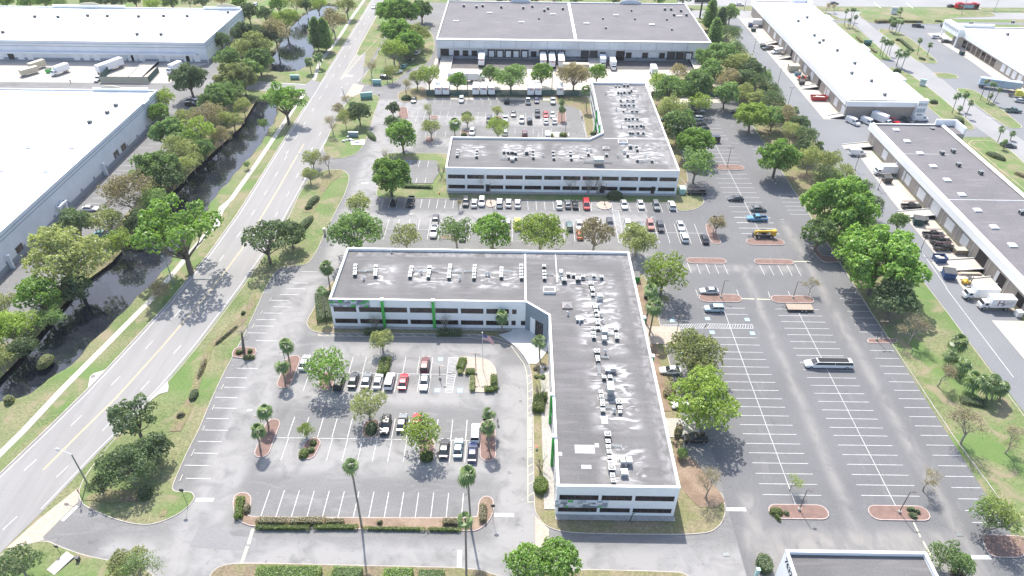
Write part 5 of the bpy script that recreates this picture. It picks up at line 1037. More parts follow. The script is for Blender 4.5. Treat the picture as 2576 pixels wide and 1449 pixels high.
def palm(bx, by, tx, ty, r, label, c=None, leaf='P', name='palm_tree', group=None, thick=1.0, h=None):
 if c is not None: (bx, by), (tx, ty) = F(*c, bx, by), F(*c, tx, ty)
 if h is None: B, top = rise((bx, by), (tx, ty))
 else: B = g(bx, by); top = g(tx, ty, h)
 NT[0] += 1; e = empty(name, (B.x, B.y, 0.1)); v = top-B; L = v.length; R = r*0.92*dist(top)/FPX
 t = child('trunk', PT_[NT[0] % 2], e); t.rotation_euler = v.to_track_quat('Z', 'Y').to_euler(); t.scale = (thick, thick, L)
 f = child('crown', PF[NT[0] % 3], e, [LEAF[leaf]]); f.location = v; f.scale = (R/1.75,)*3; f.rotation_euler = (0, 0, NT[0]*1.7)
 tag(e, label, 'palm tree', group); return e
TREES = [
 # west bank of the canal and the left warehouses
 (473, 196, 47, 'd1', 'D', 'dark round shade tree alone at the lane between the two white warehouses'),
 (588, 192, 46, 'd2', 'O', 'pale olive tree above the lane junction beside the canal'),
 (410, 252, 38, 's1', 'Y', 'yellow green tree at the far corner of the canal warehouse'),
 (398, 288, 28, 'd3', 'G', 'small bright green tree touching the wall near the warehouse corner'),
 (556, 245, 44, 'd2', 'M', 'green tree on the canal bank below the pale olive one'),
 (525, 300, 45, 'f1', 'B', 'brown leafless looking tree leaning over the top of the canal'),
 (424, 335, 50, 'd1', 'M', 'broad green tree beside the warehouse parking, third down the bank'),
 (500, 335, 46, 's2', 'Y', 'ochre green tree between warehouse parking and upper canal'),
 (450, 382, 48, 'f2', 'O', 'dull olive tree overhanging the dark water at mid canal'),
 (388, 424, 62, 'd3', 'M', 'wide green tree over the white stall lines by the warehouse'),
 (325, 492, 70, 'f1', 'B', 'large grey twiggy tree in the middle of the warehouse parking'),
 (268, 556, 50, 's1', 'O', 'olive tree next to the white sedan in the warehouse parking'),
 (190, 566, 44, 'd2', 'D', 'dark green tree against the grey base of the warehouse wall'),
 (165, 650, 104, 'S1', 'O', 'very large olive crown at the near corner of the canal warehouse'),
 (95, 748, 62, 'd1', 'G', 'bright green tree below the very large olive crown'),
 (25, 828, 62, 'S2', 'Y', 'yellow green tree cropped by the left edge above the canal'),
 (0, 770, 40, 's2', 'O', 'small olive tree at the left edge beside the bright green one'),
 (-5, 905, 40, 's1', 'O', 'thin olive bush tree at the left edge over the dark water'),
 (20, 640, 30, 'd2', 'D', 'dark tree in the corner under the near warehouse entrance') if False else None,
 (640, 112, 44, 's1', 'O', 'olive tree on the west bank of the upper pond'),
 (692, 82, 42, 'f2', 'B', 'pale brown tree hanging over the upper pond'),
 (716, 48, 34, 's2', 'Y', 'yellow green tree at the head of the upper pond'),
 (556, 104, 24, 'd1', 'D', 'small dark tree against the end wall of the far white warehouse'),
 (612, 82, 32, 'd2', 'D', 'low dark tree hugging the far white warehouse corner'),
 (576, 152, 34, 'd3', 'M', 'small green tree between the far warehouse and the lane'),
 (650, 150, 36, 'd1', 'M', 'green tree over the bend of the upper pond bank'),
 (625, 32, 26, 'd3', 'D', 'dark young tree on the lawn behind the far white warehouse'),
 (668, 38, 22, 'd1', 'D', 'dark tree just right of the dark young tree at the top'),
 (742, 10, 26, 'f1', 'O', 'dull brownish tree at the top edge left of the road'),
 (800, 12, 26, 's2', 'Y', 'tan green tree at the top edge above the upper pond'),
 (872, 14, 30, 's1', 'O', 'olive tree at the top beside the footpath and road'),
 (700, 12, 24, 'd2', 'G', 'bright tree at the top edge between pond and lawn'),
 (770, 14, 20, 'd1', 'D', 'small dark tree at the top edge near the end of the pond'),
 (796, 90, 24, 'c1', 'M', 'tall feathery green conifer on the east bank of the upper pond'),
 (816, 92, 24, 'c2', 'M', 'second feathery conifer just right of the tallest one'),
 (838, 56, 38, 'f2', 'B', 'purple brown leafless tree between pond and footpath'),
 (662, 312, 17, 's1', 'M', 'slim dark tree leaning by the canal edge near the junction'),
 (622, 415, 11, 's1', 'M', 'tiny sapling on the grass beside the canal footpath'),
 (402, 735, 28, 'f1', 'B', 'grey bare bush tree beside the footpath under the spreading tree'),
 (612, 205, 34, 'd3', 'O', 'olive tree filling the belt below the lane junction'),
 (585, 228, 34, 's2', 'M', 'soft green tree overlapping the pale olive one at the junction'),
 (528, 262, 34, 'd1', 'M', 'green tree between warehouse corner and canal head'),
 (470, 300, 36, 's1', 'O', 'olive tree just right of the small bright corner tree'),
 (556, 300, 30, 'f2', 'O', 'brown olive tree right at the canal head bank'),
 (478, 360, 34, 'd2', 'M', 'green tree between the ochre and dull olive bank trees'),
 (462, 425, 36, 'f1', 'O', 'dull tree on the bank under the dull olive one'),
 (425, 455, 38, 'd2', 'D', 'dark tree on the bank beside the wide green parking tree'),
 (388, 505, 36, 's2', 'M', 'green tree on the bank right of the large grey twiggy tree'),
 (352, 560, 34, 'd1', 'D', 'dark tree at the parking end by the canal bend'),
 (300, 610, 38, 's2', 'Y', 'yellow green tree above the parked blue car'),
 (190, 728, 40, 'd2', 'D', 'dark green tree at the water below the very large olive crown'),
 (130, 800, 36, 's1', 'M', 'soft green tree by the water below the bright one'),
 (60, 880, 34, 'd1', 'D', 'dark tree on the bank at the lower left water'),
 (668, 92, 34, 'd1', 'D', 'dark tree hidden in the belt above the upper pond'),
 (605, 128, 34, 's1', 'O', 'grey olive tree beside the far warehouse end wall'),
 (632, 178, 30, 'd2', 'M', 'green tree at the lawn corner by the pond monument'),
 (612, 270, 26, 'f1', 'O', 'brownish tree overhanging the canal head, highest of the waterline trees'),
 (586, 304, 26, 's1', 'O', 'olive tree overhanging the canal, second of the waterline trees'),
 (553, 343, 28, 'f2', 'B', 'brown tree overhanging the canal, third of the waterline trees'),
 (512, 376, 28, 'd1', 'M', 'green tree overhanging the canal, fourth of the waterline trees'),
 (484, 408, 30, 'f1', 'O', 'dull tree overhanging the canal, fifth of the waterline trees'),
 (436, 444, 30, 's2', 'M', 'soft green tree overhanging the canal, sixth of the waterline trees'),
 (384, 484, 32, 'f2', 'O', 'grey tree overhanging the canal, seventh of the waterline trees'),
 # road verge
 (900, 100, 1, 'd1', 'G', '') if False else None,
 (1012, 32, 44, 'd1', 'G', 'bright tree at the top between the road and the freight warehouse'),
 (978, 26, 34, 'd2', 'G', 'bright green tree touching the road at the top edge'),
 (1060, 25, 30, 'd3', 'M', 'green tree at the top left corner of the freight warehouse'),
 (1002, 78, 42, 'd2', 'G', 'second bright tree down beside the freight warehouse drive'),
 (1048, 85, 36, 's1', 'O', 'olive tree next to the freight warehouse side wall'),
 (1030, 105, 36, 'd1', 'G', 'vivid tree over the drive left of the freight docks'),
 (988, 128, 36, 's2', 'Y', 'ochre green tree above the black parked car'),
 (1020, 130, 22, 'd3', 'M', 'small green tree behind the ochre green one'),
 (932, 158, 26, 'b1', 'B', 'bare many branched tree at the drive entrance corner'),
 (985, 185, 22, 'f1', 'O', 'silvery green tree over the black parked car'),
 (1018, 205, 24, 'b2', 'B', 'bare tree at the left end of the courtyard hedge'),
 (876, 243, 20, 'b3', 'B', 'bare tree beside the green monument sign at the junction'),
 (832, 300, 26, 'b1', 'B', 'leafless tree on the verge below the monument sign'),
 (850, 275, 18, 'f2', 'B', 'brown twiggy tree close to the road above the leafless one'),
 (903, 285, 30, 'd1', 'D', 'dark rounded tree on the grass island by the hotel like sign'),
 (868, 300, 26, 'f1', 'O', 'thin olive tree just left of the dark rounded tree'),
 (822, 395, 27, 'b2', 'B', 'bare tree on the mulch point of the verge island'),
 (785, 400, 28, 's2', 'O', 'sparse grey green tree by the kerb beside the streetlamp'),
 (778, 440, 24, 's1', 'O', 'sparse grey green tree lower on the verge island'),
 (988, 275, 18, 'd2', 'D', 'slim dark tree column at the west edge of the courtyard parking'),
 (984, 310, 20, 'd1', 'D', 'dark bushy tree below the slim tree column'),
 (1012, 342, 42, 'd3', 'G', 'bright green tree at the courtyard parking entrance'),
 (980, 440, 60, 'd1', 'G', 'round bright green tree left of the far office building'),
 (968, 385, 9, 'm1', 'B', 'tiny upright leafless tree above the round bright tree'),
 (1110, 420, 14, 'm2', 'Y', 'small upright budding tree at the left end of the far office'),
 (1078, 268, 22, 'b1', 'O', 'small thin tree in the upper courtyard parking island'),
 (1083, 322, 28, 's1', 'O', 'pale thin tree in the lower left courtyard parking island'),
 (1175, 303, 18, 's2', 'O', 'small thin tree beside the courtyard fan palm'),
 (1250, 280, 17, 's1', 'O', 'small olive tree between courtyard parked cars'),
 (1252, 323, 32, 's2', 'Y', 'wide pale tree just behind the far office roof edge'),
 # row behind the courtyard hedge
 (1078, 192, 34, 's2', 'Y', 'yellow green tree nearest the left end of the green mesh fence'),
 (1048, 198, 26, 's1', 'O', 'thin olive tree left of the green mesh fence'),
 (1150, 205, 24, 'd2', 'G', 'light green tree before the long white semi trailer'),
 (1232, 190, 26, 'd1', 'M', 'grey green tree behind the row of parked trailers'),
 (1285, 192, 42, 's1', 'M', 'wide feathery tree before the freight yard'),
 (1362, 188, 30, 'd3', 'G', 'bright upright tree before the docked trailers'),
 (1445, 188, 42, 's2', 'B', 'brown budding tree over the pale trailer in the freight yard'),
 (1502, 185, 24, 'd2', 'G', 'small bright tree next to the far office wing roof'),
 (1655, 205, 30, 's1', 'Y', 'thin tree right of the far office wing roof, furthest back'),
 (1688, 222, 46, 's2', 'M', 'light green tree between freight yard and office wing'),
 (1748, 212, 46, 'd1', 'M', 'dense green tree at the right side of the freight yard'),
 (1705, 185, 26, 'f1', 'B', 'brownish tree top behind the light green yard tree'),
 (1746, 244, 22, 's1', 'Y', 'small yellow tree at the fence end near the grey pickup'),
 (1690, 280, 44, 'f2', 'O', 'brown olive tree leaning on the side of the office wing'),
 (1708, 318, 42, 'd3', 'M', 'green tree halfway along the right side of the office wing'),
 (1752, 356, 50, 'd2', 'G', 'bright green tree right of the far office roof'),
 (1752, 412, 56, 's1', 'M', 'wide green tree over the black pickup'),
 (1722, 300, 26, 'd1', 'M', 'small green tree squeezed between wing and white sedan'),
 # belt between freight warehouse and right yard
 (1788, 42, 22, 'c1', 'M', 'tall dark evergreen at the back corner of the freight warehouse'),
 (1812, 62, 22, 'c2', 'D', 'tall dark evergreen right of the billboard post'),
 (1838, 35, 24, 'd1', 'M', 'light green tree top beside the tall dark evergreens'),
 (1798, 92, 24, 'c3', 'M', 'tall feathery evergreen beside the freight warehouse roof corner'),
 (1840, 92, 30, 'f1', 'D', 'dull evergreen next to the yard lamp pole'),
 (1812, 140, 44, 'd3', 'M', 'broad light green tree at the freight warehouse corner'),
 (1852, 130, 30, 'f2', 'D', 'grey green tree on the yard side of the belt'),
 (1862, 165, 36, 'f1', 'O', 'brown green tree in the belt above the palms'),
 (1790, 185, 34, 'd2', 'M', 'green tree below the freight ramp'),
 (1835, 205, 36, 'f2', 'B', 'brown tree in the middle of the belt'),
 (1892, 182, 34, 'd1', 'D', 'dark tree at the yard kerb opposite the tan skip'),
 (1905, 218, 34, 'f1', 'D', 'dark brownish tree at the yard kerb opposite the red dumpster'),
 (1870, 235, 30, 'f2', 'O', 'dull olive tree above the lone bright tree in the belt'),
 (1892, 290, 42, 'd3', 'Y', 'lone yellow green tree over the upper right parking'),
 (1940, 262, 36, 'f1', 'D', 'dark tree right of the lone yellow green tree'),
 (1975, 295, 34, 'f2', 'B', 'brownish dark tree above the large bright oak in the belt'),
 (2008, 318, 30, 'd1', 'D', 'dark tree clump beside the yard opposite the white vans'),
 (2030, 350, 34, 'f1', 'D', 'grey green tree in the belt opposite the white minivan'),
 (1958, 392, 60, 'd2', 'G', 'large bright oak at the top of the right parking edge'),
 (2040, 400, 40, 'f2', 'O', 'olive brown tree on the litter strip right of the large bright oak'),
 (2090, 405, 36, 's1', 'O', 'thin tree on the litter strip near the yard'),
 (2068, 445, 34, 'f1', 'D', 'dull dark tree just above the first giant bright oak'),
 (2122, 440, 34, 'f2', 'O', 'grey olive tree opposite the white box truck'),
 (2168, 480, 30, 'f1', 'D', 'grey tree opposite the black rack pickup'),
 (2105, 525, 96, 'D1', 'G', 'first giant bright oak beside the right parking'),
 (2195, 520, 32, 'f2', 'D', 'dark grey tree behind the first giant bright oak'),
 (2062, 590, 50, 'd3', 'M', 'green tree low on the left flank of the first giant oak'),
 (2150, 600, 60, 'd1', 'G', 'bright tree filling the gap between the two giant oaks'),
 (2215, 660, 112, 'D2', 'G', 'second and nearest giant bright oak beside the right parking'),
 (2250, 758, 62, 'd2', 'D', 'dark green tree below the nearest giant oak'),
 (2262, 560, 26, 'd1', 'M', 'small round tree at the yard side behind the nearest giant oak'),
 (1826, 240, 34, 'd2', 'M', 'green tree in the belt just left of the dull olive one'),
 (1842, 172, 34, 'f1', 'O', 'olive brown tree in the belt left of the yard kerb'),
 (1875, 205, 34, 'd3', 'D', 'dark tree in the thick of the belt above the lone bright one'),
 (1922, 195, 26, 's1', 'M', 'soft tree at the yard kerb by the tall twin lamp pole'),
 (1942, 232, 28, 'f2', 'D', 'grey dark tree at the kerb below the twin lamp pole'),
 (1905, 255, 28, 'd1', 'O', 'olive tree touching the lone yellow green tree'),
 (1945, 300, 30, 'd2', 'M', 'green tree right behind the lone yellow green tree'),
 (1992, 335, 30, 'f1', 'O', 'brown tree just above the large bright oak crown'),
 (2020, 378, 28, 'd3', 'D', 'dark tree between the large bright oak and the yard'),
 (2098, 452, 28, 's2', 'M', 'thin green tree above the first giant oak crown'),
 (2146, 512, 28, 'f2', 'O', 'dull tree between first giant oak and yard kerb'),
 (1768, 148, 26, 'd1', 'M', 'green tree just below the freight warehouse corner'),
 (1762, 262, 30, 's2', 'Y', 'pale yellow green tree at the top of the right side parking'),
 # between the offices
 (905, 516, 40, 's1', 'O', 'pale open crowned tree over the row before the far office'),
 (895, 588, 76, 'S1', 'M', 'broad grey green tree behind the left end of the near office'),
 (1022, 598, 40, 's2', 'O', 'pale sparse tree second along behind the near office roof'),
 (1148, 583, 52, 's1', 'M', 'soft green tree beside the white pickup behind the near office'),
 (1152, 505, 16, 'b2', 'B', 'small leafless tree in the middle drive before the far office'),
 (1240, 585, 56, 'd3', 'G', 'brightest tree in the row behind the near office roof'),
 (1360, 588, 66, 'S2', 'Y', 'wide yellow green tree right of the yellow pickup'),
 (1495, 590, 58, 's1', 'B', 'brownish spring tree behind the near office roof'),
 (1484, 510, 9, 'm1', 'B', 'little bare twig tree beside the hatched crossing') if False else None,
 (1603, 605, 52, 'S1', 'O', 'olive tree at the back right corner of the near office'),
 (1672, 690, 66, 's2', 'Y', 'yellow green tree with a low fork east of the near office roof'),
 (1648, 716, 22, 'd1', 'M', 'little dark green tree under the low forked one'),
 (1805, 562, 26, 's1', 'B', 'sparse brown tree in the slanted island of the right parking'),
 (1748, 895, 80, 'S2', 'O', 'grey olive tree over the paved pad east of the near office'),
 (1768, 1010, 96, 'S1', 'Y', 'large yellow green tree east of the near office, biggest on that side'),
 (1715, 1142, 16, 'd3', 'M', 'small green sapling below the black vehicle by the office'),
 (1790, 1205, 54, 'b3', 'B', 'wide leafless tree right of the near end of the office'),
 (2045, 708, 24, 'b1', 'B', 'ghostly thin tree beside the lamp above the flatbed trailer'),
 # front parking
 (823, 932, 64, 's2', 'G', 'feathery bright green tree over parked cars in the front parking'),
 (960, 858, 36, 's1', 'O', 'small olive tree growing from the square hedge island'),
 (925, 1022, 48, 's2', 'O', 'thin olive tree in the middle of the front parking'),
 (768, 1084, 24, 's1', 'Y', 'small sparse tree in the left middle parking island'),
 (1065, 1092, 64, 's1', 'Y', 'largest olive green tree of the front parking rows'),
 (1360, 975, 18, 'm1', 'Y', 'small upright tree over the clipped hedge by the fire lane, upper of two'),
 (1360, 1160, 18, 'm2', 'Y', 'small upright tree over the round hedge by the fire lane, lower of two'),
 # left oaks
 (668, 608, 62, 'o1', 'D', 'dark mossy oak on the verge beside the road bend'),
 (730, 590, 38, 'd1', 'D', 'dark tree partly joined to the mossy verge oak'),
 (335, 1058, 70, 'o2', 'D', 'big dark oak beside the streetlamp, upper half of the pair'),
 (322, 1172, 72, 'S1', 'D', 'big dark oak nearest the driveway mouth'),
 (250, 1225, 36, 's1', 'D', 'low dark tree leaning over the kerb by the stop sign'),
 (385, 1130, 44, 'd2', 'D', 'round dark tree on the right flank of the big oaks'),
 (330, 1402, 76, 'b2', 'M', 'thin half leafed tree at the bottom edge over the driveway'),
 (322, 1425, 62, 's1', 'O', 'low spreading tree cropped by the bottom edge left of centre'),
 (45, 1422, 58, 's2', 'D', 'dark spreading tree in the bottom left corner'),
 (1330, 1428, 66, 'd1', 'G', 'bright tree at the bottom edge, left one of the pair'),
 (1408, 1408, 62, 'd3', 'G', 'bright tree at the bottom edge, taller right one of the pair'),
 (450, 592, 112, 'o1', 'G', 'great spreading bright tree between canal and road'),
 (716, 256, 56, 'o2', 'G', 'tall irregular bright tree at the road junction beside the canal'),
 # right lawn
 (2310, 812, 46, 'b1', 'B', 'bare leaning tree on the lawn nearest the giant oaks'),
 (2382, 925, 40, 'b2', 'B', 'bare leaning tree second along the right lawn'),
 (2455, 1050, 66, 'b3', 'B', 'bare tree third along the right lawn with pale limbs'),
 (2560, 1090, 50, 'b1', 'B', 'bare tree at the right edge of the lawn'),
 (2520, 1280, 84, 'b2', 'Y', 'thin leafing tree over the lower right corner of the parking'),
 (2500, 1300, 58, 's2', 'M', 'sparse green crown beside the mulch bed at the lower right'),
 (1998, 1205, 28, 'b3', 'Y', 'thin budding tree in the nearest left mulch island'),
 (2344, 1195, 38, 'b1', 'B', 'bare tree in the nearest right mulch island'),
 (2380, 1398, 52, 's1', 'M', 'green bushy tree beside the cropped building at the lower right'),
 (2420, 1420, 30, 'd2', 'M', 'small green tree hugging the cropped building corner'),
 (2435, 850, 36, 'f1', 'D', 'dull tree mixed with the cabbage palms on the right lawn') if False else None,
 (3072//1 and 3202-1288+0, 14, 14, 'b1', 'B', '') if False else None,
]
for t in TREES:
 if t:
  nm = 'oak_tree'
  if t[3][0] == 'c': nm = 'conifer_tree'
  elif t[3][0] in 'bf': nm = 'bare_tree'
  elif t[3][0] == 'm': nm = 'crape_myrtle'
  tree(*t[:6], name=nm)
# bare ornamental trees along the office fronts
for i, (x, y, lb) in enumerate([(940, 808, 'leafless ornamental tree before the near office, between corner and first green fin'), (1119, 806, 'leafless ornamental tree before the near office, right of the second green fin'), (1208, 452, 'leafless ornamental tree before the far office, left of its first doorway'), (1245, 452, 'leafless ornamental tree before the far office, right of its first doorway'), (1439, 458, 'leafless ornamental tree before the far office, left of the trio'), (1481, 460, 'leafless ornamental tree before the far office, middle of the trio'), (1506, 462, 'leafless ornamental tree before the far office, right of the trio next to bush')]):
 tree(x, y, 14, 'm%d' % (i % 2+1), 'B', lb, name='crape_myrtle', group='bare ornamental trees along the office fronts')
for (x, y, r, lb) in [(2083, 10, 13, 'pale leafless tree at the top near the main road, left of two'), (2103, 12, 12, 'pale leafless tree at the top near the main road, right of two')]: tree(x, y, r, 'b2', 'B', lb, name='bare_tree')
# top edge belt on the left
for i, (x, y, r, k, l, w) in enumerate([(12, 4, 22, 'd1', 'G', 'bright'), (70, 6, 24, 'd2', 'G', 'bright'), (112, 4, 22, 'd3', 'G', 'bright'), (150, 8, 22, 's1', 'M', 'grey green'), (225, 6, 22, 'd1', 'M', 'mid green'), (262, 2, 22, 'd3', 'D', 'dark'), (300, 3, 22, 'd2', 'D', 'dark'), (340, 0, 20, 'd1', 'D', 'dark'), (385, 12, 26, 's2', 'Y', 'tan'), (432, 6, 24, 'd1', 'M', 'mid green'), (475, 2, 20, 'f1', 'D', 'dull'), (510, 3, 22, 'd2', 'D', 'dark'), (555, 0, 20, 'f2', 'B', 'brown'), (600, 8, 22, 'd3', 'G', 'bright')]):
 tree(x, y, r, k, l, '%s tree in the top edge belt behind the white roofs, %s from left' % (w, ordinal(i)), group='trees in the belt along the top edge')
for i, x in enumerate([1150, 1255, 1300, 1350, 1395, 1450, 1545, 1600, 1660, 1720]):
 tree(x, -4, 20, 'd%d' % (i % 3+1), 'GMDO'[i % 4], '%s tree behind the back wall of the freight warehouse, counted from the left' % ordinal(i), group='trees behind the freight warehouse')
rs_ = np.random.RandomState(4); n = 9000; yy = rs_.uniform(100, 262, n); cx_ = np.interp(yy, [100, 112, 140, 157, 175, 201, 225, 245, 262], [-113, -111.5, -110.2, -107.2, -107.8, -106.4, -104.8, -105.5, -103]); Zz = np.abs(rs_.normal(0, .5, n))*np.maximum(0, np.sin(yy*.55)+np.sin(yy*.21)+.5); P = np.stack([cx_+rs_.normal(-.3, 1.0, n), yy, Zz+.02], 1)
me = leaf_mesh('undergrowth', P, unit(rs_, n)+np.array([0, 0, .8]), rs_.uniform(.1, .26, n), rs_.rand(n), rs_); me.materials.append(LEAF['D']); o = bpy.data.objects.new('undergrowth', me); COL.objects.link(o); tag(o, 'tangled undergrowth along the far bank of the canal', 'undergrowth', kind='stuff')
# palms
PAL = [
 (870-644*0, 0, 0, 0, 0, '') if False else None,
 (F(1, 2, 345, 790), F(1, 2, 305, 575), 21, 'fan palm at the top of the left mulch island in the front parking'),
 (F(1, 2, 297, 965), F(1, 2, 263, 790), 20, 'fan palm at the foot of the left mulch island in the front parking'),
 (F(1, 2, 128, 1400), F(1, 2, 88, 1240), 21, 'fan palm at the top of the lower left mulch island'),
 (F(1, 3, 45, 180), F(0, 2, 2576+15, 1430), 20, 'fan palm at the foot of the lower left mulch island'),
 (F(1, 2, 2340, 1440), F(1, 2, 2340, 1265), 19, 'fan palm at the top of the right mulch island beside the white suv'),
 (F(1, 3, 2340, 170), F(1, 2, 2335, 1400), 21, 'fan palm at the middle of the right mulch island'),
 (F(1, 2, 2478, 455), F(1, 2, 2472, 280), 18, 'fan palm before the left wing near the grey entrance'),
 (F(2, 2, 278, 715), F(2, 2, 272, 535), 19, 'fan palm on the white plaza before the grey entrance'),
 (F(1, 3, 1065, 955), F(1, 3, 955, 340), 22, 'very tall slender palm in the front planted bed, left one'),
 (F(1, 3, 2165, 985), F(1, 3, 2128, 430), 27, 'very tall slender palm in the front planted bed, right one'),
 (F(1, 3, 2118, 1460), F(1, 3, 2108, 880), 22, 'tall palm rising from the bottom hedge in front of the planted bed'),
 (F(1, 2, 705, 290), F(1, 2, 660, 30), 14, 'palm beside the left end of the near office, lower of two'),
 (F(1, 1, 745, 1449), F(1, 1, 710, 1240), 20, 'palm beside the left end of the near office, upper of two'),
 (F(2, 2, 1380, 480), F(2, 2, 1440, 175), 24, 'tall feathery palm east of the near office roof, right of two'),
 (F(2, 2, 1345, 365), F(2, 2, 1400, 25), 20, 'tall feathery palm east of the near office roof, left of two'),
 (F(1, 0, 560, 740), F(1, 0, 530, 620), 13, 'silvery palm on the pond bank, shorter left one'),
 (F(1, 0, 640, 690), F(1, 0, 625, 575), 15, 'silvery palm by the footpath, larger right one'),
 (F(1, 0, 2003, 1375), F(1, 0, 2000, 1245), 17, 'fan palm in the courtyard parking behind the far office'),
 (F(2, 0, 500, 1215), F(2, 0, 503, 1100), 10, 'fan palm in the courtyard mulch island, lower of two'),
 (F(2, 0, 498, 1090), F(2, 0, 500, 1025), 10, 'fan palm in the courtyard mulch island, upper of two'),
 (F(2, 0, 748, 1115), F(2, 0, 745, 900), 13, 'tall palm at the inner corner of the far office wing'),
 (F(3, 2, 1900, 690), F(3, 2, 1920, 545), 24, 'cabbage palm on the right lawn, topmost of the cluster'),
 (F(3, 2, 1880, 800), F(3, 2, 1850, 680), 22, 'cabbage palm on the right lawn, middle of the upper cluster'),
 (F(3, 2, 1950, 880), F(3, 2, 1960, 780), 24, 'cabbage palm on the right lawn, low one with a shadow below'),
 (F(3, 2, 2060, 1060), F(3, 2, 2070, 920), 24, 'cabbage palm on the right lawn, left of the lower cluster'),
 (F(3, 2, 2200, 1110), F(3, 2, 2180, 950), 25, 'cabbage palm on the right lawn, second of the lower cluster'),
 (F(3, 2, 2250, 1140), F(3, 2, 2270, 960), 27, 'cabbage palm on the right lawn, third of the lower cluster'),
 (F(3, 2, 2330, 1130), F(3, 2, 2350, 1010), 22, 'cabbage palm on the right lawn, right of the lower cluster'),
 (F(3, 0, 345, 1360), F(3, 0, 370, 1235), 14, 'palm in the belt opposite the near white vans, upper one'),
 (F(3, 0, 240, 1180), F(3, 0, 265, 1120), 14, 'palm in the belt beside the yard lamp pole'),
 (F(3, 1, 500, 120), F(3, 1, 520, 20), 14, 'palm in the belt opposite the white minivan'),
 # boulevard palms
 (F(3, 0, 765, 265), F(3, 0, 793, 108), 6, 'slim boulevard palm at the left of the first group'),
 (F(3, 0, 825, 265), F(3, 0, 848, 95), 5, 'slim boulevard palm second in the first group'),
 (F(3, 0, 835, 215), F(3, 0, 876, 98), 5, 'slim boulevard palm leaning behind the first group'),
 (F(3, 0, 808, 275), F(3, 0, 820, 200), 5, 'short boulevard palm inside the first group'),
 (F(3, 0, 848, 295), F(3, 0, 886, 170), 6, 'slim boulevard palm at the right of the first group'),
 (F(3, 0, 1125, 565), F(3, 0, 1158, 400), 8, 'boulevard palm at the left of the second group'),
 (F(3, 0, 1145, 575), F(3, 0, 1200, 425), 8, 'boulevard palm second in the second group'),
 (F(3, 0, 1185, 580), F(3, 0, 1228, 430), 7, 'boulevard palm third in the second group'),
 (F(3, 0, 1218, 560), F(3, 0, 1250, 432), 6, 'boulevard palm at the right of the second group'),
 (F(3, 0, 1290, 670), F(3, 0, 1325, 535), 12, 'stout boulevard palm left of the pair by the dark shrub'),
 (F(3, 0, 1342, 690), F(3, 0, 1400, 530), 11, 'stout boulevard palm right of the pair by the dark shrub'),
 (F(3, 0, 1218, 310), F(3, 0, 1240, 190), 7, 'palm on the far lawn, left of the sign group'),
 (F(3, 0, 1240, 330), F(3, 0, 1275, 210), 9, 'palm on the far lawn, middle of the sign group'),
 (F(3, 0, 1280, 335), F(3, 0, 1318, 220), 5, 'thin palm on the far lawn, right of the sign group'),
 (F(3, 0, 1312, 335), F(3, 0, 1352, 228), 5, 'thin palm standing alone right of the sign group'),
 (F(3, 0, 1330, 175), F(3, 0, 1330, 105), 8, 'palm above the monument on the far lawn'),
 (F(3, 0, 1503, 555), F(3, 0, 1530, 405), 7, 'lone slim palm on the middle boulevard lawn, upper left'),
 (F(3, 0, 1595, 575), F(3, 0, 1637, 450), 7, 'lone slim palm on the middle boulevard lawn, lower right'),
 (F(3, 0, 1850, 1145), F(3, 0, 1908, 965), 10, 'palm on the long boulevard lawn, left of the lower group'),
 (F(3, 0, 1950, 1110), F(3, 0, 1995, 950), 9, 'palm on the long boulevard lawn, top of the lower group'),
 (F(3, 0, 1985, 1180), F(3, 0, 2045, 1035), 8, 'palm on the long boulevard lawn, right of the lower group'),
 (F(3, 0, 1925, 1140), F(3, 0, 1932, 1090), 8, 'short palm inside the lower group on the long lawn'),
 (F(3, 0, 2135, 1005), F(3, 0, 2200, 820), 6, 'slim palm before the semi trailer, leftmost'),
 (F(3, 0, 2205, 1010), F(3, 0, 2252, 840), 6, 'slim palm before the semi trailer, second'),
 (F(3, 0, 2240, 1000), F(3, 0, 2290, 850), 6, 'slim palm before the semi trailer, third'),
 (F(3, 0, 2260, 1050), F(3, 0, 2335, 900), 7, 'slim palm before the semi trailer, rightmost'),
 (F(3, 0, 2215, 1045), F(3, 0, 2245, 965), 6, 'short palm below the semi trailer palms'),
 (F(3, 0, 2310, 1430), F(3, 0, 2355, 1300), 9, 'palm on the lowest boulevard lawn, left one'),
 (F(3, 0, 2435, 1410), F(3, 0, 2465, 1345), 8, 'palm on the lowest boulevard lawn, right one'),
 (F(3, 1, 2370, 60), F(3, 1, 2385, -20), 8, 'palm beside the lowest boulevard shrub'),
]
for p in PAL:
 if p and len(p) == 4: palm(*p[0], *p[1], p[2], p[3], thick=(0.75 if p[2] < 12 else 1.0))
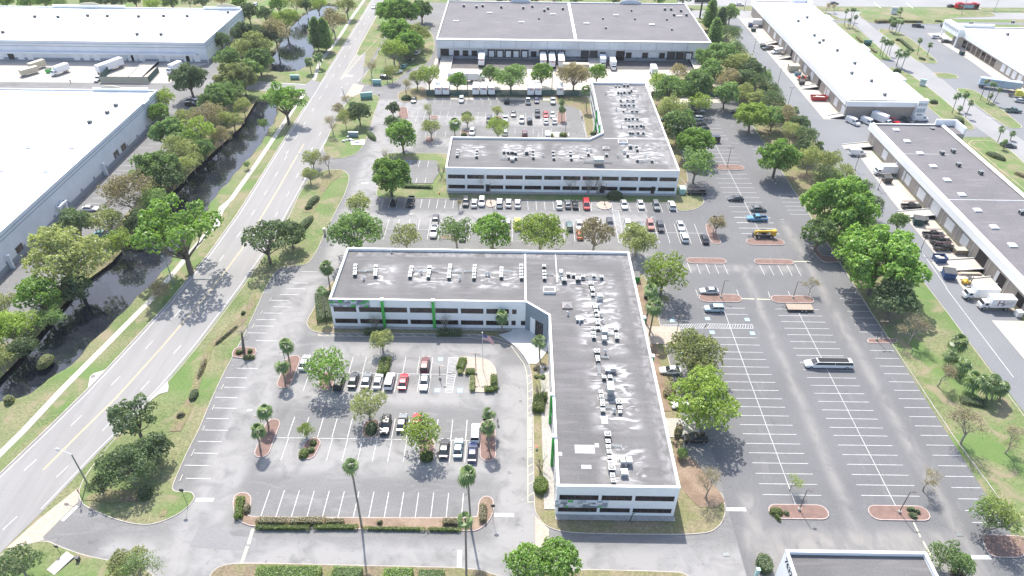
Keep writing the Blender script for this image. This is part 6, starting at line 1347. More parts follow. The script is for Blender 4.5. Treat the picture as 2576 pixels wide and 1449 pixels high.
# ---- hedges and shrubs: leafy shells on a mound
SHR = {}
def hedge_mesh(w, l, h, seed, dome=0.0):
 rs_ = np.random.RandomState(seed); n = int(min(9000, 60*(w*l+2*h*(w+l)))); P = []; N = []
 At, Aw, Al = w*l, 2*h*l, 2*h*w; k = rs_.choice(3, n, p=np.array([At, Aw, Al])/(At+Aw+Al))
 u, v = rs_.uniform(-.5, .5, n), rs_.uniform(-.5, .5, n); s = np.where(rs_.rand(n) < .5, -.5, .5)
 X = np.where(k == 1, s, u)*w; Y = np.where(k == 2, s, v)*l; Zz = np.where(k == 0, 1.0, rs_.uniform(0.02, 1, n))*h
 NN = np.stack([np.where(k == 1, np.sign(s), 0), np.where(k == 2, np.sign(s), 0), np.where(k == 0, 1, 0)], 1)
 if dome:
  X2, Y2 = X/w*2, Y/l*2; rr = np.maximum(np.abs(X2), np.abs(Y2)); sc = np.where(rr > 0, rr/np.maximum(1e-6, np.sqrt(X2**2+Y2**2)), 1); X, Y = X*sc, Y*sc
  if dome > 1: Zz = np.where(k == 0, h*np.sqrt(np.maximum(0.05, 1-0.9*rr**2)), Zz*0.4)
 P = np.stack([X, Y, Zz], 1)+rs_.normal(size=(n, 3))*0.05
 return leaf_mesh('foliage', P, NN+unit(rs_, n)*0.7, rs_.uniform(0.06, 0.13, n), rs_.rand(n), rs_)
def hedge(c, r, x0, y0, x1, y1, h, leaf, label, wpx=None, dome=0.0, name='hedge', rz=None, cat='hedge', group=None):
 """from (x0,y0) to (x1,y1) surveyed along its middle; wpx its width on the same survey"""
 z_ = h; A = T(c, r, x0, y0, z_); B = T(c, r, x1, y1, z_); d = Vector((B.x-A.x, B.y-A.y)); L = d.length; w = wpx*0.25*dist(A)/FPX
 NT[0] += 1; e = empty(name, ((A.x+B.x)/2, (A.y+B.y)/2, 0.12), math.atan2(d.y, d.x)-PI/2)
 me = hedge_mesh(w, max(L, 0.6), h, NT[0], dome); me.materials.append(LEAF[leaf]); child('foliage', me, e)
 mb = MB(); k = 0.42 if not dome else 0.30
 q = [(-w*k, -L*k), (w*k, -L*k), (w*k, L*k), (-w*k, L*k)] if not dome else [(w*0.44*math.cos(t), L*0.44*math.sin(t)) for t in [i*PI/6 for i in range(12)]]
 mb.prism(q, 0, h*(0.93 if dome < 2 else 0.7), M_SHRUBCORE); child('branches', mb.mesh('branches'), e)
 tag(e, label, cat, group); return e
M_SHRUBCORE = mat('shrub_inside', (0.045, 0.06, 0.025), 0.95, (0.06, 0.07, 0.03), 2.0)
HED = [
 (1, 2, 675, 40, 700, 300, 1.4, 'D', 'clipped dark green hedge block beside the left end of the near office', 165, 0),
 (1, 2, 1090, 420, 1295, 420, 1.2, 'D', 'dark hedge before the near office at the first green fin', 60, 0),
 (1, 2, 1820, 430, 2070, 432, 1.2, 'D', 'dark hedge before the near office at the second green fin', 65, 0),
 (2, 2, 262, 1215, 278, 1070, 1.3, 'H', 'clipped square hedge by the fire lane', 115, 0),
 (2, 2, 318, 1110, 325, 1045, 1.1, 'H', 'small clipped hedge behind the square one by the fire lane', 60, 0),
 (2, 3, 292, 590, 292, 450, 1.4, 'H', 'rounded clipped hedge by the fire lane near the office end', 145, 1),
 (1, 2, 1265, 850, 1310, 690, 1.1, 'H', 'bushy hedge filling the square island around the small olive tree', 105, 0),
 (1, 2, 2050, 800, 2085, 700, 0.9, 'H', 'pale clipped hedge at the top of the flagpole terrace', 75, 0),
 (1, 2, 2030, 835, 2080, 835, 0.7, 'O', 'small low hedge at the left corner of the flagpole terrace', 45, 0),
 (1, 2, 2110, 830, 2200, 832, 0.8, 'H', 'bright hedge in the inner corner of the flagpole terrace', 65, 0),
 (1, 2, 2175, 1020, 2178, 880, 0.8, 'O', 'narrow hedge down the left side of the flagpole terrace', 48, 0),
 (1, 2, 2395, 1010, 2392, 870, 0.9, 'H', 'bright hedge down the right side of the flagpole terrace', 62, 0),
 (1, 2, 2300, 1010, 2390, 1005, 0.9, 'H', 'bright hedge along the foot of the flagpole terrace', 55, 0),
 (1, 2, 1150, 1449, 1165, 1330, 1.2, 'D', 'tall rounded shrub in the middle parking island', 110, 2),
 (1, 3, 465, 240, 480, 150, 1.1, 'H', 'large rounded shrub in the left middle island', 90, 2),
 (1, 3, 545, 185, 555, 145, 0.9, 'H', 'rounded shrub at the right of the left middle island', 60, 2),
 (1, 3, 570, 120, 575, 70, 0.8, 'H', 'small rounded shrub at the top of the left middle island', 60, 2),
 (1, 3, 1715, 275, 1715, 190, 1.1, 'H', 'rounded hedge at the foot of the island under the largest front tree', 130, 1),
 (1, 0, 2085, 1150, 2150, 1130, 1.0, 'H', 'clipped bright hedge in the courtyard parking', 60, 0),
 (1, 0, 2065, 1340, 2120, 1340, 0.9, 'D', 'dark low hedge beside the white suv in the courtyard', 60, 2),
 (2, 0, 395, 1360, 415, 1360, 0.9, 'H', 'small hedge beside the white van in the courtyard', 60, 0),
 (2, 0, 480, 1345, 550, 1350, 0.9, 'H', 'small hedge at the right of the courtyard terrace', 50, 0),
 (2, 0, 790, 1330, 880, 1315, 1.0, 'P', 'spiky palm shrub at the inside corner of the far office', 60, 2),
 (2, 1, 960, 480, 1120, 480, 2.2, 'D', 'large dark bush beside the right doorway of the far office', 120, 2),
 (1, 1, 1470, 415, 1775, 425, 0.8, 'D', 'long low hedge below the small lot left of the far office', 30, 0),
 (3, 3, 30, 790, 150, 780, 0.9, 'H', 'shrubs at the left end of the nearest left mulch island', 90, 2),
 (3, 3, 90, 850, 120, 840, 0.8, 'H', 'rounded shrub at the front of the nearest left mulch island', 70, 2),
 (3, 3, 185, 820, 195, 790, 0.7, 'D', 'small dark shrub behind the thin tree in the left mulch island', 50, 2),
 (3, 3, 1410, 765, 1480, 760, 0.8, 'D', 'low shrub at the back of the nearest right mulch island', 45, 2),
 (3, 3, 1455, 840, 1480, 810, 0.8, 'D', 'rounded shrub at the front of the nearest right mulch island', 75, 2),
 (3, 3, 1505, 800, 1520, 780, 0.7, 'D', 'small shrub behind the bare tree in the right mulch island', 50, 2),
 (2, 3, 2480, 1310, 2620, 1300, 1.6, 'D', 'big clipped round hedge left of the building numbered 7632', 190, 1),
 (1, 3, 0, 1410, 640, 1415, 1.3, 'G', 'long green hedge along the bottom edge, left section', 140, 0),
 (1, 3, 770, 1400, 1060, 1408, 1.0, 'M', 'green hedge along the bottom edge, second section', 100, 0),
 (1, 3, 1290, 1410, 1570, 1415, 1.1, 'G', 'bright hedge along the bottom edge, third section', 90, 0),
 (1, 3, 1640, 1420, 1890, 1425, 1.0, 'M', 'green hedge along the bottom edge, fourth section', 80, 0),
 (1, 3, 0, 950, 540, 955, 0.6, 'H', 'leafy groundcover row at the front of the planted bed, left half', 45, 0),
 (1, 3, 580, 950, 1020, 950, 0.6, 'H', 'leafy groundcover row at the front of the planted bed, middle', 45, 0),
 (1, 3, 1080, 965, 1700, 975, 0.45, 'H', 'thin leafy row at the front of the planted bed, right of the palm', 28, 0),
 (1, 3, 1720, 975, 2060, 980, 0.5, 'H', 'leafy row at the front of the planted bed below the right palm', 30, 0),
 (1, 3, 0, 880, 300, 885, 1.0, 'B', 'brownish shrub row at the back of the planted bed, left part', 60, 0),
 (1, 3, 310, 885, 690, 880, 1.0, 'B', 'brownish shrub row at the back of the planted bed, second part', 60, 0),
 (1, 3, 700, 890, 880, 890, 0.8, 'B', 'thin brown shrub beside the left tall palm', 45, 0),
 (1, 3, 1215, 890, 1270, 890, 0.8, 'B', 'single dry shrub in the middle of the planted bed', 45, 2),
 (1, 3, 1880, 890, 2060, 895, 0.9, 'B', 'dry shrub row left of the right tall palm', 55, 0),
 (1, 3, 2280, 880, 2285, 720, 1.0, 'B', 'olive shrub row inside the right hook of the planted bed', 65, 0),
 (0, 3, 2390, 850, 2420, 650, 1.0, 'H', 'leafy shrubs inside the left hook of the planted bed', 75, 0),
 (0, 3, 2470, 800, 2480, 700, 1.0, 'B', 'brown shrub beside the leafy ones in the left hook', 60, 2),
 (3, 0, 1840, 1190, 1985, 1185, 2.2, 'D', 'large dark shrub below the long lawn palms', 90, 2),
 (3, 0, 1270, 690, 1345, 690, 1.6, 'D', 'dark shrub at the foot of the stout palm pair', 45, 2),
 (3, 0, 1640, 1005, 1715, 1005, 1.4, 'D', 'round dark shrub on the long boulevard lawn', 60, 2),
 (3, 0, 1250, 220, 1300, 220, 2.2, 'D', 'dark bush under the far lawn sign palms', 50, 2),
 (3, 0, 1085, 205, 1230, 200, 1.2, 'B', 'brown shrub bed on the far lawn left of the palms', 50, 0),
 (3, 0, 1350, 205, 1560, 210, 1.0, 'B', 'brown shrub row on the far lawn right of the palms', 25, 0),
 (3, 0, 1680, 200, 1760, 205, 1.0, 'B', 'small brown shrub on the far lawn near the shop tower', 25, 2),
 (3, 0, 1330, 390, 1460, 500, 1.0, 'D', 'dark diagonal hedge on the middle boulevard lawn', 28, 0),
 (3, 0, 1290, 385, 1330, 385, 1.2, 'D', 'round dark shrub above the diagonal boulevard hedge', 35, 2),
 (3, 0, 895, 365, 950, 415, 0.8, 'B', 'dry hedge on the left boulevard lawn above the green sign', 22, 0),
 (3, 0, 1035, 480, 1090, 520, 0.8, 'B', 'dry hedge on the left boulevard lawn below the green sign', 22, 0),
 (3, 0, 1525, 570, 1590, 590, 1.0, 'D', 'dark shrub at the foot of the lone boulevard palms', 35, 2),
 (3, 0, 2360, 1410, 2420, 1440, 1.6, 'D', 'dark shrub on the lowest boulevard lawn', 70, 2),
 (3, 1, 2210, 60, 2400, 140, 1.3, 'D', 'broad dark shrub bed on the lowest boulevard lawn', 90, 2),
 (3, 1, 2490, 270, 2640, 330, 1.0, 'B', 'brown shrub on the lawn at the right edge', 60, 2),
 (3, 0, 490, 150, 640, 165, 1.0, 'B', 'brown shrub bed under the two pale leafless trees', 40, 0),
 (1, 1, 520, 600, 620, 500, 1.3, 'D', 'dark grey green hedge on the verge island, upper section', 80, 2),
 (1, 1, 490, 630, 560, 610, 1.0, 'D', 'small dark shrub at the gap in the verge hedge', 60, 2),
 (1, 1, 390, 880, 560, 700, 1.4, 'D', 'dark grey green hedge on the verge island, lower section', 90, 2),
 (1, 1, 360, 960, 410, 900, 1.4, 'D', 'dark shrub joining the verge hedge to the mossy oak', 110, 2),
 (0, 2, 1985, 890, 2065, 690, 0.9, 'B', 'straggly hedge on the verge mulch strip, left section', 45, 2),
 (0, 2, 2150, 560, 2390, 360, 0.8, 'B', 'straggly hedge on the verge mulch strip, upper section', 30, 2),
 (0, 2, 1920, 1110, 1960, 1000, 1.1, 'D', 'rounded shrub on the verge mulch strip', 75, 2),
 (0, 2, 1770, 1270, 1850, 1240, 1.0, 'B', 'brown shrub on the verge mulch strip near the manhole', 50, 2),
 (0, 2, 2430, 250, 2455, 220, 0.9, 'D', 'small dark shrub on the verge mulch strip by the leaning twigs', 35, 2),
 (0, 3, 1590, 90, 1650, 20, 1.3, 'B', 'reddish brown shrub on the edge of the big dark oak', 80, 2),
 (0, 3, 1370, 580, 1500, 560, 2.0, 'D', 'dark shadowy bush under the big oak near the path lamp', 150, 2),
 (0, 2, 2370, 630, 2430, 630, 0.9, 'H', 'small clipped shrub left of the pollarded tree', 55, 2),
 (0, 2, 2490, 620, 2530, 620, 0.9, 'H', 'small clipped shrub right of the pollarded tree', 55, 2),
 (0, 2, 2440, 680, 2560, 680, 0.8, 'O', 'pale low shrub before the pollarded tree', 55, 2),
 (1, 0, 1195, 1385, 1120, 1300, 1.3, 'D', 'dark shrub near the entrance garden of the courtyard drive', 60, 2),
 (1, 0, 1290, 700, 1390, 700, 1.5, 'D', 'dark hedge behind the black car by the drive entrance', 60, 0),
 (1, 0, 1390, 1290, 1420, 1190, 1.4, 'M', 'bushy shrub row on the west edge of the courtyard parking', 90, 0),
 (1, 0, 1460, 970, 1560, 960, 1.3, 'D', 'bush at the left corner of the courtyard parking', 90, 2),
 (0, 2, 380, 770, 490, 640, 1.6, 'O', 'drooping olive shrub leaning out over the canal water', 120, 2),
 (0, 2, 20, 1110, 120, 1080, 1.4, 'O', 'shrub dipping into the dark water at the left edge', 110, 2),
 (2, 2, 215, 810, 250, 805, 0.5, 'B', 'dark red bromeliad clump by the fire lane, left one', 40, 2),
 (2, 2, 315, 810, 350, 805, 0.5, 'B', 'dark red bromeliad clump by the fire lane, right one', 40, 2),
 (2, 2, 225, 890, 270, 870, 0.6, 'O', 'orange bromeliad clump by the fire lane', 50, 2),
 (2, 2, 285, 880, 335, 880, 0.8, 'P', 'spiky green agave clump by the fire lane', 65, 2),
 (3, 2, 1940, 1110, 2200, 1160, 0.8, 'D', 'low dark undergrowth below the lower cabbage palms', 90, 0),
 (3, 3, 1850, 1380, 2000, 1440, 0.9, 'B', 'reddish shrub bed by the cropped building corner', 90, 2),
 (2, 3, 1660, 30, 1700, -100, 1.2, 'B', 'dry shrubs by the east wall of the near office', 70, 2),
 (2, 2, 1620, 960, 1560, 1080, 1.2, 'B', 'brown shrub patch between the near office and the large tree', 110, 2),
]
for h_ in HED:
 hedge(*h_[:9], wpx=h_[9], dome=h_[10], name='shrub' if h_[10] == 2 else 'hedge', cat='shrub' if h_[10] == 2 else 'hedge')
# pollarded bare tree by the verge stalls
B_, top_ = rise(F(0, 2, 2455, 650), F(0, 2, 2432, 450)); e = empty('pollarded_tree', (B_.x, B_.y, 0.15)); mb = MB(); rd = random.Random(5); v = top_-B_
limb(mb, (0, 0, 0), v, 0.38, 0.2, rd, BARK, 4, 0.02, 8); child('trunk', mb.mesh('trunk'), e); mb = MB()
for i in range(11):
 s = v*rd.uniform(0.55, 1.0); d = Vector((rd.uniform(-1, 1), rd.uniform(-1, 1), rd.uniform(0.0, 0.8))).normalized(); L = rd.uniform(1.5, 3.4); m_ = s+d*L*0.6; limb(mb, s, m_, 0.09, 0.05, rd, BARKG, 2, 0.1, 5); limb(mb, m_, m_+(d+Vector((0, 0, .5)))*L*0.5, 0.05, 0.015, rd, BARKG, 2, 0.1, 4); limb(mb, m_, m_+Vector((rd.uniform(-1, 1), rd.uniform(-1, 1), 0.3))*L*0.4, 0.04, 0.012, rd, BARKG, 2, 0.1, 4)
child('limbs', mb.mesh('limbs'), e); tag(e, 'pollarded tree with a thick dark trunk in the mulch point by the verge stalls', 'tree')
# ================================================================== vehicles
def paint(nm, c, met=0.0): return mat('paint_'+nm, c, 0.28, tuple(x*0.95 for x in c), 2.0, metal=met, coat=0.7)
PC = {'white': paint('white', (0.78, 0.78, 0.78)), 'silver': paint('silver', (0.52, 0.54, 0.55), 0.35), 'grey': paint('grey', (0.20, 0.21, 0.22), 0.3), 'dark': paint('dark', (0.055, 0.058, 0.065), 0.2), 'black': paint('black', (0.018, 0.018, 0.02)), 'red': paint('red', (0.55, 0.02, 0.03)), 'salmon': paint('salmon', (0.50, 0.19, 0.15)), 'blue': paint('blue', (0.10, 0.28, 0.46)), 'pale': paint('pale_blue', (0.38, 0.50, 0.57), 0.2), 'navy': paint('navy', (0.02, 0.035, 0.11)), 'yellow': paint('yellow', (0.62, 0.58, 0.05)), 'green': paint('green', (0.10, 0.16, 0.15), 0.2), 'maroon': paint('maroon', (0.12, 0.02, 0.025)), 'orange': paint('orange', (0.55, 0.12, 0.04)), 'teal': paint('teal', (0.08, 0.30, 0.33))}
BODY = MATS['paint_white']
def loft(mb, st, m, sec=None):
 """st: (x, z_low, z_high, half_width)"""
 sec = sec or [(0.86, 0.0), (1.0, 0.22), (1.0, 0.72), (0.90, 1.0), (-0.90, 1.0), (-1.0, 0.72), (-1.0, 0.22), (-0.86, 0.0)]
 n = len(mb.v); k = len(sec); i = mb.mi(m)
 for (x, a, b, w) in st: mb.v += [(x, w*u, a+(b-a)*v) for u, v in sec]
 for s in range(len(st)-1):
  for j in range(k):
   l = (j+1) % k; mb.f.append((n+s*k+j, n+s*k+l, n+(s+1)*k+l, n+(s+1)*k+j)); mb.m.append(i)
 mb.f.append(tuple(n+j for j in range(k))); mb.m.append(i); q = n+(len(st)-1)*k; mb.f.append(tuple(q+k-1-j for j in range(k))); mb.m.append(i)
def wheel_mesh(r=0.33, w=0.24):
 mb = MB(); mb.tube((0, -w/2, 0), (0, w/2, 0), r, r, M_BLACK, 14); mb.tube((0, -w/2-0.01, 0), (0, w/2+0.01, 0), r*0.62, r*0.62, M_CHROME, 10); return mb.mesh('wheel')
WH = {0.33: wheel_mesh(), 0.38: wheel_mesh(0.38, 0.27), 0.5: wheel_mesh(0.5, 0.32)}
def glasshouse(x0, x1, t0, t1, zb, zt, wb, wt):
 g_ = MB(); B = [(x0, -wb, zb), (x1, -wb, zb), (x1, wb, zb), (x0, wb, zb)]; Tt = [(t0, -wt, zt), (t1, -wt, zt), (t1, wt, zt), (t0, wt, zt)]
 for i in range(4): j = (i+1) % 4; g_.quad([B[i], B[j], Tt[j], Tt[i]], M_CARGL)
 r_ = MB(); loft(r_, [(t0-0.04, zt-0.02, zt+0.005, wt*0.9), (t0+0.15, zt-0.03, zt+0.045, wt+0.02), ((t0+t1)/2, zt-0.03, zt+0.06, wt+0.02), (t1-0.15, zt-0.03, zt+0.04, wt+0.02), (t1+0.05, zt-0.02, zt, wt*0.9)], BODY, [(1.0, 0), (1, .5), (.85, 1), (-.85, 1), (-1, .5), (-1, 0)])
 for i in range(4): r_.tube(B[i], Tt[i], 0.05, 0.05, BODY, 5)
 for xx in ((t0+t1)/2,):
  for s in (-1, 1): r_.tube((xx, s*wb, zb), (xx, s*wt, zt), 0.045, 0.045, BODY, 4)
 return g_.mesh('windows'), r_.mesh('roof')
def lens(x, y, z, m, w=0.30, nm='headlight'):
 mb = MB(); mb.box(x-0.05, y-w/2, z-0.07, x+0.05, y+w/2, z+0.07, m); return mb.mesh(nm)
VT = {}
def vt(kind):
 """parts of a kind of vehicle: (name, mesh, place) with the nose along +x; kept as mesh data shared by every copy"""
 if kind in VT: return VT[kind]
 P = []; b = MB(); wr = 0.33
 if kind in ('sedan', 'muscle', 'coupe'):
  loft(b, [(-2.36, .42, .78, .74), (-2.25, .28, .92, .86), (-1.6, .2, .98, .90), (-0.8, .2, .98, .915), (0.4, .2, .97, .915), (1.1, .2, .94, .91), (1.9, .22, .82, .88), (2.25, .28, .72, .80), (2.36, .38, .62, .68)], BODY)
  P.append(('body', b.mesh('body')));  w_, r_ = glasshouse(-1.95, 1.05, -1.15, 0.15, .95, 1.42, .84, .62); P += [('windows', w_), ('roof', r_)]
  wx, wy, fx = (1.42, -1.40), .82, 2.28; lz = .66; L = 2.36
  if kind == 'muscle':
   s = MB();
   for y in (-0.22, 0.22): s.quad([(2.1, y-.1, .80), (2.1, y+.1, .80), (1.05, y+.1, .962), (1.05, y-.1, .962)][::-1], M_BLACK); s.quad([(.1, y-.1, 1.49), (.1, y+.1, 1.49), (-1.1, y+.1, 1.485), (-1.1, y-.1, 1.485)][::-1], M_BLACK); s.quad([(-1.9, y-.1, .995), (-1.9, y+.1, .995), (-2.2, y+.1, .95), (-2.2, y-.1, .95)][::-1], M_BLACK)
   P.append(('stripe', s.mesh('stripe')))
 elif kind in ('suv', 'suvb'):
  loft(b, [(-2.35, .45, 1.0, .78), (-2.25, .3, 1.1, .9), (-1.0, .24, 1.12, .94), (0.6, .24, 1.1, .94), (1.3, .24, 1.05, .93), (2.1, .28, .98, .88), (2.35, .4, .86, .74)], BODY)
  P.append(('body', b.mesh('body'))); w_, r_ = glasshouse(-2.2, 1.15, -1.95, 0.3, 1.08, 1.68, .87, .70); P += [('windows', w_), ('roof', r_)]
  wx, wy, fx = (1.45, -1.45), .83, 2.28; lz = .85; wr = .38; L = 2.35
 elif kind == 'minivan':
  loft(b, [(-2.5, .4, 1.05, .85), (-2.4, .28, 1.15, .95), (1.0, .24, 1.1, .97), (1.9, .26, .98, .92), (2.45, .36, .8, .78)], BODY)
  P.append(('body', b.mesh('body'))); w_, r_ = glasshouse(-2.4, 1.75, -2.2, 0.6, 1.08, 1.78, .9, .76); P += [('windows', w_), ('roof', r_)]
  wx, wy, fx = (1.6, -1.5), .85, 2.35; lz = .8; L = 2.45
 elif kind in ('pickup', 'oldpickup', 'rackpickup'):
  loft(b, [(-0.85, .35, 1.15, .96), (0.8, .3, 1.14, .97), (1.3, .3, 1.12, .96), (2.6, .34, 1.05, .92), (2.85, .45, .92, .80)], BODY)
  b.box(-2.9, -.96, .45, -0.86, -.84, 1.12, BODY); b.box(-2.9, .84, .45, -0.86, .96, 1.12, BODY); b.box(-2.9, -.839, .45, -2.8, .839, 1.1, BODY); b.box(-2.79, -.838, .4, -0.87, .838, .6, M_DARKM)
  P.append(('body', b.mesh('body'))); xt = -0.75; w_, r_ = glasshouse(-0.8, 1.15, -0.6, 0.55, 1.12, 1.78, .88, .72); P += [('windows', w_), ('roof', r_)]
  wx, wy, fx = (1.85, -1.85), .86, 2.78; lz = .9; wr = .38; L = 2.9
  if kind == 'rackpickup':
   s = MB()
   for y in (-.85, .85):
    s.tube((-2.8, y, 2.05), (2.0, y, 2.05), .05, .05, M_DARKM, 5)
    for x in (-2.7, -0.95): s.tube((x, y, 1.1), (x, y, 2.05), .04, .04, M_DARKM, 5)
   for x in (-2.6, -1.7, -0.8, 0.6, 1.8): s.tube((x, -.85, 2.05), (x, .85, 2.05), .035, .035, M_DARKM, 5)
   s.tube((-2.6, .2, 2.12), (2.0, .3, 2.12), .04, .04, M_RED, 5); s.tube((-2.6, .5, 2.12), (2.0, .55, 2.12), .04, .04, M_METW, 5); P.append(('ladder_rack', s.mesh('ladder_rack')))
 elif kind == 'van':
  loft(b, [(-2.8, .4, 2.15, .93), (-2.7, .3, 2.25, .99), (0.7, .28, 2.25, 1.0), (1.2, .28, 2.0, .99), (1.85, .3, 1.25, .97), (2.6, .34, 1.05, .9), (2.8, .45, .85, .78)], BODY, [(0.9, 0), (1, .12), (1, .6), (.86, 1), (-.86, 1), (-1, .6), (-1, .12), (-.9, 0)])
  P.append(('body', b.mesh('body'))); s = MB(); s.quad([(1.25, -.78, 1.93), (1.25, .78, 1.93), (1.8, .85, 1.33), (1.8, -.85, 1.33)][::-1], M_CARGL)
  s.v = [(x+.03, y, z+.03) for x, y, z in s.v]
  for y in (-1, 1): s.box(0.3, y*1.0-.01, 1.3, 1.3, y*1.0+.01, 1.75, M_CARGL)
  s.box(-2.83, -.7, 1.35, -2.72, -.08, 1.8, M_CARGL); s.box(-2.83, .08, 1.35, -2.72, .7, 1.8, M_CARGL); P.append(('windows', s.mesh('windows')))
  wx, wy, fx = (1.85, -1.75), .88, 2.72; lz = .85; L = 2.8
 elif kind == 'limo':
  loft(b, [(-5.3, .45, 1.1, .85), (-5.15, .3, 1.22, .98), (3.2, .26, 1.22, 1.0), (3.9, .28, 1.15, .98), (4.9, .32, 1.05, .92), (5.2, .45, .9, .78)], BODY)
  P.append(('body', b.mesh('body'))); w_, r_ = glasshouse(-5.1, 3.7, -4.8, 2.7, 1.2, 1.86, .93, .76); P.append(('windows', w_)); P.append(('roof', r_))
  s = MB(); s.box(-4.1, -.66, 1.9, 2.5, .66, 1.935, M_BLACK); P.append(('roof_panel', s.mesh('roof_panel'))); s = MB()
  wx, wy, fx = (3.95, -3.85), .9, 5.12; lz = .85; wr = .38; L = 5.25
 elif kind == 'boxtruck':
  b.box(-4.2, -1.2, 1.0, 1.6, 1.2, 3.5, M_WHITE); P.append(('cargo_box', b.mesh('cargo_box'))); b = MB()
  loft(b, [(1.75, .5, 2.25, 1.0), (2.9, .5, 2.3, 1.0), (3.25, .5, 1.7, .98), (3.6, .55, 1.35, .92)], BODY); P.append(('cab', b.mesh('cab')))
  s = MB(); s.quad([(2.98, -.82, 2.2), (2.98, .82, 2.2), (3.32, .85, 1.66), (3.32, -.85, 1.66)][::-1], M_CARGL); s.v = [(x+.05, y, z) for x, y, z in s.v]; s.box(2.0, -1.01, 1.5, 2.8, -.99, 2.05, M_CARGL); s.box(2.0, .99, 1.5, 2.8, 1.01, 2.05, M_CARGL); P.append(('windows', s.mesh('windows')))
  s = MB(); s.box(-4.1, -.5, .7, 3.3, .5, .99, M_DARKM); P.append(('chassis', s.mesh('chassis'))); wx, wy, fx = (2.7, -2.6), 1.0, 3.55; lz = .9; wr = .5; L = 4.2
 elif kind in ('trailer', 'shorttrailer', 'longtrailer', 'tantrailer'):
  h = {'trailer': 4.6, 'shorttrailer': 3.0, 'longtrailer': 7.5, 'tantrailer': 5.5}[kind]; cm = M_TAN if kind == 'tantrailer' else M_WHITE
  b.box(-h, -1.28, 1.15, h, 1.28, 3.95, cm); P.append(('cargo_box', b.mesh('cargo_box'))); s = MB(); s.box(-h+.1, -.5, .75, h-.2, .5, 1.14, M_DARKM); s.box(h-1.6, -.8, 0, h-1.45, -.65, .75, M_DARKM); s.box(h-1.6, .65, 0, h-1.45, .8, .75, M_DARKM); P.append(('chassis', s.mesh('chassis')))
  wx, wy, fx = (-h+.9, -h+2.1), 1.05, None; wr = .5; L = h
 elif kind == 'tractor':
  loft(b, [(-1.3, .7, 2.9, 1.1), (0.4, .7, 3.0, 1.15), (0.9, .7, 2.2, 1.1), (2.2, .7, 1.9, .95), (2.6, .6, 1.6, .85)], BODY); P.append(('cab', b.mesh('cab')))
  s = MB(); s.quad([(0.52, -.9, 2.85), (0.52, .9, 2.85), (0.95, .95, 2.25), (0.95, -.95, 2.25)][::-1], M_CARGL); s.v = [(x+.06, y, z) for x, y, z in s.v]; P.append(('windows', s.mesh('windows'))); s = MB(); s.box(-3.6, -.45, .6, 2.2, .45, .95, M_DARKM); P.append(('chassis', s.mesh('chassis'))); wx, wy, fx = (1.8, -2.6), 1.0, 2.58; lz = 1.0; wr = .5; L = 3.6
 elif kind == 'bus':
  loft(b, [(-6.1, .4, 2.8, 1.15), (-5.9, .3, 3.05, 1.27), (5.7, .3, 3.05, 1.27), (6.0, .35, 2.8, 1.2)], BODY, [(.95, 0), (1, .1), (1, .8), (.85, 1), (-.85, 1), (-1, .8), (-1, .1), (-.95, 0)]); P.append(('body', b.mesh('body')))
  s = MB();
  for y in (-1, 1): s.box(-5.2, y*1.275-.01, 1.5, 5.6, y*1.275+.01, 2.35, M_CARGL); s.box(3.8, y*1.275-.01, .45, 5.8, y*1.275+.01, 2.4, M_CARGL)
  P.append(('windows', s.mesh('windows'))); s = MB()
  for y in (-1, 1): s.box(-2.4, y*1.3-.01, .6, 3.0, y*1.3+.01, 2.4, mat('poster_blue', (0.20, 0.38, 0.48), 0.6, (0.42, 0.55, 0.60), 0.8))
  P.append(('poster', s.mesh('poster'))); s = MB(); s.box(-5, -.8, 3.05, -3.2, .8, 3.3, M_RED); s.box(2.5, -.8, 3.05, 4.4, .8, 3.25, M_RED); P.append(('roof_unit', s.mesh('roof_unit'))); wx, wy, fx = (4.2, -3.6), 1.1, 6.0; lz = .8; wr = .5; L = 6.1
 for sx in wx:
  for sy in (-1, 1): P.append(('wheel', WH[wr], (sx, sy*wy, wr)))
 if fx:
  for sy in (-1, 1): P.append(('headlight', lens(fx, sy*.58*wy/.82, lz, M_HEAD)))
  for sy in (-1, 1): P.append(('tail_light', lens(-L+.06, sy*.62*wy/.82, lz+.1, M_TAIL, nm='tail_light')))
 VT[kind] = P; return P
HEAD = {'u': PI/2, 'd': -PI/2, 'l': PI, 'r': 0.0}
CATS = {'sedan': 'car', 'muscle': 'car', 'suv': 'car', 'minivan': 'minivan', 'pickup': 'pickup truck', 'rackpickup': 'pickup truck', 'van': 'van', 'limo': 'limousine', 'boxtruck': 'truck', 'trailer': 'trailer', 'shorttrailer': 'trailer', 'longtrailer': 'trailer', 'tantrailer': 'trailer', 'tractor': 'truck', 'bus': 'bus'}
NAMES = {'sedan': 'sedan_car', 'muscle': 'sports_car', 'suv': 'suv_car', 'minivan': 'minivan', 'pickup': 'pickup_truck', 'rackpickup': 'pickup_truck', 'van': 'delivery_van', 'limo': 'stretch_limousine', 'boxtruck': 'box_truck', 'trailer': 'truck_trailer', 'shorttrailer': 'truck_trailer', 'longtrailer': 'truck_trailer', 'tantrailer': 'storage_trailer', 'tractor': 'semi_truck', 'bus': 'city_bus'}
def car(kind, colour, c, r, x, y, hd, label, zc=0.7, s=1.0, group=None):
 A = T(c, r, x, y, zc); rz = HEAD[hd] if hd in HEAD else math.radians(float(hd)); e = empty(NAMES[kind], (A.x, A.y, 0.03), rz); e.scale = (s, s, s)
 for p in vt(kind):
  o = bpy.data.objects.new(p[0], p[1]); COL.objects.link(o); o.parent = e
  if len(p) > 2: o.location = p[2]
  for sl_ in o.material_slots:
   if sl_.material == BODY: sl_.link = 'OBJECT'; sl_.material = PC[colour]
 tag(e, label, CATS[kind], group); return e
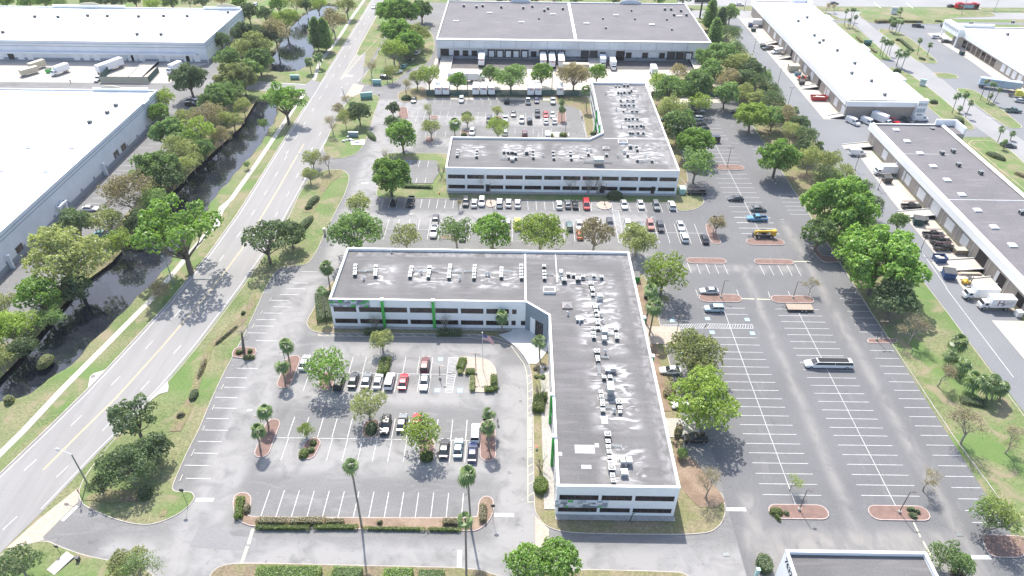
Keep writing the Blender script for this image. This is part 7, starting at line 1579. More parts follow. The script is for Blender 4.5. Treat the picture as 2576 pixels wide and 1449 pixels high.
CARS = '''muscle white 1 2 490 745 u|white sports car with black stripes beside the left mulch island
suv black 1 2 838 945 u|black suv half under the feathery bright tree in front
sedan dark 1 2 980 920 u|dark sedan right of the feathery tree in the front parking
sedan grey 1 2 1112 925 u|grey sedan between dark and white cars in the front parking
sedan white 1 2 1228 930 u|white sedan before the square hedge, left of two white cars
suv white 1 2 1343 935 u|white hatchback left of the red sedan
sedan red 1 2 1482 935 u|bright red sedan in the front parking
sedan silver 1 2 1693 945 d|silver sedan right of the empty stall beside the red sedan
suv maroon 1 2 1700 770 u|dark maroon car parked nose to nose with the silver sedan
suv black 1 2 1303 1375 d|large black suv beside the middle shrub island
sedan grey 1 2 1468 1350 u|grey sedan partly under the largest front tree
sedan red 1 2 1612 1345 u|faded red car under the largest front tree
suv white 1 3 2208 10 u|white suv beside the right palm island
sedan black 1 3 1893 160 u|black sedan left of the silver and navy pair
sedan pale 1 3 2035 155 u|pale silver blue sedan between black and navy cars
sedan navy 1 3 2178 200 u|navy blue sedan beside the right palm island
limo white 3 2 607 765 l|white stretch limousine with black roof alone in the empty lot
sedan silver 2 2 1985 25 l|silver sedan above the mulch island with lamp pole
suv pale 2 2 2035 205 l|pale blue boxy suv with black roof below the mulch island
pickup blue 2 1 2465 745 l|light blue pickup above the yellow boom lift
sedan grey 2 1 2480 648 r|grey green sedan parked above the light blue pickup
sedan dark 2 1 2252 545 l|dark grey sedan straddling the centre line of the upper lot
rackpickup black 2 1 1855 485 l|black pickup in the shade at the far office corner
suv black 2 3 1850 60 l|black suv in deep shade under the large tree east of the office
sedan white 2 2 1720 1175 l|white car hidden under the largest tree east of the office
sedan white 2 2 1595 825 l|white car at the wall below the grey olive tree
sedan white 2 1 57 595 u|white sedan fourth from the paved circle in the office row
sedan white 2 1 475 608 u|white sedan left of the grey one in the office row
sedan grey 2 1 562 600 u|grey sedan between white and black cars in the office row
sedan black 2 1 637 605 u|black compact next to the red minivan
minivan red 2 1 748 608 d|bright red minivan before the far office door
sedan white 2 1 1128 605 d|white sedan right of the hatched aisle in the office row
sedan white 2 1 1295 605 d|white car with black glass roof in the office row
suv grey 2 1 1450 618 d|dark grey suv before the right doorway of the far office
suv white 2 1 1607 615 u|white suv beside the lawn tip at the far office corner
pickup yellow 2 1 55 800 u|bright yellow pickup under the trees behind the near office
suv green 2 1 578 822 u|dark green grey suv in the middle double row
sedan white 2 1 676 812 d|white sedan beside the dark green suv in the double row
sedan orange 2 1 682 905 u|orange car half hidden under the brownish tree
sedan white 2 1 875 802 d|white car behind the brownish spring tree
suv dark 2 1 985 800 d|dark suv left of the hatched crossing
suv white 2 1 1165 815 d|white suv right of the hatched crossing
suv grey 2 1 1287 820 u|grey hatchback left of the salmon coloured car
suv salmon 2 1 1392 812 d|salmon coloured suv in the middle double row
suv dark 2 1 1493 830 d|dark blue grey suv at the end of the middle cluster
sedan white 2 1 1697 820 d|white sedan nose to nose above the white suv
suv white 2 1 1732 935 u|white suv below the white sedan by the slanted island
sedan black 2 1 1940 950 u|black car beside the slanted mulch island
suv black 2 1 375 850 u|black car hidden under the wide yellow green tree
sedan black 1 1 1385 575 u|black car in tree shade at the left of the office row
pickup black 1 1 1555 578 d|black pickup in the office row left of the empty stalls
suv dark 1 1 2112 580 d|dark grey car first in the busy part of the office row
sedan white 1 1 2196 590 u|white sedan right of the dark grey car in the office row
suv white 1 1 2272 580 d|white suv left of the paved circle with lamp
suv white 1 1 2451 590 u|white suv right of the paved circle with lamp
sedan white 1 1 2541 590 u|white sedan second right of the paved circle
suv black 1 1 1806 772 d|black suv behind the near office, nose to nose with white pickup
pickup white 1 1 1790 878 d|white pickup below the black suv behind the near office
sedan grey 1 1 2078 920 u|grey car under the soft green tree behind the near office
sedan silver 1 1 2530 790 u|silver car under the brightest tree of the row
sedan dark 1 0 1588 1000 d|dark blue car at the left of the courtyard hedge row
suv white 1 0 2068 1000 d|white suv below the green mesh fence in the courtyard
suv black 1 0 2522 1010 u|black jeep style car below the green mesh fence
suv dark 1 0 2345 1200 d|dark suv left of the courtyard mulch square
pickup white 1 0 2508 1192 d|white pickup right of the courtyard mulch square
suv white 1 0 2174 1325 d|white suv beside the dark hedge in the courtyard
suv white 1 0 2505 1328 u|white car under the wide pale courtyard tree
sedan grey 2 0 14 1138 d|pale grey sedan in the upper courtyard row
suv white 2 0 98 1205 d|white suv in the lower courtyard row, left one
suv black 2 0 178 1212 u|black suv in the lower courtyard row
pickup dark 2 0 257 1140 d|dark pickup in the upper courtyard row
sedan red 2 0 340 1148 d|red sedan in the upper courtyard row
sedan silver 2 0 408 1150 d|silver sedan right of the red one in the courtyard
sedan white 2 0 342 1215 u|white sedan below the red one in the courtyard
sedan white 2 0 427 1212 u|white sedan beside the courtyard palm island
suv maroon 2 0 128 1340 u|red and white car near the far office roof edge
van white 2 0 358 1352 u|white van near the far office roof edge
pickup silver 2 0 162 1012 u|silver pickup in shade below the mesh fence
sedan navy 2 0 248 1005 d|dark navy car in shade below the mesh fence
pickup silver 2 0 412 1012 d|pale pickup at the right end of the fence row
pickup grey 2 0 1862 1120 r|grey crew pickup at the top of the right side parking
suv white 2 0 1856 1190 l|white suv below the grey crew pickup
sedan black 2 0 1893 1250 l|black car third below the grey crew pickup
sedan black 2 0 1922 1290 l|black car fourth below the grey crew pickup
sedan green 2 0 1540 1198 l|dark green car hidden beside the office wing
sedan black 2 0 2262 1120 l|black car under the lone yellow green tree
van black 2 0 2010 1395 l|black van right of the far office roof
van white 3 0 92 510 200|white van on the upper yard near the dock ramps
pickup black 3 0 0 482 200|black pickup behind the white van on the upper yard
van white 3 0 858 1215 -60|white van at the near wall of the white roofed block, first
van white 3 0 1010 1218 -60|white van at the near wall of the white roofed block, second
boxtruck white 3 0 1155 1195 -60|white box truck third at the near wall of the white roofed block
pickup red 3 0 1255 1215 -60|red pickup beside the white box truck
suv dark 3 0 1405 1212 -60|dark suv in the shade of the corner tower
van white 3 0 1500 1150 0|white van with ladder rack beyond the corner tower
van white 3 0 1540 1183 0|second white van beyond the corner tower
pickup black 3 0 1510 258 -20|black pickup in the lot by the far lawn
suv dark 3 0 1785 255 0|dark suv beside the shop tower
suv white 3 0 1700 372 -10|white suv at the glazed shop fronts
sedan black 3 0 1795 412 -5|black sedan below the white suv at the shops
sedan silver 3 0 2550 1012 -20|silver car at the right edge below the semi truck
pickup green 3 0 2472 1110 -5|dark green pickup on the right drive
sedan dark 3 1 2430 12 -10|dark car on the drive at the right edge
sedan dark 3 0 668 30 0|dark car on the far main road, left
sedan black 3 0 1847 57 0|black car behind the red bus
bus red 3 0 2000 65 0|red city bus with a blue poster on the far main road
sedan white 2 0 2292 42 0|white car on the far main road behind the evergreens
boxtruck white 2 0 2448 228 180|white truck by the upper yard dock
van white 3 1 905 78 0|white passenger van on the yard by the far ramp
boxtruck white 3 1 1190 255 180|white box truck backed to the grey roofed block
rackpickup black 3 1 1445 625 0|black pickup with ladder rack beside the upper ramp
rackpickup black 3 1 1668 910 0|black pickup, uppermost of three on the yard
rackpickup black 3 1 1737 972 0|black pickup, middle of three on the yard
rackpickup black 3 1 1778 1040 0|black pickup, lowest of three on the yard
boxtruck white 3 2 2125 40 180|white box truck on the right edge, behind the lettered one
boxtruck white 3 2 2285 140 180|white box truck with a big letter H on its side
suv dark 1 0 1305 775 0|black car beside the drive entrance lawn
suv white 1 0 1415 720 30|white car under the silvery tree by the drive
sedan teal 1 0 1490 660 80|teal car in the shade by the drive
sedan green 1 0 1560 605 80|dark green car in the shade left of the docks
suv white 1 0 1625 525 80|white car in the shade left of the docks
sedan white 1 0 1183 65 -92|white car driving on the road near the top
suv white 1 0 -10 50 -90|silver car parked behind the upper pond trees
sedan white 0 1 905 645 0|white sedan in the warehouse parking by the canal
sedan teal 0 1 1035 900 0|teal car under the olive trees by the canal warehouse
sedan blue 0 1 1140 900 0|blue car under the olive trees by the canal warehouse
sedan black 0 0 1925 1003 10|black car under the dark round tree, upper one
suv black 0 0 1925 1045 10|black car under the dark round tree, lower one
boxtruck white 0 0 590 700 -115|white box truck backed toward the far warehouse docks
pickup white 0 0 992 790 -90|white pickup at the corner of the green fenced compound
boxtruck white 0 0 1745 680 -110|white box truck half behind the dark round tree
boxtruck white 2 0 915 612 d|white step truck at the docks with its cab facing out
boxtruck white 2 0 1018 645 d|white step truck right beside the dock ramp
boxtruck white 2 0 1430 715 d|white delivery truck driving across the freight yard'''
VEH = {}
for i, ln in enumerate(CARS.split('\n')):
 a_, lb = ln.split('|'); k = a_.split(); VEH[lb] = car(k[0], k[1], int(k[2]), int(k[3]), float(k[4]), float(k[5]), k[6], lb, zc=(1.9 if k[0] == 'boxtruck' else 1.2 if k[0] in ('van', 'bus') else 0.75))
# roof markings and lettering on vehicles
e = VEH['white box truck with a big letter H on its side']
m_ = text_obj('lettering', 'H', 2.2, (-0.6, 1.215, 2.25), (PI/2, 0, PI), mat('maroon_lettering', (0.22, 0.10, 0.11), 0.6), e, bold=0.03)
m_ = text_obj('lettering', 'MOVERS', 0.7, (-2.6, 1.215, 2.6), (PI/2, 0, PI), M_DGREY, e) if False else None
for i in range(3): mb = MB(); mb.box(-3.9+i*.1, 1.205, 2.75-i*.4, -1.6-i*.1, 1.215, 2.87-i*.4, M_DGREY); mb.build('lettering_line', e)
mb = MB(); mb.tube((-1.5, 1.205, 2.0), (-1.5, 1.22, 2.0), .38, .38, M_DGREY, 12); mb.build('emblem', e)
def fedex(e, x, z, size, ry):
 a = text_obj('lettering', 'Fed', size, (x, 0.02*0, z), (PI/2, 0, ry), M_PURP, e, align='RIGHT', bold=0.015); b = text_obj('lettering', 'Ex', size, (x, 0, z), (PI/2, 0, ry), M_ORNG, e, align='LEFT', bold=0.015)
 a.location.y = b.location.y = 0
TR = [('trailer', 1, 0, 2270, 588, 'white trailer backed to the left docks with lettering on its tail', 1), ('trailer', 2, 0, 313, 600, 'white docked trailer, leftmost of three together', 1), ('trailer', 2, 0, 402, 605, 'white docked trailer, middle of three together', 1), ('trailer', 2, 0, 495, 605, 'white docked trailer, rightmost of three together', 1)]
for i, (x, k, c) in enumerate([(1840, 0, 1), (1915, 0, 1), (2215, 0, 1), (2292, 0, 1), (2372, 0, 1), (187, 0, 2), (262, 0, 2), (483, 0, 2)]): TR.append(('shorttrailer', c, 0, x, 888 if c == 1 else 893, '%s white trailer parked behind the green mesh fence, counted from the left' % ordinal(i), 1))
for k, c, r, x, y, lb, tx in TR:
 e = car(k, 'white', c, r, x, y, 'u', lb, zc=2.5)
 h = {'trailer': 4.6, 'shorttrailer': 3.0}[k]
 for s_, mm, al in (('Fed', M_PURP, 'RIGHT'), ('Ex', M_ORNG, 'LEFT')): text_obj('lettering', s_, 0.95, (-h-0.02, -0.15, 3.3), (PI/2, 0, -PI/2), mm, e, align=al, bold=0.03)
e = car('longtrailer', 'white', 1, 0, 2083, 755, 'r', 'long white semi trailer standing across the left of the freight yard', zc=2.8); e.scale = (.82, 1, 1)
e = car('tractor', 'white', 1, 0, 2240, 775, 'r', 'white tractor unit in front of the long semi trailer', zc=1.6)
e = car('tantrailer', 'white', 2, 0, 640, 665, 'r', 'pale trailer half hidden behind the brown budding tree', zc=2.8)
e = car('longtrailer', 'white', 3, 0, 2340, 835, '-22', 'long pale blue semi trailer with lettering on its side at the upper right', zc=2.6)
for o in e.children:
 if o.name.startswith('cargo'): o.material_slots[0].link = 'OBJECT'; o.material_slots[0].material = mat('pale_blue_panel', (0.42, 0.52, 0.60), 0.6)
text_obj('lettering', 'EISCO', 1.0, (-0.5, -1.3, 3.1), (PI/2, 0, 0), M_DGREY, e, bold=0.02)
mb = MB(); mb.quad([(-4.6, -1.3, 2.6), (-4.0, -1.3, 3.2), (-4.6, -1.3, 3.8), (-5.2, -1.3, 3.2)], M_RED); mb.build('emblem', e)
e = car('tractor', 'yellow', 3, 0, 2530, 940, '-22', 'yellow tractor unit coupled to the pale blue semi trailer', zc=1.6)
e = car('longtrailer', 'white', 0, 0, 1100, 650, '65', 'long white trailer backed to the far warehouse beside the compound', zc=2.6); e.scale = (.8, 1, 1)
e = car('tantrailer', 'white', 0, 0, 368, 640, '65', 'tan container nearest the far warehouse docks', zc=2.2); e.scale = (.6, .9, .8)
e = car('tantrailer', 'white', 0, 0, 292, 712, '55', 'tan container standing in front on the pale yard', zc=1.6); e.scale = (.62, .9, .7)
# bus lettering
e = VEH['red city bus with a blue poster on the far main road']; text_obj('lettering', 'LYNX', 0.6, (-3.6, -1.32, 1.9), (PI/2, 0, 0), M_WHITE, e, bold=0.03)
# flatbed trailer
A = T(3, 2, 318, 190, 0.7); e = empty('flatbed_trailer', (A.x, A.y, 0.03)); mb = MB(); mb.box(-3.1, -1.15, .62, 3.1, 1.15, .72, M_WOOD); mb.build('deck', e); mb = MB(); mb.box(-3.15, -1.2, .5, 3.15, -1.15, .75, M_DARKM); mb.box(-3.15, 1.15, .5, 3.15, 1.2, .75, M_DARKM); mb.box(-3.15, -1.15, .5, -3.1, 1.15, .75, M_DARKM); mb.box(3.1, -1.15, .5, 3.15, 1.15, .75, M_DARKM)
mb.tube((-3.1, -.8, .6), (-4.3, 0, .6), .05, .05, M_DARKM, 5); mb.tube((-3.1, .8, .6), (-4.3, 0, .6), .05, .05, M_DARKM, 5); mb.build('frame', e)
for sx in (.3, 1.2):
 for sy in (-1.28, 1.28): o = child('wheel', WH[.38], e); o.location = (sx, sy, .38)
tag(e, 'flatbed trailer with weathered wooden deck below the right mulch island', 'trailer')
# boom lift
A = T(2, 1, 2535, 905, 1.2); e = empty('telehandler', (A.x, A.y+0.2, 0.03), PI+0.03); mb = MB(); mb.box(-2.7, .1, 1.9, 2.2, .55, 2.35, M_YEL); mb.box(2.2, .05, 1.0, 2.75, .6, 2.3, M_YEL); mb.box(-3.2, .0, .9, -1.9, .9, 2.5, M_YEL); mb.build('boom', e)
mb = MB(); mb.box(-2.8, -.8, .6, 2.1, .75, 1.15, M_DARKM); mb.box(-1.5, -.9, 1.15, 1.4, -.35, 1.7, M_YEL); mb.build('chassis', e); mb = MB(); mb.box(-.6, -1.0, 1.15, .7, -.1, 2.1, M_CARGL); mb.build('cab', e); mb = MB()
for y in (-.5, .4): mb.box(2.9, y, .15, 4.3, y+.12, .22, M_DARKM)
mb.box(2.75, -.7, .15, 2.9, .7, 1.4, M_DARKM); mb.build('forks', e)
for sx in (-1.9, 1.5):
 for sy in (-1.05, 1.0): o = child('wheel', wheel_mesh(.62, .4), e); o.location = (sx, sy, .62)
tag(e, 'yellow telescopic handler with forks parked behind the mulch island', 'construction machine')
# forklifts
def forklift(c, r, x, y, rz, lb, m=M_YEL):
 A = T(c, r, x, y, .8); e = empty('forklift', (A.x, A.y, .03), rz); mb = MB(); loft(mb, [(-1.2, .35, 1.0, .5), (-.9, .25, 1.25, .6), (0.1, .25, 1.1, .6), (.7, .25, .7, .55)], m); mb.build('body', e)
 mb = MB()
 for sx in (-.6, .5):
  for sy in (-.5, .5): mb.tube((sx, sy, 1), (sx*.8, sy, 2.1), .04, .04, M_DARKM, 5)
 mb.box(-.55, -.52, 2.1, .45, .52, 2.14, M_DARKM); mb.build('overhead_guard', e); mb = MB()
 for sy in (-.35, .35): mb.box(.85, sy-.06, .1, .97, sy+.06, 2.3, M_DARKM); mb.box(.97, sy-.06, .08, 2.0, sy+.06, .13, M_DARKM)
 mb.box(.86, -.29, 1.0, .95, .29, 1.1, M_DARKM); mb.build('mast', e)
 for sx in (-.75, .55):
  for sy in (-.5, .5): o = child('wheel', WH[.33], e); o.location = (sx, sy, .33)
 tag(e, lb, 'forklift')
forklift(3, 1, 2005, 1380, 0.2, 'yellow forklift on the yard beside the two box trucks'); forklift(3, 0, 155, 535, -0.5, 'orange forklift beside the white van on the upper yard', M_WOOD)
# dumpsters, skips and boxes
def dumpster(c, r, x, y, w, d, h, m, lb, rz=0.0, lid=M_DARKM, fill=None, nm='dumpster', openm=False, zc=None):
 A = T(c, r, x, y, zc or h/2); e = empty(nm, (A.x, A.y, .03), rz); mb = MB(); n = 6; X0, X1 = w/2, w/2*0.86
 t = [(-X0, -d/2), (X0, -d/2), (X0, d/2), (-X0, d/2)]; b_ = [(-X1, -d/2), (X1, -d/2), (X1, d/2), (-X1, d/2)]
 for i in range(4): j = (i+1) % 4; mb.quad([(*b_[i], .12), (*b_[j], .12), (*t[j], h), (*t[i], h)], m)
 mb.quad([(*p, .12) for p in b_][::-1], m); mb.box(-w/2-.04, -d/2-.05, h-.12, w/2+.04, -d/2-.001, h, m); mb.box(-w/2-.04, d/2+.001, h-.12, w/2+.04, d/2+.05, h, m)
 for i in range(5): xx = -w/2*.8+i*w*.2; mb.box(xx, -d/2-.06, .2, xx+.07, -d/2-.002, h-.13, m)
 mb.build('bin', e)
 if openm:
  f = MB(); rd = random.Random(int(x)); f.box(-w/2*.9, -d/2*.9, h*.55, w/2*.9, d/2*.9, h*.6, fill or M_WOOD)
  for i in range(7): a = rd.uniform(-.4, .4); f.box(rd.uniform(-w/2*.8, 0), rd.uniform(-d/2*.8, 0), h*.61+i*.05, rd.uniform(.1, w/2*.8), rd.uniform(.05, d/2*.7), h*.64+i*.05, rd.choice((M_WOOD, M_WHITE, M_TAN)), rz=a)
  f.build('rubble', e)
 else:
  l = MB(); l.quad([(-w/2, -d/2, h+.01), (0, -d/2, h+.01), (0, d/2, h+.3), (-w/2, d/2, h+.3)], lid); l.quad([(0.03, -d/2, h+.01), (w/2, -d/2, h+.01), (w/2, d/2, h+.3), (0.03, d/2, h+.3)], lid); l.quad([(-w/2, d/2, h+.3), (w/2, d/2, h+.3), (w/2, d/2, h), (-w/2, d/2, h)], m); l.build('lid', e)
 tag(e, lb, 'dumpster' if nm == 'dumpster' else nm.replace('_', ' ')); return e
dumpster(3, 0, 510, 985, 6.2, 2.4, 1.7, M_RED, 'red open roll off dumpster full of rubble on the upper yard', openm=True)
dumpster(3, 0, 255, 685, 4.6, 2.6, 2.6, M_TAN, 'tan metal skip with sloping lid on the upper yard', lid=M_TAN)
dumpster(3, 0, 340, 832, 2.2, 1.8, 1.6, M_DARKM, 'dark dumpster beside the ramps on the upper yard'); dumpster(3, 0, 1952, 535, 2.0, 1.7, 1.5, M_GREEN2, 'dark green dumpster on the shop yard')
dumpster(3, 1, 1200, 358, 2.6, 2.0, 1.9, M_DARKM, 'black dumpster below the white box truck on the yard'); dumpster(3, 1, 1512, 775, 2.8, 2.4, 2.0, M_GREEN2, 'dark green dumpster below the upper ramp', rz=-.3); dumpster(3, 1, 1577, 772, 1.7, 1.5, 1.3, M_DARKM, 'small dark bin right of the dark green dumpster', rz=-.3)
dumpster(3, 1, 1728, 1155, 3.0, 2.4, 1.8, M_BLUE, 'dark blue dumpster overflowing with boards by the wide ramp', openm=True); dumpster(3, 1, 1820, 1310, 3.0, 2.6, 2.0, M_BLUE, 'blue dumpster with lid below the wide ramp', rz=-.25)
dumpster(2, 1, 1250, 1345, 1.6, 2.2, 1.8, M_GREEN, 'green dumpster at the back wall corner of the near office'); dumpster(2, 1, 1712, 468, 1.9, 2.0, 1.9, M_TEALL, 'pale green electrical cabinet at the far office corner', lid=M_TEALL, nm='electrical_cabinet')
dumpster(2, 0, 2400, 255, 2.2, 1.8, 1.6, M_BLUE, 'blue dumpster below the white truck on the upper yard'); dumpster(2, 0, 2430, 300, 2.2, 1.8, 1.5, M_GREEN2, 'green dumpster below the blue one on the upper yard'); dumpster(2, 0, 2525, 465, 2.2, 1.8, 1.6, M_GREEN2, 'green dumpster beside the black pickup on the upper yard')
dumpster(0, 0, 490, 712, 2.0, 1.8, 1.5, M_GREEN, 'green dumpster behind the white box truck cab'); dumpster(2, 2, 1345, 90, .8, .8, 1.0, M_BLACK, 'black litter bin east of the near office', nm='litter_bin'); dumpster(0, 3, 615, 1325, 2.0, 3.6, .12, M_CONC, 'flat concrete access slab on the bottom left lawn', rz=-.5, lid=M_CONC, nm='concrete_slab')
dumpster(3, 0, 300, 745, 2.6, 1.5, 1.4, mat('blue_skip', (.12, .30, .42), .6), 'blue container box at the head of the equipment trailer', nm='storage_box')
A = T(3, 0, 355, 790, .6); e = empty('equipment_trailer', (A.x, A.y, .03)); mb = MB(); mb.box(-2.6, -1, .6, 2.6, 1, .7, M_WOOD); mb.build('deck', e); mb = MB()
for i in range(6): mb.box(-2.2+i*.8, -.8, .72, -1.7+i*.8, .8, 1.5+.2*(i % 3), (M_RED, M_WOOD, M_DARKM)[i % 3])
mb.build('load', e)
for sx in (-.5, .4):
 for sy in (-1.1, 1.1): o = child('wheel', WH[.38], e); o.location = (sx, sy, .38)
tag(e, 'equipment trailer loaded with red gear on the upper yard', 'trailer')
A = T(3, 1, 1955, 1075, .8); e = empty('pallet_stack', (A.x, A.y, .03), .0); mb = MB()
for k in range(6):
 for i in range(6): mb.box(-2.2+i*.75, -.9, .05+k*.22, -1.7+i*.75, .9, .09+k*.22, M_WOOD)
 mb.box(-2.2, -.9, .1+k*.22, 2.1, -.75, .2+k*.22, M_WOOD); mb.box(-2.2, .75, .1+k*.22, 2.1, .9, .2+k*.22, M_WOOD)
mb.build('pallets', e); mb = MB(); mb.box(-2.2, -.95, 1.4, 2.2, .95, 1.5, M_TAN); mb.build('top_board', e); tag(e, 'stack of wooden pallets below a white dock door', 'pallets')
A = T(3, 1, 2030, 1300, .4); mb = MB(); mb.box(-3, -.5, .05, 3, .5, .35, M_WOOD); mb.box(-2.4, -.35, .36, 2.6, .4, .5, M_TAN); o = mb.build('timber_pile', loc=(A.x, A.y, .03)); tag(o, 'low pile of timber beams beside the blue dumpster', 'timber')
A = T(2, 1, 435, 0);
# ================================================================== rooftop plant
def ac_parts(w=0.95, h=0.95):
 b = MB(); b.box(-w/2, -w/2, 0.08, w/2, w/2, h-0.08, M_GALVD); b.box(-w/2-.02, -w/2-.02, h-.08, w/2+.02, w/2+.02, h, M_METW); b.box(-w/2, -w/2, 0, -w/2+.1, w/2, .079, M_WOOD); b.box(w/2-.1, -w/2, 0, w/2, w/2, .079, M_WOOD)
 for i in range(4): b.box(-w/2-.015, -w/2-.015, .1, -w/2+.05, -w/2+.05, h-.085, M_METW) if i == 0 else None
 f = MB(); f.tube((0, 0, h), (0, 0, h+.02), w*.45, w*.45, M_DARKM, 14); f.tube((0, 0, h+.02), (0, 0, h+.04), w*.15, w*.15, M_METW, 8)
 for i in range(4): a = PI/4+i*PI/2; f.tube((0, 0, h+.03), (w*.4*math.cos(a), w*.4*math.sin(a), h+.03), .02, .02, M_METW, 3)
 return b.mesh('cabinet'), f.mesh('fan_grille')
M_GALVD = mat('dark_louvre', (0.075, 0.085, 0.085), 0.6, (0.05, 0.058, 0.06), 3.0)
ACP = {'n': ac_parts(.8, .85), 's': ac_parts(.65, .65), 'b': ac_parts(1.1, 1.1)}
def acs(c, r, pts, lb, zr=7.4, k='n', grp='air conditioners on the office roofs'):
 for i, q in enumerate(pts):
  kk = q[2] if len(q) > 2 else k; h = {'n': .85, 's': .65, 'b': 1.1}[kk]; A = T(c, r, q[0], q[1], zr+h); e = empty('air_conditioner', (A.x, A.y, zr+.01)); child('cabinet', ACP[kk][0], e); child('fan_grille', ACP[kk][1], e)
  tag(e, '%s air conditioner %s' % (ordinal(i), lb), 'air conditioner', grp)
def col(x, ys_): return [(x+(i*(-2 if x < 1400 else 0)), y) for i, y in enumerate(ys_)]
acs(1, 1, col(1000, [1215, 1245, 1275, 1302]), 'down the leftmost line of the near office roof')
acs(1, 1, col(1206, [1225, 1258, 1285, 1312]), 'down the second line of the near office roof')
acs(1, 1, [(1565, 1235), (1560, 1265), (1552, 1292), (1548, 1322)], 'down the third line of the near office roof')
acs(1, 1, [(1745, 1235), (1742, 1270), (1738, 1296), (1733, 1326)], 'down the fourth line of the near office roof')
acs(1, 1, [(1953, 1215), (1950, 1242), (1947, 1274), (1943, 1303), (1941, 1334)], 'down the fifth line of the near office roof')
acs(1, 1, [(2201, 1221), (2199, 1250), (2197, 1276), (2195, 1306), (2192, 1337)], 'down the sixth line of the near office roof')
acs(1, 1, [(2470, 1243), (2470, 1272), (2469, 1300), (2468, 1326)], 'down the seventh line of the near office roof')
acs(2, 1, [(93, 1215), (93, 1246), (93, 1276), (94, 1306), (95, 1337)], 'down the eighth line, just left of the roof seam')
acs(2, 1, [(323, 1222), (325, 1276), (326, 1308), (327, 1342)], 'down the line just right of the roof seam')
acs(2, 1, [(568, 1300), (620, 1309), (715, 1326), (825, 1320), (901, 1330)], 'from the left in the row across the near office roof')
acs(2, 1, [(525, 1356, 'b'), (665, 1346, 'b'), (797, 1396, 'b'), (803, 1440)], 'among the large units before the row on the near office roof')
acs(2, 2, [(812, 14), (815, 62), (829, 160), (837, 187), (845, 226), (855, 272), (858, 318), (862, 350), (867, 400)], 'down the upper line of the right office wing')
acs(2, 2, [(818, 402), (820, 446), (824, 484)], 'in the short line beside the upper one on the right wing')
acs(2, 2, [(1046, 407), (1055, 462), (1056, 493)], 'in the trio near the right parapet of the office wing')
acs(2, 2, [(856, 628, 'b'), (861, 690), (866, 716)], 'in the middle trio of the right office wing')
acs(2, 2, [(927, 890), (987, 888)], 'of the pair sitting alone mid way down the right wing')
acs(2, 2, [(894, 1040), (900, 1084), (908, 1131), (912, 1166), (915, 1222)], 'down the lower line of the right office wing')
acs(2, 2, [(1076, 1138, 'b'), (1087, 1200), (1088, 1242, 's')], 'right of the lower line on the right office wing')
acs(2, 3, [(963, 14, 'b'), (966, 88), (970, 144), (978, 194), (983, 250, 's'), (990, 305), (1004, 352, 'b'), (1012, 430), (1019, 482)], 'down the line nearest the front of the right wing')
acs(1, 1, [(2030, 58), (2027, 82), (2024, 106)], 'down the first line of the far office roof')
acs(1, 1, [(2225, 58), (2221, 88), (2219, 116)], 'down the second line of the far office roof')
acs(1, 1, [(2495, 68), (2535, 72), (2570, 70), (2545, 128), (2574, 128)], 'in the cluster at the left centre of the far roof')
acs(2, 1, [(10, 72), (36, 80), (12, 128), (38, 132), (148, 70, 'b')], 'in the cluster at the centre of the far roof')
acs(2, 1, [(211, 64), (213, 96), (214, 126)], 'down the third line of the far office roof')
acs(2, 1, [(413, 70), (417, 102), (421, 136)], 'down the fourth line of the far office roof')
acs(2, 1, [(588, 72), (591, 99), (598, 140)], 'down the fifth line of the far office roof')
acs(2, 1, [(770, 92), (952, 99), (1165, 102), (1255, 17), (1262, 48), (1262, 154), (1410, 160), (1192, 12, 'b')], 'scattered over the right part of the far office roof')
acs(2, 0, [(1046, 862, 's'), (1080, 864, 's'), (1130, 850), (1165, 850)], 'in the furthest row of the far office wing')
acs(2, 0, [(1070, 920), (1101, 926), (1132, 917), (1182, 917), (1201, 900)], 'in the second row of the far office wing')
acs(2, 0, [(1095, 1000), (1162, 1000), (1220, 1000)], 'in the third row of the far office wing')
acs(2, 0, [(1100, 1046), (1136, 1046), (1180, 1046), (1225, 1046)], 'in the fourth row of the far office wing')
acs(2, 0, [(1121, 1109, 's'), (1210, 1109), (1255, 1109)], 'in the fifth row of the far office wing')
acs(2, 0, [(1145, 1181), (1179, 1186), (1217, 1180), (1262, 1184)], 'in the sixth row of the far office wing')
acs(2, 0, [(1179, 1256), (1214, 1256), (1257, 1256), (1299, 1250), (1323, 1260)], 'in the seventh row of the far office wing')
acs(2, 0, [(1188, 1326), (1216, 1328), (1270, 1325), (1322, 1326)], 'in the row of the far office wing nearest its corner')
G2 = 'rooftop units on the warehouses'
acs(1, 0, [(2090, 45), (2218, 55), (2280, 45), (2468, 58)], 'on the left half of the freight warehouse roof', 8.2, 'b', G2)
acs(2, 0, [(113, 65), (204, 52), (326, 92), (362, 70), (512, 75)], 'left of the roof seam on the freight warehouse', 8.2, 'b', G2)
acs(2, 0, [(1540, 80), (1602, 80), (1632, 135), (1702, 95), (1757, 137)], 'near the back right corner of the freight warehouse roof', 8.2, 'b', G2)
acs(2, 0, [(270, 175), (915, 175), (945, 270), (1203, 95), (1238, 180), (1560, 185), (1610, 285)], 'of the dark vents over the freight warehouse roof', 8.2, 'n', G2)
acs(0, 0, [(345, 152), (578, 155), (878, 142), (1075, 145), (1390, 150), (1642, 145), (1880, 146), (2290, 108)], 'along the back of the upper white roof', 8.3, 'b', G2)
acs(0, 0, [(22, 308), (1375, 328), (1616, 330)], 'toward the front of the upper white roof', 8.3, 'b', G2)
acs(0, 0, [(895, 1208), (1073, 1112), (1158, 1040)], 'from the front on the nearer white roof', 9.1, 'b', G2)
acs(3, 0, [(308, 196), (398, 160), (470, 340), (522, 412), (560, 390), (700, 490), (878, 618), (848, 718), (1045, 795), (1180, 935)], 'down the long white roof at the upper right', 6.8, 'b', G2)
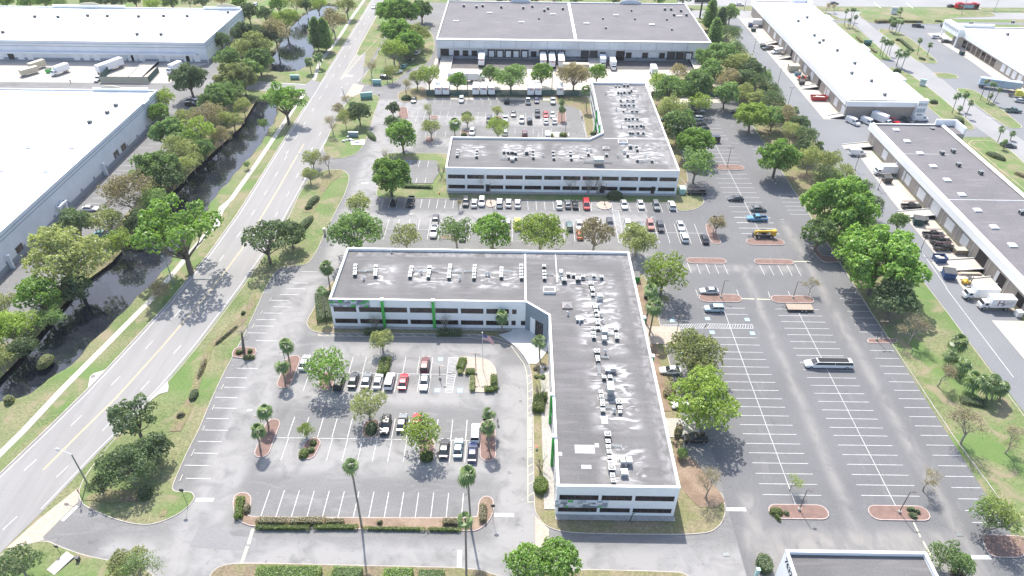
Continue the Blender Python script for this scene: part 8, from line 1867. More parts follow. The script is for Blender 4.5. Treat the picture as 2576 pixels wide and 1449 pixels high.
acs(3, 0, [(2050, 220), (2470, 210), (2418, 330), (1658, 1285)], 'on the roofs at the far right top', 6.4, 'b', G2)
acs(3, 1, [(1760, 72), (1872, 52), (1925, 190), (2150, 270), (2560, 668)], 'down the grey roof at the right edge', 7.0, 'b', G2)
def roof_light(c, r, pts, zr, lb, w=1.5, l=1.5, m=None, grp='roof lights'):
 for i, (x, y) in enumerate(pts):
  A = T(c, r, x, y, zr+.3); mb = MB(); mb.box(-w/2, -l/2, 0, w/2, l/2, .25, M_METW); mb.box(-w/2+.06, -l/2+.06, .25, w/2-.06, l/2-.06, .42, m or M_WHITE); o = mb.build('roof_light', loc=(A.x, A.y, zr+.01)); tag(o, '%s white roof light %s' % (ordinal(i), lb), 'roof light', grp)
roof_light(1, 0, [(2012, 210), (2350, 128)], 8.2, 'on the left of the freight warehouse roof', 2.6, 1.3); roof_light(2, 0, [(95, 220), (410, 140), (750, 232), (1048, 150), (1407, 245), (1685, 160)], 8.2, 'from the left across the freight warehouse roof', 2.6, 1.3)
roof_light(3, 1, [(1530, 90), (1662, 220), (1803, 358), (1950, 505), (2108, 663), (2275, 833), (2460, 1016)], 7.0, 'down the grey roof at the right edge', 2.0, 1.8)
roof_light(3, 0, [(1290, 1303), (1400, 1418)], 7.0, 'at the top of the grey roof at the right edge', 2.0, 1.8)
roof_light(0, 0, [(15, 195), (272, 198), (535, 200), (795, 203), (1057, 207), (1315, 208), (1833, 212), (2127, 214)], 8.3, 'along the middle of the upper white roof', 1.6, 1.2); roof_light(0, 1, [(285, 30), (723, 32), (12, 265), (460, 268)], 9.1, 'on the nearer white roof', 1.6, 1.2)
# bent vent hoods and refrigerant lines
HOOD = MB(); HOOD.tube((0, 0, 0), (0, 0, .75), .16, .16, M_METW, 8); HOOD.tube((0, 0, .75), (.28, 0, .95), .2, .22, M_METW, 8); HOOD.tube((.28, 0, .95), (.42, 0, .75), .22, .22, M_METW, 8); HOODM = HOOD.mesh('vent_hood')
def hoods(c, r, pts, lb):
 for i, (x, y) in enumerate(pts):
  A = T(c, r, x, y, 8.0); o = bpy.data.objects.new('vent_hood', HOODM); COL.objects.link(o); o.location = (A.x, A.y, 7.41); o.rotation_euler = (0, 0, x); tag(o, '%s bent metal vent hood %s' % (ordinal(i), lb), 'roof vent', 'vent hoods on the office roofs')
hoods(1, 1, [(1358, 1078), (1085, 1345), (1660, 1290), (2052, 1350), (2342, 1300), (2313, 1305)], 'on the left wing of the near office')
hoods(2, 2, [(870, 112), (872, 180), (893, 270), (905, 330), (680, 340), (930, 510), (945, 640), (980, 840), (1033, 1235), (568, 255)], 'down the right wing of the near office')
hoods(2, 0, [(945, 935), (1272, 955), (1048, 1095), (1265, 1100), (1157, 1095), (1103, 1272)], 'on the far office wing'); hoods(2, 1, [(757, 48), (795, 60), (308, 110), (685, 120), (1062, 115), (1338, 120)], 'on the long part of the far office roof')
def rack(c, r, x0, y0, x1, y1, lb, legs=True):
 A = T(c, r, x0, y0, 7.8); B = T(c, r, x1, y1, 7.8); d = B-A; L = d.length; e = empty('pipe_rack', (A.x, A.y, 7.41), math.atan2(d.y, d.x)); mb = MB()
 for y in (-.22, 0, .22): mb.tube((0, y, .35), (L, y, .35), .05, .05, M_GALV, 5)
 mb.build('pipes', e); mb = MB(); n = max(2, int(L/1.2))
 for i in range(n): mb.box(L*i/(n-1)-.05, -.35, .22, L*i/(n-1)+.05, .35, .28, M_GALV); mb.box(L*i/(n-1)-.05, -.35, 0, L*i/(n-1)+.05, -.28, .219, M_GALV); mb.box(L*i/(n-1)-.05, .28, 0, L*i/(n-1)+.05, .35, .219, M_GALV)
 mb.build('supports', e); tag(e, lb, 'pipes')
for q in [(1, 1, 1010, 1275, 1100, 1275, 'refrigerant pipes right of the leftmost unit line'), (1, 1, 1110, 1270, 1190, 1268, 'refrigerant pipes left of the second unit line'), (1, 1, 1585, 1270, 1720, 1270, 'refrigerant pipes between the third and fourth unit lines'), (1, 1, 1760, 1270, 1835, 1275, 'refrigerant pipes right of the fourth unit line'), (1, 1, 1965, 1275, 2060, 1280, 'refrigerant pipes right of the fifth unit line'), (1, 1, 2095, 1278, 2180, 1276, 'refrigerant pipes left of the sixth unit line'), (1, 1, 2490, 1275, 2576, 1280, 'refrigerant pipes right of the seventh unit line'), (2, 1, 345, 1305, 410, 1308, 'short pipes right of the roof seam units'), (2, 1, 690, 1355, 900, 1355, 'pipes along the row across the near office roof'), (2, 2, 822, 80, 826, 150, 'ladder like pipes in the upper line of the wing'), (2, 2, 845, 455, 1040, 465, 'long pipes across to the trio on the wing'), (2, 2, 870, 740, 880, 850, 'ladder like pipes below the middle trio of the wing'), (2, 2, 880, 690, 970, 695, 'pipes right of the middle trio of the wing'), (2, 2, 1000, 905, 1040, 905, 'pipes right of the lone pair on the wing'), (2, 2, 920, 1105, 1030, 1110, 'upper pipes of the lower line on the wing'), (2, 2, 930, 1198, 1040, 1200, 'lower pipes of the lower line on the wing'), (2, 3, 990, 130, 1100, 140, 'upper pipes near the front of the wing'), (2, 3, 1030, 375, 1140, 385, 'pipes near the front of the wing beside the fan'), (2, 3, 1040, 408, 1140, 415, 'second pipes near the front of the wing'), (1, 1, 2460, 145, 2576, 150, 'pipes at the left centre of the far office roof'), (2, 1, 720, 178, 1005, 180, 'pipes before the large screen on the far roof'), (2, 1, 1275, 175, 1390, 175, 'pipes at the right of the far office roof'), (2, 0, 1060, 950, 1200, 950, 'pipes before the second row on the far wing'), (2, 0, 1090, 1022, 1230, 1022, 'pipes before the third row on the far wing'), (2, 0, 1090, 1070, 1240, 1070, 'pipes before the fourth row on the far wing'), (2, 0, 1120, 1135, 1270, 1135, 'pipes before the fifth row on the far wing'), (2, 0, 1140, 1212, 1280, 1212, 'pipes before the sixth row on the far wing'), (2, 0, 1170, 1285, 1330, 1285, 'pipes before the seventh row on the far wing'), (2, 0, 1180, 1358, 1340, 1358, 'pipes before the nearest row on the far wing')]: rack(*q)
def ductunit(c, r, x, y, w, d, h, lb, m=M_GALV, zr=7.4):
 A = T(c, r, x, y, zr+h); e = empty('roof_frame_unit', (A.x, A.y, zr+.01)); mb = MB()
 for sx in (-1, 1):
  for sy in (-1, 1): mb.box(sx*w/2-.06, sy*d/2-.06, 0, sx*w/2+.06, sy*d/2+.06, h*.55, M_METW)
 mb.build('stand', e); mb = MB(); mb.box(-w/2, -d/2, h*.55, w/2, d/2, h, m)
 for i in range(4): mb.box(-w/2+.1+i*w/4, -d/2-.02, h*.6, -w/2+.2+i*w/4, -d/2-.002, h*.95, M_METW)
 mb.build('casing', e); tag(e, lb, 'ventilation unit')
for q in [(2, 1, 495, 1275, .8, 1.4, 1.6, 'tall narrow ventilation casing by the kinked pipe'), (2, 2, 885, 70, 1.2, 1.0, 1.3, 'pale ventilation box at the top of the wing'), (2, 2, 932, 415, 1.2, 1.6, 1.5, 'sloped ventilation casing between the trios of the wing'), (2, 2, 930, 495, 1.0, 1.2, 1.2, 'second ventilation casing between the trios of the wing'), (2, 2, 1018, 795, 1.1, 1.1, 1.3, 'ventilation casing with frame above the lone pair'), (2, 2, 962, 815, 1.0, .9, .9, 'low ventilation casing left of the framed one'), (2, 2, 993, 980, 1.3, 2.4, 2.4, 'tall ventilation casing below the lone pair'), (2, 3, 1122, 275, 1.0, 1.2, 1.2, 'green ventilation casing near the front, left one'), (2, 3, 1175, 275, 1.2, 1.2, 1.2, 'green ventilation casing near the front, right one'), (2, 3, 1132, 395, 1.2, 1.2, 1.0, 'ventilation casing at the end of the front pipes'), (2, 1, 872, 140, 3.0, 2.2, 2.2, 'large screened ventilation unit on the far office roof'), (2, 1, 2, 145, 1.2, 1.0, 1.0, 'low ventilation casing at the centre of the far roof'), (2, 2, 680, 300, 1.6, 1.4, .8, 'white roof box left of the upper wing units'), (2, 1, 1132, 65, 1.0, .9, 1.0, 'pale ventilation casing near the far roof skylight')]: ductunit(*q)
# ================================================================== street furniture
def lamp(base, top, lb, heads=2, r0=.09, m=M_BRONZE, hm=None, grp='parking lot lamp poles'):
 B, tp = rise(base, top); h = tp.z; e = empty('lamp_pole', (B.x, B.y, .14)); mb = MB(); mb.tube((0, 0, 0), (0, 0, h), r0, r0*.75, m, 8); mb.build('pole', e); mb = MB(); mb.tube((0, 0, 0), (0, 0, .5), .26, .26, M_CONC, 10); mb.build('footing', e)
 for i in range(heads):
  s = -1 if i else 1; mb = MB(); mb.box(min(0, s*.45), -.03, h-.08, max(0, s*.45), .03, h-.02, m); mb.box(min(s*.4, s*.95), -.17, h-.12, max(s*.4, s*.95), .17, h+.02, hm or m); mb.build('lamp_head', e)
 tag(e, lb, 'lamp pole', grp)
for b, t, lb, n in [(F(3, 3, 1315, 815), F(3, 3, 1425, 605), 'dark lamp pole in the nearest right mulch island', 1), (F(3, 3, 310, 790), F(3, 3, 395, 590), 'dark lamp pole in the nearest left mulch island', 1), (F(3, 2, 1090, 530), F(3, 2, 1175, 340), 'lamp pole on the mulch peninsula of the right lot', 2), (F(3, 2, 250, 105), F(3, 1, 310, 1390), 'lamp pole above the flatbed trailer', 1), (F(2, 2, 2100, 100), F(2, 1, 2140, 1375), 'lamp pole beside the silver sedan', 1), (F(2, 2, 1650, 485), F(2, 2, 1690, 285), 'lamp pole on the paved pad east of the near office', 2), (F(2, 1, 2165, 230), F(2, 1, 2205, 40), 'lamp pole in the uppermost mulch island', 2), (F(2, 1, 930, 615), F(2, 1, 948, 400), 'lamp pole at the paved half circle by the far office', 1), (F(2, 1, 2025, 900), F(2, 1, 2060, 730), 'lamp pole in the slanted mulch island', 4), (F(1, 1, 2362, 600), F(1, 1, 2362, 390), 'lamp pole in the paved circle by the far office', 1), (F(1, 2, 2215, 870), F(1, 2, 2205, 662), 'lamp pole on the flagpole terrace', 2), (F(1, 2, 1852, 915), F(1, 2, 1833, 790), 'short lamp post left of the hatched aisle', 1), (F(1, 2, 60, 1390), F(1, 2, 22, 1295), 'lamp pole by the lower left palm island', 2), (F(1, 2, 295, 740), F(1, 2, 270, 652), 'lamp pole by the left palm island', 2), (F(1, 3, 2335, 60), F(1, 2, 2330, 1330), 'lamp pole between the right island palms', 4), (F(2, 0, 535, 1380), F(2, 0, 540, 1210), 'lamp pole in the courtyard parking', 1), (F(3, 1, 1530, 1080), F(3, 1, 1592, 930), 'lamp pole beside the three black pickups', 2), (F(3, 1, 872, 262), F(3, 1, 920, 125), 'lamp pole before the white passenger van', 2), (F(3, 1, 1105, 460), F(3, 1, 1135, 350), 'lamp pole by the black dumpster', 2), (F(3, 0, 195, 1080), F(3, 0, 262, 885), 'tall lamp pole on the yard kerb with twin heads', 2), (F(3, 0, 85, 900), F(3, 0, 145, 660), 'lamp pole higher on the yard kerb', 1), (F(2, 0, 2430, 520), F(2, 0, 2465, 370), 'lamp pole at the top of the yard by the belt', 1), (F(1, 0, 1325, 835), F(1, 0, 1300, 590), 'pale lamp pole by the black parked car at the drive', 1)]: lamp(b, t, lb, n)
for b, t, lb, m, h in [(F(2, 0, 398, 960), F(2, 0, 402, 745), 'tall thin pole right of the bright upright tree behind the fence', M_BRONZE, 0), (F(1, 0, 2130, 965), F(1, 0, 2112, 740), 'tall thin pole before the long white trailer', M_BRONZE, 0), (F(3, 0, 1945, 150), F(3, 0, 2008, -30), 'thick pale pole in front of the red bus', M_CONC, 0), (F(2, 0, 2335, 112), F(2, 0, 2358, -20), 'thick pale pole right of the evergreens at the top', M_CONC, 0), (F(3, 0, 2270, 125), F(3, 0, 2310, 0), 'pale signal pole at the junction right of the bus', M_CONC, 0)]:
 B, tp = rise(b, t); e = empty('utility_pole', (B.x, B.y, .1)); mb = MB(); mb.tube((0, 0, 0), (0, 0, tp.z), .17, .11, m, 8); mb.build('pole', e); mb = MB(); mb.tube((0, 0, tp.z), (0, 0, tp.z+.12), .13, .1, M_DARKM, 8); mb.build('cap', e); tag(e, lb, 'utility pole')
# streetlights with a long arm over the road
def street(base, top, head, lb):
 B, tp = rise(base, top); q = g(head[0], head[1], tp.z+.3); e = empty('street_lamp', (B.x, B.y, .1)); v = tp-B; mb = MB(); mb.tube((0, 0, 0), v, .16, .10, mat('aluminium_pole', (.30, .34, .33), .5, metal=.4), 8); mb.build('pole', e)
 a_ = q-B; mb = MB(); mid = v.lerp(a_, .5)+Vector((0, 0, .12)); mb.tube(v-Vector((0, 0, .1)), mid, .06, .05, M_METW, 6); mb.tube(mid, a_, .05, .04, M_METW, 6); mb.build('arm', e); mb = MB(); d = (a_-v); d.z = 0; d.normalize(); mb.tube(a_-d*.1, a_+d*.35, .16, .28, M_METW, 8); mb.tube(a_+d*.35, a_+d*.8, .28, .12, M_METW, 8); mb.build('lamp_head', e); tag(e, lb, 'street lamp')
street(F(0, 3, 877, 515), F(0, 3, 720, 228), F(0, 3, 595, 182), 'street lamp with arm over the road beside the big dark oaks')
street(F(1, 1, 575, 300), F(1, 1, 532, 115), F(1, 1, 445, 100), 'street lamp with arm by the verge below the courtyard drive')
street(F(0, 1, 1752, 1425), F(0, 1, 1668, 1175), F(0, 1, 1640, 1140), 'street lamp under the great spreading tree by the canal')
street(F(1, 0, 905, 1010), F(1, 0, 870, 900), F(1, 0, 865, 890), 'street lamp on the road edge by the large green sign')
# signs on posts
def sign(base, top, lb, shape='oct', m=M_RED, back=M_DARKM, rz=0.0):
 B, tp = rise(base, top); e = empty('road_sign', (B.x, B.y, .1), rz); mb = MB(); mb.tube((0, 0, 0), (0, 0, tp.z), .04, .04, M_DARKM, 6); mb.build('post', e); mb = MB(); n = 8 if shape == 'oct' else 4; R = .42; z = tp.z-.1
 P = [(R*math.cos(2*PI*i/n+PI/n), -.05, z+R*math.sin(2*PI*i/n+PI/n)) for i in range(n)]; mb.quad(P, back); mb.quad([(x, .05, zz) for x, y, zz in P][::-1], m)
 for i in range(n): j = (i+1) % n; mb.quad([P[i], P[j], (P[j][0], .05, P[j][2]), (P[i][0], .05, P[i][2])], M_DARKM)
 mb.build('plate', e); tag(e, lb, 'road sign'); return e
sign(F(0, 3, 845, 700), F(0, 3, 800, 588), 'red octagonal stop sign at the driveway mouth', rz=2.2, m=M_DARKM, back=M_RED)
sign(F(0, 3, 1893, 745), F(0, 3, 1862, 580), 'sign post seen from behind on the lawn tip by the stalls', back=M_DARKM)
sign(F(1, 3, 2385, 895), F(1, 3, 2365, 742), 'sign post seen from behind in the right hook of the bed'); sign(F(0, 3, 610, 1225), F(0, 3, 590, 1145), 'small sign post on the bottom left lawn', shape='sq', m=M_BLUE, back=M_DARKM)
sign(F(1, 0, 1240, 990), F(1, 0, 1232, 958), 'small green sign post right of the large green sign', shape='sq', m=M_TEAL, back=M_TEAL)
def monument(c, r, x, y, w, h, lb, rz=0.0, m=M_TEAL, capm=M_TEALL, zc=None):
 A = T(c, r, x, y, zc or h/2); e = empty('monument_sign', (A.x, A.y, .15), rz); mb = MB(); mb.box(-w/2, -.25, 0, w/2, .25, h*.38, m); mb.build('base', e); mb = MB(); mb.box(-w/2-.1, -.2, h*.38, w/2+.1, .2, h*.92, M_TEALL if m is M_TEAL else m); mb.build('panel', e)
 mb = MB(); mb.box(-w/2-.2, -.32, h*.92, w/2+.2, .32, h, capm); mb.build('cap', e); mb = MB()
 for i in range(2): mb.box(-w/2+.2, -.212, h*(.5+.18*i), w/2-.2, -.201, h*(.6+.18*i), mat('sign_stripe', (.25, .45, .52), .6))
 mb.build('stripe', e); tag(e, lb, 'monument sign')
monument(1, 0, 1110, 965, 4.4, 2.6, 'large pale green monument sign on the grass island', .25); monument(1, 0, 1215, 830, 3.3, 2.2, 'green monument sign below the drive entrance trees'); monument(1, 0, 390, 778, 3.6, 1.7, 'green monument sign on the lawn by the pond'); monument(1, 0, 980, 1355, 3.2, 1.8, 'small grey blue sign in the entrance garden', m=M_GREY, capm=M_METW)
monument(3, 0, 1003, 432, 3.2, 2.4, 'green monument sign on the left boulevard lawn', -.1, M_GREEN2, M_TEAL); monument(3, 0, 1272, 108, 3.2, 3.6, 'white monument sign among palms on the far lawn', 0, M_WHITE, M_WHITE); monument(3, 0, 1558, 832, 2.2, 2.6, 'pale post sign on the long boulevard lawn', -.4, M_WHITE, M_TEALL)
# billboard post at the top
B, tp = rise(F(2, 0, 1888, 185), F(2, 0, 1912, 25)); e = empty('billboard', (B.x, B.y, 0)); mb = MB(); mb.tube((0, 0, 0), (0, 0, tp.z), .45, .4, M_BLACK, 10); mb.build('post', e); mb = MB(); mb.box(-4, -.4, tp.z, 5, .4, tp.z+3, M_DARKM); mb.build('panel', e); mb = MB(); mb.box(-4.2, -1.2, tp.z-.3, 5.2, -.41, tp.z-.2, M_DARKM); mb.build('walkway', e); tag(e, 'black billboard post at the back corner of the freight warehouse', 'billboard')
# flagpole and flag
B, tp = rise(F(1, 2, 2285, 825), F(1, 2, 2275, 460)); e = empty('flagpole', (B.x, B.y, .2)); mb = MB(); mb.tube((0, 0, 0), (0, 0, tp.z), .075, .045, M_METW, 8); mb.build('pole', e); mb = MB(); mb.tube((0, 0, tp.z), (0, 0, tp.z+.2), .11, .11, M_METW, 8); mb.build('finial', e); tag(e, 'tall white flagpole on the paved terrace', 'flagpole')
FR = mat('flag_red', (.55, .03, .05), .8); FB = mat('flag_blue', (.03, .05, .22), .8); FW = mat('flag_white', (.80, .80, .80), .8); mb = MB(); nx_, nz_ = 20, 13; W_, Hh = 2.9, 1.65
def fp(i, j): u, v = i/nx_, j/nz_; return (u*W_*.80, -.18*math.sin(u*9)*u, -v*Hh*(1-.10*u)-u*u*1.2-u*.45+.06*math.sin(u*12+v*3))
for i in range(nx_):
 for j in range(nz_): mb.quad([fp(i, j+1), fp(i+1, j+1), fp(i+1, j), fp(i, j)], FB if (i < 8 and j < 7) else (FR if j % 2 == 0 else FW))
for i in range(6):
 for j in range(5):
  x, y, z = fp(.8+i*1.2, .8+j*1.3); mb.quad([(x-.035, y-.012, z), (x, y-.012, z-.035), (x+.035, y-.012, z), (x, y-.012, z+.035)], FW); mb.quad([(x-.035, y+.012, z), (x, y+.012, z+.035), (x+.035, y+.012, z), (x, y+.012, z-.035)], FW)
o = mb.build('flag', loc=(B.x+.08, B.y, .2+tp.z-.25)); tag(o, 'striped flag with starry blue corner flying from the flagpole', 'flag')
# mesh fence before the freight yard
M_SCREEN = bpy.data.materials.new('fence_screen'); M_SCREEN.use_nodes = True; b_ = M_SCREEN.node_tree.nodes['Principled BSDF']; b_.inputs['Base Color'].default_value = (.05, .12, .11, 1); b_.inputs['Roughness'].default_value = .9; b_.inputs['Alpha'].default_value = .72
def fence(p, q, h, lb, m=M_SCREEN, step=3.2, name='mesh_fence', pm=M_GREEN2):
 d = Vector((q[0]-p[0], q[1]-p[1], 0)); L = d.length; e = empty(name, (p[0], p[1], 0.02), math.atan2(d.y, d.x)); mb = MB(); mb.box(0, -.012, .1, L, .012, h, m); mb.build('screen', e); mb = MB(); mb.tube((0, 0, h), (L, 0, h), .03, .03, pm, 5); mb.build('rail', e); n = max(2, int(L/step)+1); pmn = MB(); pmn.tube((0, 0, 0), (0, 0, h+.08), .045, .045, pm, 6); me_ = pmn.mesh('post')
 for i in range(n): o = child('post', me_, e); o.location = (L*i/(n-1), .06, 0)
 tag(e, lb, 'fence'); return e
A = T(1, 0, 1715, 965); B = T(2, 0, 790, 968); fence((A.x, A.y), (B.x, B.y), 2.5, 'long green mesh fence between the courtyard parking and the freight yard')
A = T(2, 0, 1400, 975); B = T(2, 0, 2200, 985); fence((A.x, A.y), (B.x, B.y), 2.3, 'green mesh fence right of the far office wing')
q = [T(0, 0, 1015, 835), T(0, 0, 1505, 838), T(0, 0, 1605, 730), T(0, 0, 1180, 640)]
for i, (a_, b2, lb) in enumerate([(0, 1, 'front'), (1, 2, 'right'), (3, 0, 'left')]): fence(q[a_], q[b2], 2.6, '%s green fence of the compound on the far warehouse yard' % lb, m=(mat('tan_screen', (.42, .41, .33), .9) if i == 0 else M_GREEN2))
A = T(0, 0, 1250, 760); ramp(q[0].x+8, q[0].x+14, q[0].y+3, 299, 1.1, 'pale ramp inside the green fenced compound')
# crosswalk posts, grates, manholes and the small things on the ground
GR = MB(); GR.box(-.55, -.4, 0, .55, .4, .012, M_DARKM)
for i in range(6): GR.box(-.5+i*.18, -.36, .012, -.42+i*.18, .36, .03, M_GALV)
GRM = GR.mesh('drain_grate')
for (c, r, x, y, lb) in [(2, 3, 2155, 1232, 'drain grate in the drive below the near office'), (3, 3, 1920, 1033, 'drain grate at the foot of the right lot'), (2, 1, 1408, 740, 'drain grate in the drive before the far office'), (1, 1, 1568, 708, 'drain grate left in the drive before the far office'), (0, 2, 2515, 1232, 'drain grate by the verge stalls'), (3, 1, 142, 762, 'drain grate left of the first giant oak')]:
 A = T(c, r, x, y); o = bpy.data.objects.new('drain_grate', GRM); COL.objects.link(o); o.location = (A.x, A.y, .045); tag(o, lb, 'drain grate', 'drain grates')
MH = MB(); MH.tube((0, 0, 0), (0, 0, .03), .42, .42, mat('cast_iron', (.20, .19, .18), .7), 16); MHM = MH.mesh('manhole_cover')
for (c, r, x, y, lb) in [(0, 2, 938, 890, 'round manhole cover in the drain apron by the canal road'), (0, 2, 1645, 1045, 'round manhole cover on the verge side of the road')]: A = T(c, r, x, y); o = bpy.data.objects.new('manhole_cover', MHM); COL.objects.link(o); o.location = (A.x, A.y, .05); tag(o, lb, 'manhole cover')
sheet('drain_apron', TP(0, 2, [(1520, 1110), (1690, 940), (1700, 1000), (1690, 1050), (1600, 1075), (1500, 1155)]), M_CONC, .20)
# stone circle and garden by the courtyard drive
A = T(1, 0, 985, 1405, .3); e = empty('garden_boulders', (A.x, A.y, .16)); rd = random.Random(8)
for i in range(7):
 mb = MB(); rr = rd.uniform(.5, .9); loft(mb, [(-rr, .0, .25, .3*rr), (-rr*.6, 0, .6*rr, .7*rr), (.2, 0, .75*rr, .8*rr), (rr, 0, .2, .4*rr)], mat('pale_stone', (.55, .56, .54), .85, (.42, .44, .42), 1.0)); o = mb.build('boulder', e); o.location = (rd.uniform(-4, 2), rd.uniform(-2.5, 2.5), 0); o.rotation_euler = (0, 0, rd.uniform(0, 6))
tag(e, 'pale boulders in the entrance garden below the dark rounded tree', 'boulders')
sheet('plaza', TP(1, 0, [(950, 1425), (1100, 1405), (1095, 1449), (1090, 1462), (960, 1462)]), M_WHITECONC, .21)
# letterbox, hydrant like markers
def marker(c, r, x, y, h, w, m, lb, nm='utility_box', cap_=None):
 A = T(c, r, x, y, h/2); e = empty(nm, (A.x, A.y, .12)); mb = MB(); mb.box(-w/2, -w/2, 0, w/2, w/2, h, m); mb.build('cabinet', e); mb = MB(); mb.box(-w/2-.05, -w/2-.05, h, w/2+.05, w/2+.05, h+.1, cap_ or m); mb.build('lid', e); tag(e, lb, nm.replace('_', ' '))
marker(1, 1, 690, 885, 1.9, .55, M_TAN, 'tan post box with white lid by the drive kerb', cap_=M_WHITE); marker(2, 3, 2465, 1420, 2.0, .5, M_TEALL, 'pale green post in front of the round hedge'); marker(0, 3, 785, 1280, .8, .5, M_DARKM, 'small dark box on the bottom left lawn'); marker(1, 3, 2358, 1415, .8, .45, M_WHITE, 'small white hydrant at the bottom bed', 'fire_hydrant', M_RED) if False else None
marker(2, 3, 247, 165, .6, .3, M_WHITE, 'small white hydrant in the strip by the fire lane', 'fire_hydrant', M_RED); marker(3, 2, 2520, 260, 1.4, 1.3, M_WHITE, 'white propane cabinet at the right edge of the yard'); marker(1, 1, 1845, 500, .6, .25, M_ORNG, 'small orange hydrant left of the far office', 'fire_hydrant')
A = T(2, 3, 1190, 885, .6); mb = MB(); mb.tube((0, 0, 0), (.15, -.3, 2.6), .12, .08, M_GREEN2, 8); mb.tube((.15, -.3, 2.6), (.5, -.5, 2.9), .1, .05, M_GREEN2, 8); o = mb.build('saguaro_stem', loc=(A.x, A.y, .2)); tag(o, 'green upright cactus like stem before the office end wall', 'plant')
# ================================================================== people
SKIN = mat('skin', (.42, .26, .19), .6); HAIR = mat('dark_hair', (.05, .035, .03), .8)
def skinned(name, V, E, Rr, m, parent, sub=1):
 me = bpy.data.meshes.new(name); me.from_pydata(V, E, []); o = bpy.data.objects.new(name, me); COL.objects.link(o); md = o.modifiers.new('s', 'SKIN'); md.use_smooth_shade = True
 for i, r_ in enumerate(Rr): me.skin_vertices[0].data[i].radius = (r_, r_) if not isinstance(r_, tuple) else r_
 me.skin_vertices[0].data[0].use_root = True; ms = o.modifiers.new('d', 'SUBSURF'); ms.levels = ms.render_levels = sub
 dg = bpy.context.evaluated_depsgraph_get(); m2 = bpy.data.meshes.new_from_object(o.evaluated_get(dg)); bpy.data.objects.remove(o); m2.materials.clear(); m2.materials.append(m)
 q = bpy.data.objects.new(name, m2); COL.objects.link(q); q.parent = parent; return q
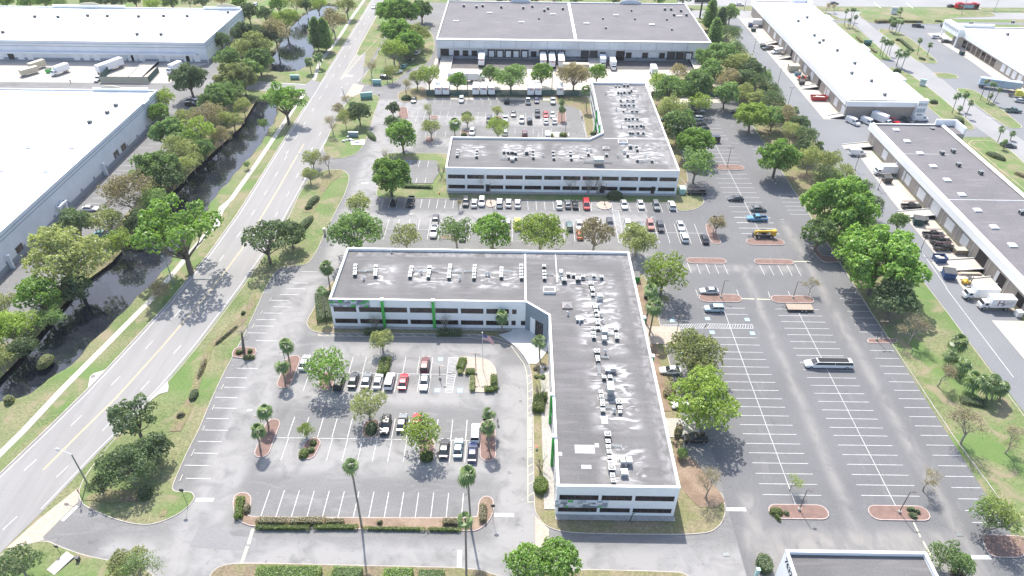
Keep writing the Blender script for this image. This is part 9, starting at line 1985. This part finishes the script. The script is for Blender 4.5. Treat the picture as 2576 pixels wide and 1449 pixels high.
def person(pos, rz, lb, top, bottom, hold=False, stride=.12, hat=None):
 e = empty('person', (pos.x, pos.y, pos.z), rz); st = stride
 hz = 1.08 if hold else .82; hy = -.30 if hold else .0; ex = .27 if hold else .26
 V = [(0, 0, .95), (0, .0, 1.15), (0, 0, 1.40), (0, -.01, 1.50), (0, -.03, 1.62), (0, -.03, 1.74)]; Rr = [(.15, .11), (.14, .10), (.17, .10), .055, (.078, .09), (.06, .075)]; E = [(0, 1), (1, 2), (2, 3), (3, 4), (4, 5)]
 for s in (-1, 1):
  n = len(V); V += [(s*.18, 0, 1.40), (s*ex, -.02 if hold else .02, 1.14), (s*(.10 if hold else .28), hy, hz+.06), (s*(.08 if hold else .28), hy-.05, hz)]; Rr += [.062, .045, .032, .034]; E += [(2, n), (n, n+1), (n+1, n+2), (n+2, n+3)]
  for f in range(4): k = len(V); a = (f-1.5)*.018; V += [(V[n+3][0]+a, hy-.10, hz-.05), (V[n+3][0]+a, hy-.105, hz-(.085, .095, .09, .075)[f])]; Rr += [.010, .008]; E += [(n+3, k), (k, k+1)]
  k = len(V); V.append((V[n+3][0]-s*.05, hy-.06, hz-.05)); Rr.append(.011); E.append((n+3, k))
  n = len(V); V += [(s*.10, 0, .90), (s*.11, s*st-.02, .50), (s*.11, s*st*1.6+.02, .09), (s*.12, s*st*1.6-.12, .04)]; Rr += [.095, .06, .042, .04]; E += [(0, n), (n, n+1), (n+1, n+2), (n+2, n+3)]
 V += [(0, -.125, 1.64)]; Rr += [.012]; E += [(4, len(V)-1)]
 skinned('body', V, E, Rr, SKIN, e)
 V = [(0, 0, .98), (0, 0, 1.18), (0, 0, 1.42)]; Rr = [(.175, .13), (.165, .12), (.185, .12)]; E = [(0, 1), (1, 2)]
 for s in (-1, 1): n = len(V); V += [(s*.185, 0, 1.40), (s*(ex+.0), -.01, 1.18)]; Rr += [.08, .062]; E += [(2, n), (n, n+1)]
 skinned('shirt', V, E, Rr, top, e)
 V = [(0, 0, .95)]; Rr = [(.165, .125)]; E = []
 for s in (-1, 1): n = len(V); V += [(s*.10, 0, .88), (s*.11, s*st-.02, .50), (s*.11, s*st*1.6+.02, .12)]; Rr += [.11, .078, .062]; E += [(0, n), (n, n+1), (n+1, n+2)]
 skinned('trousers', V, E, Rr, bottom, e)
 skinned('hair', [(0, .02, 1.70), (0, .0, 1.77)], [(0, 1)], [(.088, .09), (.07, .075)], hat or HAIR, e)
 mb = MB()
 for s in (-1, 1): mb.box(s*.033-.012, -.122, 1.665, s*.033+.012, -.112, 1.68, M_BLACK)
 mb.box(-.025, -.12, 1.592, .025, -.112, 1.60, M_RED); mb.build('face_marks', e)
 tag(e, lb, 'person'); return e
CW = mat('white_cloth', (.80, .80, .80), .9); CK = mat('khaki_cloth', (.40, .36, .30), .9); CD = mat('dark_cloth', (.05, .055, .07), .9); CR = mat('red_cloth', (.22, .03, .06), .9); CG = mat('green_cloth', (.15, .30, .25), .9)
P = T(1, 2, 2432, 1368, .03); p1 = person(P, .1, 'person in a white shirt and grey trousers standing by the right palm island', CW, mat('grey_cloth', (.30, .30, .30), .9), hold=True, stride=.10)
mb = MB(); mb.box(-.13, -.06, -.02, .13, .05, .03, M_DARKM); o = mb.build('remote_controller', loc=(P.x, P.y, 0)); v = Matrix.Rotation(.1, 4, 'Z') @ Vector((0, -.38, 1.04)); o.location = (P.x+v.x, P.y+v.y, P.z+v.z); tag(o, 'small dark remote controller held by the person in white', 'remote control')
person(T(2, 2, 238, 458, .245), 2.6, 'person in a dark red top at the grey entrance doors', CR, CD)
person(T(2, 0, 703, 1205, .03), 0, 'person in dark clothes walking by the inner courtyard kerb', CG, CD, stride=.18)
person(T(0, 0, 715, 840, .03), .8, 'person in dark clothes crossing the pale warehouse yard', CD, CK, stride=.2)
# ================================================================== haze: the bright thin air of the photograph
mb = MB(); mb.box(-700, -80, -3.2, 700, 1450, 112, M_WHITE); hz = mb.build('haze'); hm = bpy.data.materials.new('haze_air'); hm.use_nodes = True; nt = hm.node_tree
for n in list(nt.nodes): nt.nodes.remove(n)
vp = nt.nodes.new('ShaderNodeVolumePrincipled'); vp.inputs['Color'].default_value = (.93, .96, 1, 1); vp.inputs['Density'].default_value = HAZE; vp.inputs['Anisotropy'].default_value = .2; oo = nt.nodes.new('ShaderNodeOutputMaterial'); nt.links.new(vp.outputs[0], oo.inputs['Volume'])
hz.data.materials.clear(); hz.data.materials.append(hm); hz['kind'] = 'stuff'; hz['label'] = 'thin bright haze in the air over the whole estate'
for k, v in LABELS.items():
 if len(v) > 1: print('DUPLICATE', k, v)
